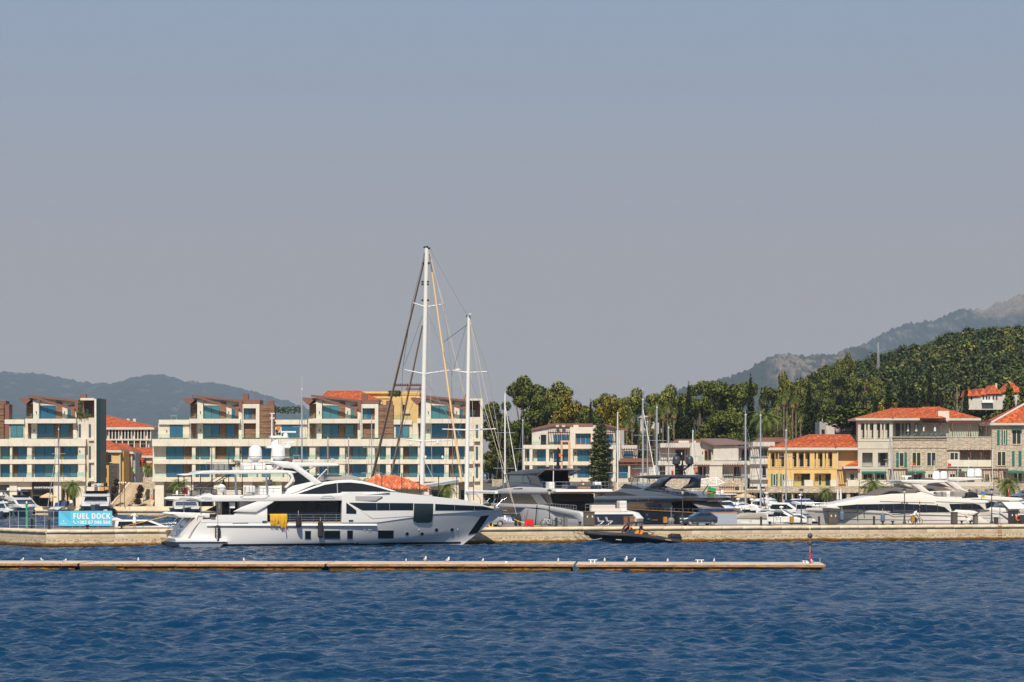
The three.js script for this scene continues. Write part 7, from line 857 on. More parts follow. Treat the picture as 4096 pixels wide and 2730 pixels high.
{
const mottled=std([0.16,0.15,0.14],0.45,{metalness:0.3,map:T.stone}),cab=(px,z,w,h,l,m=mottled,o={})=>{const t=qThing('service_cabinet',l,'cabinet',px,z);new Bag().box(-w/2,w/2,0.06,h,-0.3,0.3,0.03).build('body',m,t);new Bag().box(-w/2-0.03,w/2+0.03,h,h+0.06,-0.33,0.33).build('lid',M.iron,t);new Bag().box(-w/2+0.05,w/2-0.05,0,0.06,-0.25,0.25).build('plinth',M.iron,t);for(const s of[-1,1])if(w>0.6)new Bag().box(s*w/4-0.06,s*w/4+0.06,h*0.6,h*0.75,0.3,0.34).build('meter',M.gelWarm,t);return t;};
cab(2356,-5.5,1.15,1.5,'mottled grey service cabinet at the stern of the grey yacht');cab(3330,-6,1.05,1.45,'mottled service cabinet near the bow of the long white yacht');cab(3818,-1.8,0.6,1.35,'grey service pedestal with a light blue box near the yacht stern');cab(3903,-1.8,0.42,0.95,'low brown pedestal left of a lamp post',std([0.16,0.14,0.12],0.6));cab(3986,-4.5,0.34,0.7,'small dark pedestal beside the ladder',std([0.05,0.05,0.055],0.6));cab(4053,-5,0.95,1.45,'tall dark double cabinet near the right edge',std([0.035,0.035,0.04],0.5));const e=cab(4086,-4,0.55,0.95,'dark pedestal with an orange life ring at the right edge',std([0.04,0.04,0.045],0.5));const g2=new THREE.TorusGeometry(0.28,0.07,8,18);g2.translate(-0.4,0.65,0.1);new Bag().add(g2).build('life_ring',M.orange,e);cab(2262,-1.5,0.32,1.1,'slim grey pedestal right of the bicycles',std([0.14,0.15,0.15],0.6));cab(3238,-7,0.4,0.75,'small white and grey pedestal beside the quay lamp',std([0.5,0.48,0.44],0.6));
const b=qThing('hose_box','ochre box on a forked stand beside the dark yacht','box',2661,-1.4,'ochre boxes on forked stands');new Bag().box(-0.2,0.2,0.35,1.0,-0.16,0.16,0.02).build('box',M.ochreBox,b);new Bag().bar([-0.14,0.35,0],[0,0.12,0],0.03).bar([0.14,0.35,0],[0,0.12,0],0.03).bar([0,0,0],[0,0.14,0],0.05).build('stand',M.iron,b);new Bag().bar([0.15,1.0,0],[0.15,1.1,0],0.02).build('hook',M.iron,b);
copy(b,'ochre box on a forked stand left of the quay lamp beside the sports cruiser',onQ(3168,-1.4),QF.t);copy(b,'ochre box on a forked stand next to the cyclist',onQ(3652,-1.2),QF.t);
const r=qThing('traffic_barrier','bright red plastic barrier on the quay in front of the grey yacht','barrier',2116,-3);new Bag().mpoly([[-0.52,0],[-0.2,0],[-0.18,0.07],[0.18,0.07],[0.2,0],[0.52,0],[0.5,0.12],[0.4,0.78],[-0.36,0.78],[-0.47,0.12]],-0.25,0.25,0.03).build('body',M.red,r);new Bag().box(-0.36,0.4,0.77,0.8,-0.1,0.1).build('top_groove',M.clothRed,r);
for(const[px,l,y0]of[[3680,'thin pole with a yellow and black tip in front of the long white yacht',2.7],[4001,'thin pole with a yellow tip beside the quay ladder',2.75]]){const q=qThing('warning_pole',l,'pole',px,-3);new Bag().bar([0,0,0],[0,y0,0],0.035).build('pole',M.steel,q);for(let k=0;k<4;k++)new Bag().bar([0,y0-0.2*k,0],[0,y0-0.2*k-0.19,0],0.05).build('band',k%2?M.black:M.yellowPaint,q);}
const ld=qThing('quay_ladder','rusty ladder down the quay wall near the right edge','ladder',4001,0.25);for(const x of[-0.2,0.2])new Bag().bar([x,0.05,0],[x,-1.45,0],0.03).bar([x,0.05,0],[x,0.02,-0.5],0.03).build('side_rail',M.brassy,ld);for(let k=0;k<5;k++)new Bag().bar([-0.2,-0.15-k*0.28,0],[0.2,-0.15-k*0.28,0],0.022).build('rung',M.iron,ld);
const fb=(px,l)=>{const q=qThing('standing_fender',l,'fender',px,-7.5,'black fenders standing on the quay');new Bag().lathe([[0,0],[0.14,0.03],[0.17,0.2],[0.17,0.95],[0.12,1.12],[0,1.15]],0,0,0,12).build('body',M.rubber,q);new Bag().bar([0,1.1,0],[0,1.25,0],0.03).build('eye',M.iron,q);};fb(2064,'black fender standing on the quay, left of the pair by the grey yacht');fb(2079,'black fender standing on the quay, right of the pair by the grey yacht');
for(const[px,l]of[[2404,'left white folding chair at the stern of the grey yacht'],[2438,'right white folding chair at the stern of the grey yacht']]){const q=qThing('deck_chair',l,'chair',px,-9.5);new Bag().box(-0.3,0.3,0.42,0.47,-0.25,0.25,0.02).build('seat',M.white,q);new Bag().hex([[-0.3,0.47,-0.25],[-0.25,0.47,-0.25],[-0.25,0.47,0.25],[-0.3,0.47,0.25]].reverse(),[[-0.45,0.9,-0.25],[-0.4,0.9,-0.25],[-0.4,0.9,0.25],[-0.45,0.9,0.25]].reverse()).build('backrest',M.white,q);for(const[x,z]of[[-0.25,0.2],[0.25,0.2],[-0.25,-0.2],[0.25,-0.2]])new Bag().bar([x,0.43,z],[-x,0,z],0.022).build('leg',M.steel,q);}
const ropes=[['yellow water hose trailing from the sports boat to the bollard',M.ropeYellow,[[472,-2,0.05],[500,-4,0.25],[560,-7,0.55],[620,-9,0.9],[690,-9.5,1.35]]],['yellow cable lying on the quay beside the red barrier',M.ropeYellow,[[2056,-7,0.75],[2078,-6,0.5],[2105,-5.5,0.25],[2140,-4.5,0.04],[2170,-5,0.05]]]];
for(const[l,m,pts]of ropes){const t=new Bag().tube(pts.map(([px,z,y])=>{const p=onQ(px,z);return[p.x,p.y+y,p.z];}),0.045,24,6).build('rope',m);tag(t,l,'rope');}
const ml=(l,pts,m=M.iron)=>tag(new Bag().tube(pts.map(([px,z,y])=>{const p=onQuay(quayX(px,z),z,y);return[p.x,p.y,p.z];}),0.03,20,5).build('mooring_line',m),l,'rope');ml('dark mooring line from the quay to the bow of the black inflatable, left one',[[2283,-0.5,1.85],[2300,0.4,1.2],[2345,1.0,1.0]]);ml('dark mooring line from the quay to the black inflatable, right one',[[2290,-0.5,1.85],[2325,0.5,1.3],[2400,1.0,0.95]]);ml('pale mooring line hanging under the bow of the black inflatable',[[2340,1.2,1.0],[2372,1.8,0.45],[2408,2.2,0.6]],M.rope);ml('thin line from the inflatable frame to the quay',[[2572,1.0,1.55],[2600,0.3,1.2],[2640,-0.4,1.0]]);
}
function bicycle(label,pos,deg,frameMat,rider){
const t=thing('bicycle',label,'bicycle',Frame.at(pos,deg)),R=0.34;for(const x of[-0.52,0.52]){const g=new THREE.TorusGeometry(R,0.028,6,26);g.translate(x,R,0);const w=new Bag().add(g).build('wheel',M.black,t);const s=new Bag();for(let k=0;k<8;k++)s.bar([x,R,0],[x+R*Math.cos(k*PI/4),R+R*Math.sin(k*PI/4),0],0.006,0.006,4);s.build('spokes',M.steel,w);}
new Bag().bar([-0.52,R,0],[-0.1,0.28,0],0.02).bar([-0.1,0.28,0],[-0.22,0.78,0],0.024).bar([-0.1,0.28,0],[0.36,0.7,0],0.026).bar([-0.2,0.7,0],[0.36,0.76,0],0.024).bar([-0.52,R,0],[-0.2,0.7,0],0.018).bar([0.52,R,0],[0.33,0.9,0],0.024).build('frame',frameMat,t);new Bag().box(-0.36,-0.1,0.78,0.83,-0.07,0.07,0.02).build('saddle',M.black,t);new Bag().bar([0.33,0.92,-0.26],[0.33,0.92,0.26],0.02).bar([0.33,0.86,0],[0.33,0.93,0],0.022).build('handlebar',M.black,t);const c=new THREE.TorusGeometry(0.1,0.012,5,16);c.translate(-0.1,0.28,0.05);new Bag().add(c).build('crank',M.iron,t);return t;
}
bicycle('white bicycle leaning near the lamp post in front of the grey yacht',onQ(2192,-4.6),QD+180,M.gel);bicycle('second bicycle with white fork beside the slim pedestal',onQ(2239,-4.4),QD+176,M.graphiteDark);
function car(label,pos,deg,paint,hatch=true){
const t=thing('parked_car',label,'car',Frame.at(pos,deg)),W=0.86;
const body=(z0,z1,ins,b)=>b;
const sec=[[-2.03,0.34,0.62,0.55],[-1.95,0.24,0.74,0.72],[-1.7,0.2,0.86,0.82],[-1.1,0.2,0.97,0.86],[-0.75,0.2,1.0,0.86],[0.3,0.2,1.02,0.86],[1.2,0.2,1.05,0.87],[1.75,0.24,1.04,0.84],[1.95,0.3,0.98,0.76],[2.03,0.36,0.8,0.6]],pos3=[],idx=[];
for(const[x,lo,hi,w]of sec){const q=[[lo,w*0.86],[lo+0.08,w*0.97],[lerp(lo,hi,0.5),w],[hi-0.1,w*0.97],[hi-0.02,w*0.9],[hi,w*0.6]];const ring=[...q.map(p=>[p[0],p[1]]),...q.slice().reverse().map(p=>[p[0],-p[1]])];for(const[y,z]of ring)pos3.push(x,y,z);}
const n=12;for(let i=0;i+1<sec.length;i++)for(let j=0;j<n;j++){const a=i*n+j,b=i*n+(j+1)%n,c=a+n,d=b+n;idx.push(a,b,d,a,d,c);}for(const i of[0,sec.length-1])for(let j=1;j+1<n;j++)idx.push(i*n,i*n+j,i*n+j+1);
let g=new THREE.BufferGeometry();g.setAttribute('position',new THREE.Float32BufferAttribute(pos3,3));g.setIndex(idx);g=toCreasedNormals(g,0.7);new Bag().add(g).build('body',paint,t);
const cab=(x0,x1,x2,x3,y0,y1,w0,w1,m,nm)=>new Bag().hex([[x0,y0,w0],[x3,y0,w0],[x3,y0,-w0],[x0,y0,-w0]],[[x1,y1,w1],[x2,y1,w1],[x2,y1,-w1],[x1,y1,-w1]]).build(nm,m,t);
cab(-0.98,-0.16,1.28,1.86,0.95,1.4,0.78,0.6,paint,'cabin');cab(-0.16,0.0,1.2,1.3,1.398,1.45,0.6,0.52,paint,'roof');
const side=(pts,s)=>{const z=y=>s*(lerp(0.78,0.6,(y-0.95)/0.45)+0.012);return pts.map(p=>[p[0],p[1],z(p[1])]);};
for(const s of[1,-1])for(const q of[[[-0.62,1.0],[0.38,1.0],[0.36,1.34],[-0.1,1.34]],[[0.46,1.0],[1.22,1.03],[1.12,1.33],[0.44,1.34]]]){const p=side(q,s);new Bag().quads([s>0?p:p.slice().reverse()]).build('side_window',M.glassDark,t);}
new Bag().quads([[[-0.94,0.98,0.68],[-0.94,0.98,-0.68],[-0.2,1.385,-0.54],[-0.2,1.385,0.54]].map(p=>[p[0]-0.02,p[1]+0.02,p[2]])]).build('windscreen',M.glassBlue,t);new Bag().quads([[[1.3,1.38,0.52],[1.3,1.38,-0.52],[1.74,1.05,-0.62],[1.74,1.05,0.62]].map(p=>[p[0]+0.03,p[1],p[2]])]).build('rear_window',M.glassDark,t);
for(const x of[-1.27,1.32])for(const s of[1,-1]){const w=new Bag(),tyre=new THREE.TorusGeometry(0.25,0.075,10,24);tyre.scale(1,1,1.3);tyre.translate(x,0.31,s*0.76);const k=w.add(tyre).build('wheel',M.rubber,t);const r=new Bag();for(let i=0;i<8;i++){const a=i*PI/4;r.bar([x,0.31,s*0.82],[x+0.21*Math.cos(a),0.31+0.21*Math.sin(a),s*0.8],0.03,0.035,5);}const rg=new THREE.TorusGeometry(0.205,0.025,6,22);rg.translate(x,0.31,s*0.81);r.add(rg);r.build('rim',M.alu,k);const d=new Bag(),cg=new THREE.CylinderGeometry(0.2,0.2,0.06,18);cg.rotateX(PI/2);cg.translate(x,0.31,s*0.77);d.add(cg).build('brake_disc',M.black,k);const ar=new THREE.TorusGeometry(0.34,0.045,6,18,PI);ar.translate(x,0.31,s*0.82);new Bag().add(ar).build('wheel_arch',M.black,t);}
for(const s of[1,-1]){new Bag().sph(-1.84,0.72,s*0.6,0.16,0.09,0.17,10).build('headlight',M.lampGlass,t);new Bag().sph(1.92,0.88,s*0.66,0.1,0.12,0.12,10).build('tail_light',M.red,t);new Bag().sph(-0.62,1.02,s*0.9,0.08,0.07,0.1,8).build('mirror',paint,t);new Bag().box(-0.95,1.05,0.26,0.31,s*0.86-0.02,s*0.86+0.02).build('sill_trim',M.alu,t);new Bag().box(0.42,0.435,0.35,1.0,s*0.862-0.008,s*0.862+0.004).build('door_gap',M.black,t);new Bag().box(0.2,0.36,0.86,0.9,s*0.845-0.015,s*0.86+0.02).build('door_handle',paint,t);}
new Bag().box(-2.06,-1.98,0.36,0.52,-0.5,0.5,0.03).build('grille',M.black,t);new Bag().box(-2.08,-2.05,0.36,0.46,-0.26,0.26).build('number_plate',M.white,t);const em=new THREE.OctahedronGeometry(0.09);em.scale(0.3,1,0.75);em.translate(-2.02,0.6,0);new Bag().add(em).build('badge',M.steel,t);return t;
}
car('dark blue-grey hatchback parked on the quay in front of the dark yacht',onQ(2795,-5),QD,std([0.03,0.05,0.075],0.25,{metalness:0.3,clearcoat:1}));car('silver car half hidden behind the bow of the white yacht',onQ(1946,-4.4),QD+180,std([0.4,0.4,0.41],0.3,{metalness:0.4,clearcoat:1}));
{
const g=(()=>{
const t=thing('seagull','','seagull',Frame.at(new V3(0,0,0),0),'gulls resting on the pontoon');const body=new THREE.SphereGeometry(1,14,10);body.scale(0.17,0.085,0.08);body.rotateZ(0.55);body.translate(0,0.2,0);const head=new THREE.SphereGeometry(0.052,12,9);head.translate(0.115,0.345,0);const neck=new THREE.CylinderGeometry(0.045,0.07,0.12,10);neck.rotateZ(-0.35);neck.translate(0.1,0.29,0);new Bag().add(body).add(neck).add(head).build('body',M.white,t);
for(const s of[1,-1]){const w=new THREE.SphereGeometry(1,10,8);w.scale(0.17,0.055,0.02);w.rotateZ(0.5);w.translate(-0.05,0.205,s*0.075);new Bag().add(w).build('wing',M.gelGrey,t);new Bag().bar([0.01,0,s*0.03],[0,0.14,s*0.03],0.008).build('leg',M.orange,t);new Bag().sph(0.15,0.36,s*0.042,0.008,0.008,0.006,6).build('eye',M.black,t);}new Bag().bar([0.155,0.343,0],[0.215,0.335,0],0.014,0.004).build('beak',M.yellowPaint,t);new Bag().hex([[-0.12,0.11,0.03],[-0.12,0.11,-0.03],[-0.24,0.07,-0.02],[-0.24,0.07,0.02]],[[-0.12,0.14,0.03],[-0.12,0.14,-0.03],[-0.25,0.08,-0.02],[-0.25,0.08,0.02]]).build('tail',M.black,t);return t;})();
const list=[[88,-4.5,0.3,0.8,'leftmost gull on the pontoon'],[167,-4,2.6,0.8,'second gull from the left on the pontoon'],[258,-1.5,0.2,0.85,'third gull from the left, crouching near the first pontoon joint'],[552,-3,1.4,0.95,'gull alone on the second pontoon section, left of the yacht stern'],[975,-3.5,1.6,0.9,'gull below the stern fender of the white yacht'],[1624,-4.5,1.5,0.7,'low sitting gull below the portholes of the yacht'],[1701,-4.5,1.2,1.2,'tall upright gull below the middle portholes'],[1791,-2.5,0.9,1.2,'upright gull with a dark tail right of the tall one'],[1931,-3,1.2,0.9,'gull under the yacht bow'],[2233,-3,1.5,0.95,'gull left of the third pontoon joint'],[2419,-2.8,1.6,1.0,'gull right of the white cleat'],[2505,-4.5,1.3,1.25,'tallest gull, below the inflatable boat'],[2537,-2.0,1.1,1.1,'dark-winged gull right of the tallest one'],[2671,-3,1.5,0.9,'gull below the inflatable engine'],[2857,-3,1.5,0.9,'gull right of the second white cleat'],[3249,-2.6,2.2,0.85,'brownish gull beside the red marker post']];
list.forEach(([px,z,a,s,l],i)=>{const o=i?copy(g,l,onPontoon(px,z),-a,s):g;if(!i){g.position.copy(onPontoon(px,z));g.rotation.y=-a;g.scale.setScalar(s);g.userData.label=l;}});
const c=thing('cleat','white mooring cleat on the pontoon below the black inflatable bow','cleat',Frame.at(onPontoon(2371,-2.5),PD),'white cleats on the pontoon');new Bag().box(-0.34,0.34,0.22,0.28,-0.05,0.05,0.02).build('bar',M.white,c);for(const x of[-0.15,0.15])new Bag().box(x-0.04,x+0.04,0,0.22,-0.05,0.05).build('leg',M.white,c);
copy(c,'white mooring cleat in the middle of the right pontoon section',onPontoon(2799,-2.5),PF.t);copy(c,'small white cleat left of the red marker post',onPontoon(3221,-3),PF.t,0.7);
const m=thing('channel_marker','red marker post with two dark round topmarks near the end of the pontoon','marker',Frame.at(onPontoon(3241,-2.2),PD));new Bag().bar([0,0,0],[0,0.4,0],0.065).build('foot',M.clothRed,m);new Bag().bar([0,0.4,0],[0,0.9,0],0.06).build('post',M.red,m);new Bag().bar([0,0.9,0],[0,1.35,0],0.05).bar([0,1.3,0],[0,2.6,0],0.025).build('rod',M.ochreBox,m);for(const y of[1.58,2.13])new Bag().sph(0,y,0,0.2,0.2,0.14,14).build('topmark',std([0.05,0.055,0.06],0.6),m);new Bag().bar([0,2.4,0],[0,2.62,0],0.04).sph(0,2.74,0,0.1,0.12,0.1,10).build('lamp',M.lampGlass,m);
const s=thing('steel_post','thin steel post near the right end of the pontoon','post',Frame.at(onPontoon(3281,-2),PD));new Bag().bar([0,0,0],[0,0.42,0],0.03).build('post',M.alu,s);for(const[px,l]of[[2025,'small white dome light on the pontoon under the yacht bow'],[3231,'small white dome light at the foot of the red marker']]){const d=thing('deck_light',l,'light',Frame.at(onPontoon(px,-1.4),0));new Bag().lathe([[0,0],[0.12,0],[0.12,0.06],[0.09,0.14],[0,0.17]],0,0,0,12).build('dome',M.white,d);}
}
function person(label,pos,deg,o={}){
const t=thing('person',label,'person',Frame.at(pos,deg));const s=o.s||1;
const J=Object.assign({head:[0,1.62,0.02],neck:[0,1.46,0],chest:[0,1.28,0],waist:[0,1.05,0],hip:[0,0.93,0],sl:[0.19,1.4,0],sr:[-0.19,1.4,0],el:[0.25,1.12,0.02],er:[-0.25,1.12,0.02],wl:[0.26,0.88,0.08],wr:[-0.26,0.88,0.08],hl:[0.27,0.79,0.1],hr:[-0.27,0.79,0.1],pl:[0.1,0.9,0],pr:[-0.1,0.9,0],kl:[0.11,0.5,0.03],kr:[-0.11,0.5,0.03],al:[0.11,0.09,0],ar:[-0.11,0.09,0],tl:[0.12,0.04,0.16],tr:[-0.12,0.04,0.16]},o.pose||{});
const torso=[['chest','waist',0.14,0.12],['waist','hip',0.12,0.14],['sl','sr',0.07,0.07],['chest','neck',0.12,0.06]],legs=[['pl','kl',0.085,0.06],['pr','kr',0.085,0.06],['kl','al',0.06,0.042],['kr','ar',0.06,0.042]],feet=[['al','tl',0.045,0.035],['ar','tr',0.045,0.035]],up=[['sl','el',0.052,0.042],['sr','er',0.052,0.042]],low=[['el','wl',0.042,0.03],['er','wr',0.042,0.03],['wl','hl',0.032,0.03],['wr','hr',0.032,0.03]];
const field=(bones,extra,balls=[])=>(x,y,z)=>{let d=9;const k=0.035;const mix=v=>{const h=Math.max(k-Math.abs(d-v),0)/k;d=Math.min(d,v)-h*h*k/4;};for(const[a,b,ra,rb]of bones){const A=J[a],B=J[b],bx=B[0]-A[0],by=B[1]-A[1],bz=B[2]-A[2],q=clamp(((x-A[0])*bx+(y-A[1])*by+(z-A[2])*bz)/(bx*bx+by*by+bz*bz+1e-9));mix(Math.hypot(x-A[0]-bx*q,y-A[1]-by*q,z-A[2]-bz*q)-lerp(ra,rb,q)-extra);}for(const[c,r]of balls)mix((Math.hypot((x-c[0])/r[0],(y-c[1])/r[1],(z-c[2])/r[2])-1)*Math.min(...r));return d;};
const surf=(name,f,mat,res=54,lo=[-0.75,-0.05,-0.75],size=1.9)=>{const mc=new MarchingCubes(res,mat,false,false,90000);const n=res;for(let k=0;k<n;k++)for(let j=0;j<n;j++)for(let i=0;i<n;i++)mc.field[i+j*n+k*n*n]=-f(lo[0]+size*i/n,lo[1]+size*j/n,lo[2]+size*k/n);mc.isolation=0;mc.update();const c=mc.count,p=new Float32Array(c*3),nn=new Float32Array(c*3);for(let i=0;i<c;i++)for(let q=0;q<3;q++){p[i*3+q]=(lo[q]+(mc.positionArray[i*3+q]+1)/2*size)*s;nn[i*3+q]=mc.normalArray[i*3+q];}const g=new THREE.BufferGeometry();g.setAttribute('position',new THREE.BufferAttribute(p,3));g.setAttribute('normal',new THREE.BufferAttribute(nn,3));g.computeVertexNormals();new Bag().add(g).build(name,mat,t);};
const h=J.head;surf('body',field([...torso,...legs,...feet,...up,...low],0,[[h,[0.078,0.115,0.095]],[[h[0],h[1]-0.02,h[2]+0.1],[0.014,0.024,0.02]],[J.hl,[0.03,0.05,0.045]],[J.hr,[0.03,0.05,0.045]]]),o.skin||M.skin,60);surf('hair',field([],0,[[[h[0],h[1]+0.035,h[2]-0.025],[0.09,0.105,0.1]],...(o.long?[[[h[0],h[1]-0.1,h[2]-0.09],[0.075,0.13,0.05]]]:[])]),o.hair||M.hair,40,[h[0]-0.2,h[1]-0.3,h[2]-0.25],0.5);
if(o.dress)surf('dress',field([...torso,['hip',o.pose?.hem?'hem':'pm',0.16,0.19],...up],0.02),o.shirt,54);else{surf('shirt',field([...torso,...up,...(o.sleeves?low.slice(0,2):[])],0.018),o.shirt||M.clothWhite);surf('trousers',field([['waist','hip',0.12,0.14],['pl','pr',0.09,0.09],...legs.slice(0,o.shorts?2:4)],0.02),o.trousers||M.clothDark);}
for(const q of[-1,1])new Bag().sph((h[0]+q*0.032)*s,(h[1]+0.01)*s,(h[2]+0.088)*s,0.011,0.009,0.008,6).build('eye',M.black,t);
return t;
}
person('person in a loose white outfit standing by the fuel dock with one arm raised',onQ(537,-7.5),20,{shirt:M.clothWhite,dress:1,pose:{pm:[0,0.62,0],er:[-0.36,1.28,0.05],wr:[-0.5,1.22,0.1],hr:[-0.6,1.18,0.12],el:[0.3,1.2,0.1],wl:[0.22,1.42,0.16],hl:[0.16,1.5,0.16]}});
{const p=onQ(3663,-2.6),b=bicycle('bicycle ridden along the quay by a person in a white shirt',p,QD,M.iron);const sd=Frame.at(p,QD+90);
person('cyclist in a white shirt and dark trousers riding along the quay',p,QD+90,{shirt:M.clothWhite,sleeves:1,trousers:M.clothDark,hair:M.hair,pose:{head:[0,1.6,0.16],neck:[0,1.47,0.06],chest:[0,1.3,-0.02],waist:[0,1.08,-0.14],hip:[0,0.93,-0.22],sl:[0.18,1.4,0.02],sr:[-0.18,1.4,0.02],el:[0.24,1.18,0.14],er:[-0.24,1.18,0.14],wl:[0.24,0.99,0.27],wr:[-0.24,0.99,0.27],hl:[0.24,0.94,0.33],hr:[-0.24,0.94,0.33],pl:[0.1,0.9,-0.22],pr:[-0.1,0.9,-0.22],kl:[0.12,0.68,0.16],kr:[-0.12,0.5,0.08],al:[0.11,0.38,-0.06],ar:[-0.11,0.12,-0.1],tl:[0.11,0.34,0.08],tr:[-0.11,0.1,0.05]}});}
{const at=(px,py,z)=>{const p=YF.p(px,py,z);return YF.o.clone().addScaledVector(YF.u,p[0]).addScaledVector(YF.n,p[2]).add(new V3(0,p[1],0));};
const sit={hip:[0,0.5,-0.1],waist:[0,0.64,-0.1],chest:[0,0.86,-0.08],neck:[0,1.04,-0.06],head:[0,1.2,-0.03],sl:[0.17,0.98,-0.07],sr:[-0.17,0.98,-0.07],el:[0.24,0.75,0.02],er:[-0.24,0.75,0.02],wl:[0.2,0.62,0.2],wr:[-0.2,0.62,0.2],hl:[0.18,0.6,0.29],hr:[-0.18,0.6,0.29],pl:[0.1,0.5,-0.05],pr:[-0.1,0.5,-0.05],kl:[0.11,0.52,0.36],kr:[-0.11,0.52,0.36],al:[0.11,0.09,0.36],ar:[-0.11,0.09,0.36],tl:[0.12,0.05,0.5],tr:[-0.12,0.05,0.5]};
person('dark-haired person sitting on the upper deck of the white yacht beside the round dish',at(895,1974,-2.6),60,{pose:sit,shirt:M.clothDark,long:1,shorts:1});person('person in a white shirt standing in the shade under the yacht roof',at(1078,1978,-4),0,{shirt:M.clothWhite,trousers:M.clothRed});}
{const g=(px,py,D)=>world(px,py,D);person('left of two people walking on the sloping street, in a tan top',g(1948,1929,600),0,{shirt:M.tan,shorts:1});person('right of two people walking on the sloping street, in a dark top',g(1961,1928,602),10,{shirt:M.clothDark,long:1,shorts:1});person('person in a white top with a red scarf on the left promenade',world(283,2036,544),0,{shirt:M.clothWhite,trousers:M.clothBlue});}
{const t=thing('road_sign','round blue road sign beside the two walking people','sign',new Frame(1941,1930,606));new Bag().bar([0,0,0],[0,1.5,0],0.04).build('post',M.alu,t);const c=new THREE.CylinderGeometry(0.45,0.45,0.04,20);c.rotateX(PI/2);c.translate(0,1.35,0.05);new Bag().add(c).build('plate',M.blueSign,t);new Bag().mpoly([[-0.16,1.2],[0.16,1.2],[0,1.55]],0.07,0.09).build('symbol',M.white,t);
const d=thing('road_sign','diamond-shaped pale road sign above the blue one','sign',new Frame(1952,1930,610));new Bag().bar([0,0,0],[0,2,0],0.03).build('post',M.alu,d);new Bag().mpoly([[-0.5,1.7],[0,1.3],[0.5,1.7],[0,2.1]],0,0.04).build('plate',M.gelGrey,d);
const s=new Frame(1950,1980,590),st=new Bag(s);const q=[s.p(1925,1975,20),s.p(1990,1975,20),s.p(2010,1922,-20),s.p(1925,1922,-20)];st.quads([q]);const m=st.build('street',M.asphalt);m.position.copy(s.o);structure(tag(m,'sloping street rising right of the middle apartment block'));const w=thing('garden_wall','grey garden wall along the sloping street','wall',s);new Bag(s).rc(1968,2010,1918,1960,-2,-0.5).build('wall',M.masonry,w);}
const leafMat=(c,o={})=>std(c,0.9,{specularIntensity:0.3,side:THREE.DoubleSide,...o});
const G={pine:leafMat([0.15,0.175,0.04]),pine2:leafMat([0.22,0.235,0.05]),cypress:leafMat([0.04,0.056,0.022]),oak:leafMat([0.16,0.19,0.045]),gold:leafMat([0.3,0.25,0.03]),palm:leafMat([0.13,0.17,0.04]),palmDry:leafMat([0.4,0.27,0.12]),bush:leafMat([0.11,0.14,0.03]),dates:std([0.6,0.25,0.03],0.8),bare:leafMat([0.2,0.16,0.12])};
function leaves(clumps,perM2,size,max=12000,j=0.6){
const P=[],N=[];
for(const[cx,cy,cz,rx,ry]of clumps){const n=Math.min(max,Math.round(perM2*rx*(rx+ry)*6));for(let k=0;k<n;k++){
const a=rnd(0,2*PI),u=rnd(-1,1),q=Math.sqrt(1-u*u),r=0.5+0.5*Math.sqrt(rnd())+rnd(-0.05,0.12),d=[q*Math.cos(a),u,q*Math.sin(a)],c=[cx+d[0]*rx*r,cy+d[1]*ry*r,cz+d[2]*rx*r],s=size*rnd(0.6,1.3);
const v=[0,1,2].map(()=>[c[0]+rnd(-s,s),c[1]+rnd(-s,s)*0.8,c[2]+rnd(-s,s)]);for(const w of v)P.push(...w);const nn=new V3(d[0]+rnd(-j,j),d[1]+0.35+rnd(-j,j),d[2]+rnd(-j,j)).normalize();for(let i=0;i<3;i++)N.push(nn.x,nn.y,nn.z);}}
const g=new THREE.BufferGeometry();g.setAttribute('position',new THREE.Float32BufferAttribute(P,3));g.setAttribute('normal',new THREE.Float32BufferAttribute(N,3));return g;
}
function treeProto(name,cat,clumps,per,size,mat,trunk,bark=M.bark,limbs=[]){
const t=new THREE.Group();t.name=name;tag(t,'',cat);const m=mesh('crown',leaves(clumps,per,size),mat,t);const b=new Bag();b.bar([0,-0.5,0],trunk[0],trunk[1],trunk[1]*0.6,8);for(const[p,q,r]of limbs)b.bar(p,q,r,r*0.5,6);b.build('trunk',bark,t);return t;
}
reseed(501);
function pineClumps(n,R,y0,h,flat){const c=[];for(let k=0;k<n;k++){const a=rnd(0,2*PI),e=rnd(0,1),y=y0+h*e,w=R*Math.sqrt(Math.max(0.08,1-Math.pow(Math.abs(e-flat)/Math.max(flat,1-flat),2)))*Math.sqrt(rnd(0.1,1));c.push([w*Math.cos(a),y,w*Math.sin(a),R*rnd(0.2,0.34),R*rnd(0.12,0.2)]);}return c;}
const limbsFor=c=>c.slice(0,9).map(q=>[[0,q[1]*0.55,0],[q[0]*0.85,q[1]-0.3,q[2]*0.85],0.16]);
const protoPine=[0,1,2].map(i=>{const c=pineClumps(46,5,1.6,11.9,0.5+0.1*i);return treeProto('pine_tree','tree',c,58,0.2,[G.pine,G.pine2,G.pine][i],[[0,12,0],0.38],M.bark,limbsFor(c));});
const protoOak=[G.oak,G.gold].map(m=>{const c=pineClumps(36,4.2,1.6,10.4,0.45).map(q=>[q[0],q[1],q[2],q[3],q[4]*1.5]);return treeProto('broadleaf_tree','tree',c,40,0.2,m,[[0,10,0],0.3],M.bark,limbsFor(c));});
const cypClumps=(H,R)=>{const c=[];for(let k=0;k<46;k++){const e=k/45,r=R*Math.pow(Math.sin(PI*Math.min(1,0.1+e*0.9)),0.55)*(1-0.45*e),a=k*2.4;c.push([r*0.35*Math.cos(a),0.8+(H-1.2)*e,r*0.35*Math.sin(a),r*0.75,H*0.035]);}return c;};
const protoCyp=treeProto('cypress_tree','cypress',cypClumps(14,1.5),80,0.17,G.cypress,[[0,12,0],0.2]);
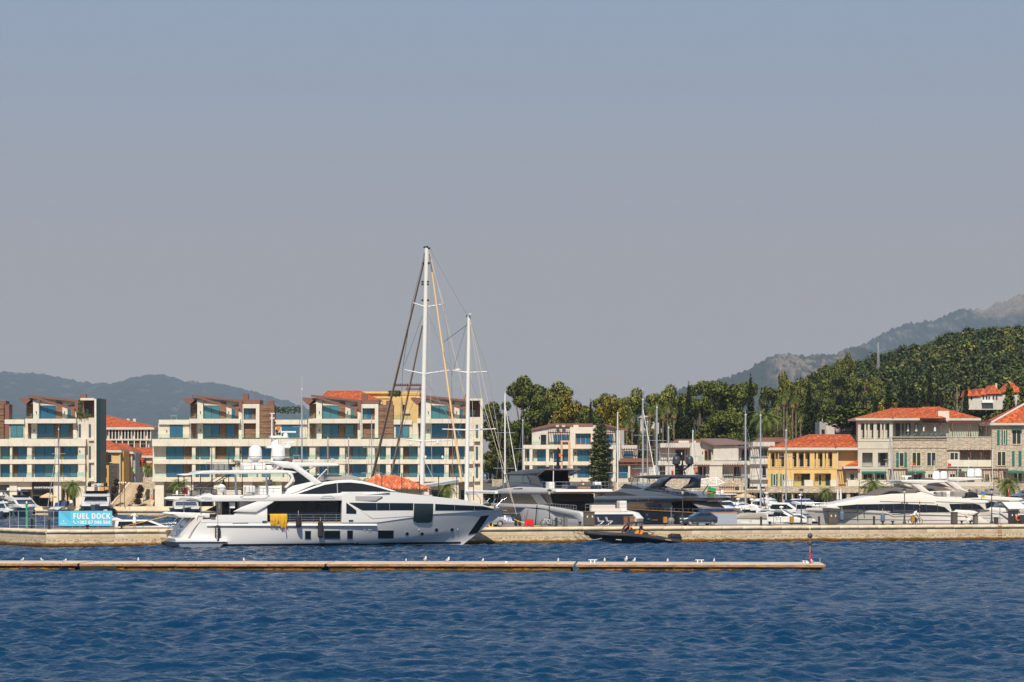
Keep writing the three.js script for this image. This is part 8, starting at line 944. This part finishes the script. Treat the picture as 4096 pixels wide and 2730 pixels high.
const protoCon=(()=>{const c=[];for(let k=0;k<60;k++){const e=k/59,r=3.6*(1-e)+0.3,a=k*2.4;c.push([r*0.7*Math.cos(a),1+13*e,r*0.7*Math.sin(a),r*0.4+0.3,0.55]);}return treeProto('conifer_tree','tree',c,50,0.2,G.pine,[[0,13,0],0.3]);})();
const protoBush=treeProto('shrub','shrub',[[0,1.1,0,1.2,1.0],[0.8,0.8,0.3,0.9,0.8],[-0.9,0.8,-0.2,0.9,0.8],[0.2,1.7,0,0.8,0.6]],40,0.22,G.bush,[[0,1,0],0.1]);
const protoBall=treeProto('topiary_tree','tree',[[0,2.1,0,0.85,0.75]],220,0.16,leafMat([0.09,0.11,0.05]),[[0,1.6,0],0.07]);
function frond(L,droop,n,w){const P=[];let x=0,y=0,a=1.0;const pts=[[0,0]];for(let i=0;i<n;i++){a-=droop/n;x+=L/n*Math.cos(a);y+=L/n*Math.sin(a);pts.push([x,y]);}for(let i=0;i<n;i++){const[x0,y0]=pts[i],[x1,y1]=pts[i+1],k=w*Math.sin(PI*Math.min(1,0.15+i/n*0.85));P.push(x0,y0,0.03,x1,y1,0,x0,y0,-0.03);for(const s of[-1,1])for(const e of[0.1,0.55]){const bx=lerp(x0,x1,e),by=lerp(y0,y1,e),b2=lerp(x0,x1,e+0.35),c2=lerp(y0,y1,e+0.35);P.push(bx,by,0,b2,c2,0,b2+0.25*L/n*3*0.5,c2-k*0.3,s*k);}}return P;}
function palm(kind){
const t=new THREE.Group();t.name=kind?'fan_palm':'date_palm';tag(t,'','palm');const H=kind?10:4,put=(list,n,y,a0,a1,L,mat,nm,dr)=>{for(let k=0;k<n;k++){const src=frond(L*rnd(0.85,1.1),dr,9,L*0.2),b=k*2.399,el=lerp(a0,a1,k/n)-1.0,cb=Math.cos(b),sb=Math.sin(b),ce=Math.cos(el),se=Math.sin(el);for(let i=0;i<src.length;i+=3){const x=src[i]*ce-src[i+1]*se,yy=src[i]*se+src[i+1]*ce,z=src[i+2];list.push(x*cb-z*sb,y+yy,x*sb+z*cb);}}const g=new THREE.BufferGeometry();g.setAttribute('position',new THREE.Float32BufferAttribute(list,3));g.computeVertexNormals();mesh(nm,g,mat,t);};
if(kind){put([],34,H,1.35,-0.5,1.5,G.palm,'crown',1.3);put([],26,H-0.3,-0.7,-1.35,1.5,G.palmDry,'dry_fronds',0.4);new Bag().bar([0,-9,0],[0.1,H,0],0.24,0.16,8).build('trunk',M.palmBark,t);}
else{put([],46,H,1.45,-0.55,3.0,G.palm,'crown',1.9);new Bag().lathe([[0,-13],[0.34,-12.9],[0.34,0],[0.28,1.5],[0.3,H-1],[0.42,H-0.5],[0.3,H+0.1],[0,H+0.2]],0,0,0,10).build('trunk',M.palmBark,t);const d=new Bag();for(let k=0;k<12;k++){const a=k*2.4;d.sph(0.55*Math.cos(a),H-0.5+rnd(-0.25,0.2),0.55*Math.sin(a),0.2,0.3,0.2,6);}d.build('date_clusters',G.dates,t);}
return t;
}
const protoDate=palm(0),protoFan=palm(1);
function plant(proto,h0,px,top,D,label,wide=1,group,foot){const y=foot===undefined?groundY((px-CX)*D/FPX,D):EYE-(foot-CY)*D/FPX,h=EYE-(top-CY)*D/FPX-y,s=h/h0;const c=copy(proto,label,new V3((px-CX)*D/FPX,y,-D),rnd(0,6),[s*wide,s,s*wide]);if(group)c.userData.group=group;return c;}
const PG='pines and broadleaf trees behind the seafront';
for(const[p,px,top,D,l,w]of[[0,2090,1522,640,'tall dark pine left of the big pine with the flat crown',0.95],[1,2175,1512,655,'big pine with a flat crown behind the cream villa',1],[2,2020,1598,600,'dark pine beside the apartment tower, lower than its neighbours',0.9],[0,2225,1610,630,'round pine right of the big flat-crowned pine',0.9],[1,2480,1560,660,'pale green pine behind the fan palms, left of the mast',1],[1,2690,1546,680,'light pine crown left of the tall cypress',1],[2,2870,1535,640,'broad dark pine in the middle of the trees',1.2],[0,2945,1548,650,'broad dark pine left of the tallest cypress',1.1],[2,3040,1540,690,'pine right of the tallest cypress',0.8],[0,2800,1600,620,'low dark pine right of the pointed cypress',0.9],[1,3185,1496,760,'pale pine standing above the palms',0.7],[2,2110,1700,585,'low dark pine close to the apartment tower',1.1],[0,3330,1470,900,'large pine on the ridge below the rock face',0.9],[1,3380,1420,960,'pine on the skyline near the pylon',0.6],[2,2640,1640,600,'low pine behind the bright green hedge',0.9],[0,2900,1650,600,'dark lower pine behind the second villa',1.3],[1,3460,1500,900,'olive green pine on the slope left of the cypresses',1]])plant(protoPine[p],13.8,px,top,D,l,w*0.66,PG);
for(const[p,px,top,D,l,w]of[[1,2290,1590,620,'yellowish broadleaf tree behind the cream villa roof',1],[1,2440,1592,615,'golden leaf tree right of the twin-topped cypress',0.8],[0,2350,1640,600,'green broadleaf tree between the yellow tree and the cypress',0.9],[0,2530,1690,590,'green leafy tree behind the villa annex',0.8],[0,3090,1640,640,'leafy tree between the date palm and the tall fan palms',0.9],[1,3545,1612,640,'bright yellow-green tree behind the flat-roofed building',1.1],[0,3480,1640,620,'dark leafy tree left of the yellow-green one',1]])plant(protoOak[p],12.5,px,top,D,l,w*0.7,PG);
for(const[px,top,D,l,w]of[[2363,1590,600,'slim cypress top left of the front cypress',0.8],[2755,1520,620,'pointed tall cypress behind the second villa',1],[2720,1566,615,'cypress leaning on the left side of the pointed one',1.1],[3003,1487,630,'tallest cypress, right of the broad dark pines',0.9],[2545,1655,585,'dark cypress left of the white house with the round window',0.9],[3237,1517,680,'dark broad cypress right of the tall fan palms',1.3],[3390,1538,720,'cypress left of the yellow-green tree',1.2],[3500,1568,700,'small cypress right of the yellow-green tree',1],[3556,1516,720,'broad cypress, first of the dark row above the stone townhouse',1.3],[3612,1470,740,'tall slim cypress, second of the dark row',1],[3655,1508,730,'cypress, third of the dark row',1.1],[3692,1512,735,'cypress, fourth of the dark row',1],[3722,1458,745,'tall thin cypress towards the right of the dark row',0.8],[3752,1535,735,'low cypress at the right end of the dark row',1.1],[3865,1506,740,'lone cypress left of the hillside houses',0.8],[2085,1650,585,'dark cypress right beside the apartment tower',1],[2040,1830,580,'small olive cypress by the sloping street',0.6]])plant(protoCyp,14,px,top,D<640?578+(px%9):596+(px%14),l,w*0.55,'cypresses behind the seafront');
plant(protoCyp,14,2402,1648,548,'tall cypress with bare trunks in front of the cream villa',1.5,undefined,1990).children[0].material=leafMat([0.13,0.15,0.05]);
for(const[px,top,D,l,w]of[[3205,1612,610,'bulky dark conifer left of the flat-roofed building',1],[3290,1625,615,'dark conifer behind the yellow townhouse roof',1],[4040,1545,680,'large dark conifer at the right edge, left one',1],[4095,1540,690,'large dark conifer at the right edge, right one',1],[3985,1650,640,'dark conifer rising behind the steep gable',0.9],[3700,1560,700,'broad dark conifer among the cypress row',0.9]])plant(protoCon,14.2,px,top,D>640?625:D,l,w*0.7,'dark conifers behind the seafront');
{const t=treeProto('bare_tree','tree',[[0,9,0,1.2,3.5],[0.6,6,0,1.4,1.5]],3,0.4,G.bare,[[0.2,13,0],0.2],std([0.3,0.22,0.16],0.9),Array.from({length:12},(_,k)=>[[0,4+k*0.7,0],[1.6*Math.cos(k*2.4),4.8+k*0.75,1.6*Math.sin(k*2.4)],0.06]));plant(t,13,3832,1548,600,'bare brown tree left of the lone cypress',0.4);}
[[2507,1668,'first fan palm from the left, before the golden tree'],[2530,1640,'second fan palm from the left'],[2598,1618,'fan palm just left of the lamp-topped mast'],[2622,1612,'fan palm behind the lamp-topped mast'],[2652,1625,'fan palm above the white palm house'],[2672,1600,'tallest fan palm of the left group'],[2697,1622,'right fan palm of the left group'],[3112,1590,'leftmost of the tall fan palms above the yellow townhouse'],[3136,1568,'high fan palm, second in the right group'],[3150,1548,'tallest fan palm of the right group'],[3172,1580,'fan palm with many dry fronds in the right group'],[3186,1570,'fan palm in the middle of the right group'],[3203,1640,'lower fan palm at the right end of the right group']].forEach(([px,top,l],i)=>plant(protoFan,11.3,px,top,572+i,l,1,'tall fan palms',top+195));
[[3065,1612,600,'big date palm with orange fruit left of the tall fan palms',1.25],[2990,1722,585,'date palm with orange flowers behind the second villa',1.3],[290,1898,546,'date palm in front of the café sign',1],[718,1893,546,'palm behind the stern awning of the white yacht',1],[1082,1900,547,'palm seen through the arch glass of the white yacht',1],[1440,1886,547,'palm top peeking above the tiled dock house',1],[1788,1904,546,'palm behind the furled main boom',1],[3305,1932,541,'small palm in front of the stone base of the yellow townhouse',1.1],[3492,1888,541,'full date palm in front of the cream townhouse',1.1],[3592,1900,542,'palm with orange fruit half hidden by the yacht roof',1.1],[4032,1886,541,'palm in front of the house at the right edge',1.2],[590,1835,600,'palm beside the left end of the middle apartment block',0.8]].forEach(([px,top,D,l,w])=>plant(protoDate,6.3,px,top,D>570?574:D,l,w,undefined,D<560?2030:top+135*w));
for(const[px,top,D,l,w]of[[2655,1730,580,'bright green climbing hedge between the villas',1.4],[2625,1745,580,'bright green bush left of the hedge',1],[2890,1710,600,'grey-green shrub above the brown roof',1.6],[3420,1630,575,'light green bush in front of the conifers',2],[2930,1700,610,'olive shrub beside the brown roof',1.6],[2330,1985,540,'green bush under the grey yacht stern deck',1.6]])plant(protoBush,2.3,px,top,D,l,w,'shrubs',D<560?2025:top+42*w);
[[3090,1980,'round clipped tree left of the house number'],[3150,1976,'round clipped tree beside the street lamp, left of the long yacht'],[3240,1975,'round clipped tree right of the quay lamp'],[3265,1990,'small round clipped tree next to the larger one'],[2560,1985,'round clipped tree behind the dark yacht windscreen']].forEach(([px,top,l])=>plant(protoBall,2.9,px,top,538,l,1,'round clipped trees on the promenade',2029));
{
[[465,1915],[455,1945],[445,1978],[561,1940],[556,1965],[550,1990]].forEach(([px,top],i)=>{const c=plant(protoBush,2.3,px,top,560,(i<3?'left':'right')+' row of reddish bushes by the steps, '+['top','middle','bottom'][i%3]+' one',0.7,'reddish bushes beside the steps',top+30);c.children[0].material=leafMat([0.07,0.04,0.03]);});}
{reseed(601);const c=[];for(let k=0;k<9;k++)c.push([rnd(-1.6,1.6),rnd(1.5,4.6),rnd(-1.6,1.6),rnd(1.1,1.8),rnd(0.9,1.5)]);const g=leaves(c,8,0.42,12000,0.35),N=5000,m=new THREE.InstancedMesh(g,leafMat([1,1,1]),N),mt=new THREE.Matrix4(),q=new THREE.Quaternion(),col=new THREE.Color();
for(let i=0;i<N;i++){const near=i<1500,D=near?rnd(650,800):780+520*Math.pow(rnd(),0.9),px=rnd(near?3120:2980,4330),x=(px-CX)*D/FPX,y=groundY(x,D),s=near?rnd(0.5,0.95):rnd(0.8,1.5)*(D>900?1.15:1);q.setFromAxisAngle(new V3(0,1,0),rnd(0,6));mt.compose(new V3(x,y-0.8,-D),q,new V3(s,s*rnd(0.9,1.3),s));m.setMatrixAt(i,mt);const k=rnd(0.6,1.25),y2=rnd();m.setColorAt(i,y2<0.16?col.setRGB(0.2*k,0.2*k,0.05*k):y2<0.3?col.setRGB(0.11*k,0.12*k,0.04*k):col.setRGB(0.085*k,0.115*k,0.035*k));}
m.name='hillside_wood';m.castShadow=m.receiveShadow=true;scene.add(m);tag(m,'dense green wood covering the hillside at the right','wood');m.userData.kind='stuff';
const u=new THREE.InstancedMesh(g,leafMat([0.05,0.07,0.028]),260);for(let i=0;i<260;i++){const D=rnd(585,660),px=rnd(1965,3480),s=rnd(0.6,1);mt.compose(new V3((px-CX)*D/FPX,0.8,-D),q,new V3(s,s,s));u.setMatrixAt(i,mt);}u.name='undergrowth';u.castShadow=u.receiveShadow=true;scene.add(u);tag(u,'dark green undergrowth below the trees behind the villas','undergrowth');u.userData.kind='stuff';}
for(const[px,top,foot,D,l]of[[3514,1370,1470,1050,'slender lattice pylon on the wooded ridge'],[3482,1420,1450,1150,'small lattice mast left of the pylon']]){const f=new Frame(px,foot,D),t=thing('lattice_mast',l,'pylon',f),h=(foot-top)*D/FPX,w=h*0.06;for(const[x,z]of[[-w,0],[w,0],[0,w]])new Bag().bar([x,-3,z],[x*0.25,h,z*0.25],0.06).build('leg',M.alu,t);for(let k=0;k<9;k++){const a=k/9,b=(k+1)/9,e=v=>1-0.75*v;new Bag().bar([-w*e(a),h*a,0],[w*e(b),h*b,0],0.06).bar([w*e(a),h*a,0],[-w*e(b),h*b,0],0.035).build('brace',M.alu,t);}}
function parasol(px,top,base,D,R,closed,mat,label,group){const f=new Frame(px,base,D),h=(base-top)*D/FPX,t=thing('parasol',label,'parasol',f,group);new Bag().bar([0,0,0],[0,h,0],0.04).build('pole',M.wood,t);if(closed)new Bag().lathe([[0.04,h],[0.1,h-0.15],[0.2,h*0.62],[0.24,h*0.42],[0.16,h*0.38],[0.02,h*0.4]].reverse(),0,0,0,9).build('canopy',mat,t);else{const g=new THREE.ConeGeometry(R,h*0.26,4,1,true);g.rotateY(PI/4+0.3);g.translate(0,h*0.86,0);const g2=new THREE.CylinderGeometry(R,R,0.22,4,1,true);g2.rotateY(PI/4+0.3);g2.translate(0,h*0.73-0.11,0);new Bag().add(g).add(g2).build('canopy',mat,t);}new Bag().box(-0.3,0.3,0,0.08,-0.3,0.3).build('base',M.iron,t);return t;}
parasol(191,1972,2030,544,1.9,0,M.canvasTan,'open tan parasol under the café sign');parasol(88,1976,2030,546,1.3,0,M.canvasTan,'small tan parasol behind the white motor yacht');parasol(205,1972,2030,547,0,1,M.canvasTan,'closed tan parasol left of the date palm');parasol(262,1970,2030,545,0,1,M.canvasTan,'closed tan parasol just left of the palm trunk');parasol(276,1970,2030,546,0,1,M.canvasTan,'closed tan parasol touching the palm trunk');parasol(2980,1972,2030,541,2.2,0,M.canvasTan,'wide tan parasol in front of the terrace shops');
parasol(3352,1960,2028,539,0,1,M.canvasWhite,'left closed cream parasol beside the small palm','');parasol(3364,1958,2028,540,0,1,M.canvasWhite,'right closed cream parasol beside the small palm','');for(const[px,l]of[[3633,'first closed white parasol on the roof terrace, from the left'],[3666,'second closed white parasol on the roof terrace'],[3697,'white parasol behind the terrace post'],[3741,'striped closed parasol on the roof terrace']])parasol(px,1696,1748,556,0,1,M.canvasWhite,l);
{const base=(()=>{const f=new Frame(3620,1748,555.4),t=thing('sun_lounger','grey sun lounger on the roof terrace, first from the left','lounger',f,'sun loungers on the roof terrace');new Bag().box(-0.9,0.3,0.25,0.32,-0.3,0.3).build('bed',M.greyCushion,t);new Bag().hex([[0.3,0.25,0.3],[0.38,0.25,0.3],[0.38,0.25,-0.3],[0.3,0.25,-0.3]],[[0.75,0.75,0.3],[0.83,0.75,0.3],[0.83,0.75,-0.3],[0.75,0.75,-0.3]]).build('backrest',M.greyCushion,t);for(const x of[-0.8,0.5])new Bag().box(x-0.03,x+0.03,0,0.25,-0.28,0.28).build('leg',M.iron,t);return t;})();['second','third','fourth','fifth','sixth','seventh'].forEach((n,i)=>copy(base,'grey sun lounger on the roof terrace, '+n+' from the left',new Frame([3650,3675,3692,3714,3732,3752,3788][i+0],1748,555.4).o,0));}
{const f=new Frame(2848,2020,470),t=thing('patterned_canopy','white angular sunshade with a dotted pattern behind the dark yacht','canopy',f),p=(x,y,z)=>f.p(x,y,z);const pat=std([0.7,0.67,0.62],0.85,{map:T.masonry}),a=p(2786,1920,1),b=p(2866,1912,0),c=p(2898,1932,1.2),d=p(2868,1944,2),e=p(2790,1946,2);new Bag().quads([[e,d,b,a],[d,c,b],[a,b,[b[0],b[1],-3],[a[0],a[1],-3]]]).build('panel',pat,t);new Bag().path([a,b,c,d,e,a],0.07).bar(b,d,0.06).build('rim',M.white,t);new Bag().bar(p(2840,2020,0),p(2840,1944,1),0.1).build('mast',M.white,t);}
for(const[px,l]of[[3118,'small lamp with two globes left of the long yacht, on the promenade'],[3316,'small globe lamp below the small palm'],[480,'grey lamp post at the foot of the stone steps, left one'],[497,'tall grey lamp post at the middle of the stone steps']]){const f=new Frame(px,2030,543),t=thing('promenade_lamp',l,'lamp post',f),h=px<600?4.4:2.8;new Bag().bar([0,0,0],[0,h,0],0.06).build('post',M.iron,t);for(const s of[-1,1])new Bag().sph(s*0.2,h,0,0.16,0.2,0.16,10).build('globe',M.lampGlass,t);new Bag().bar([-0.2,h-0.1,0],[0.2,h-0.1,0],0.03).build('arm',M.iron,t);}
renderer.render(scene,camera);
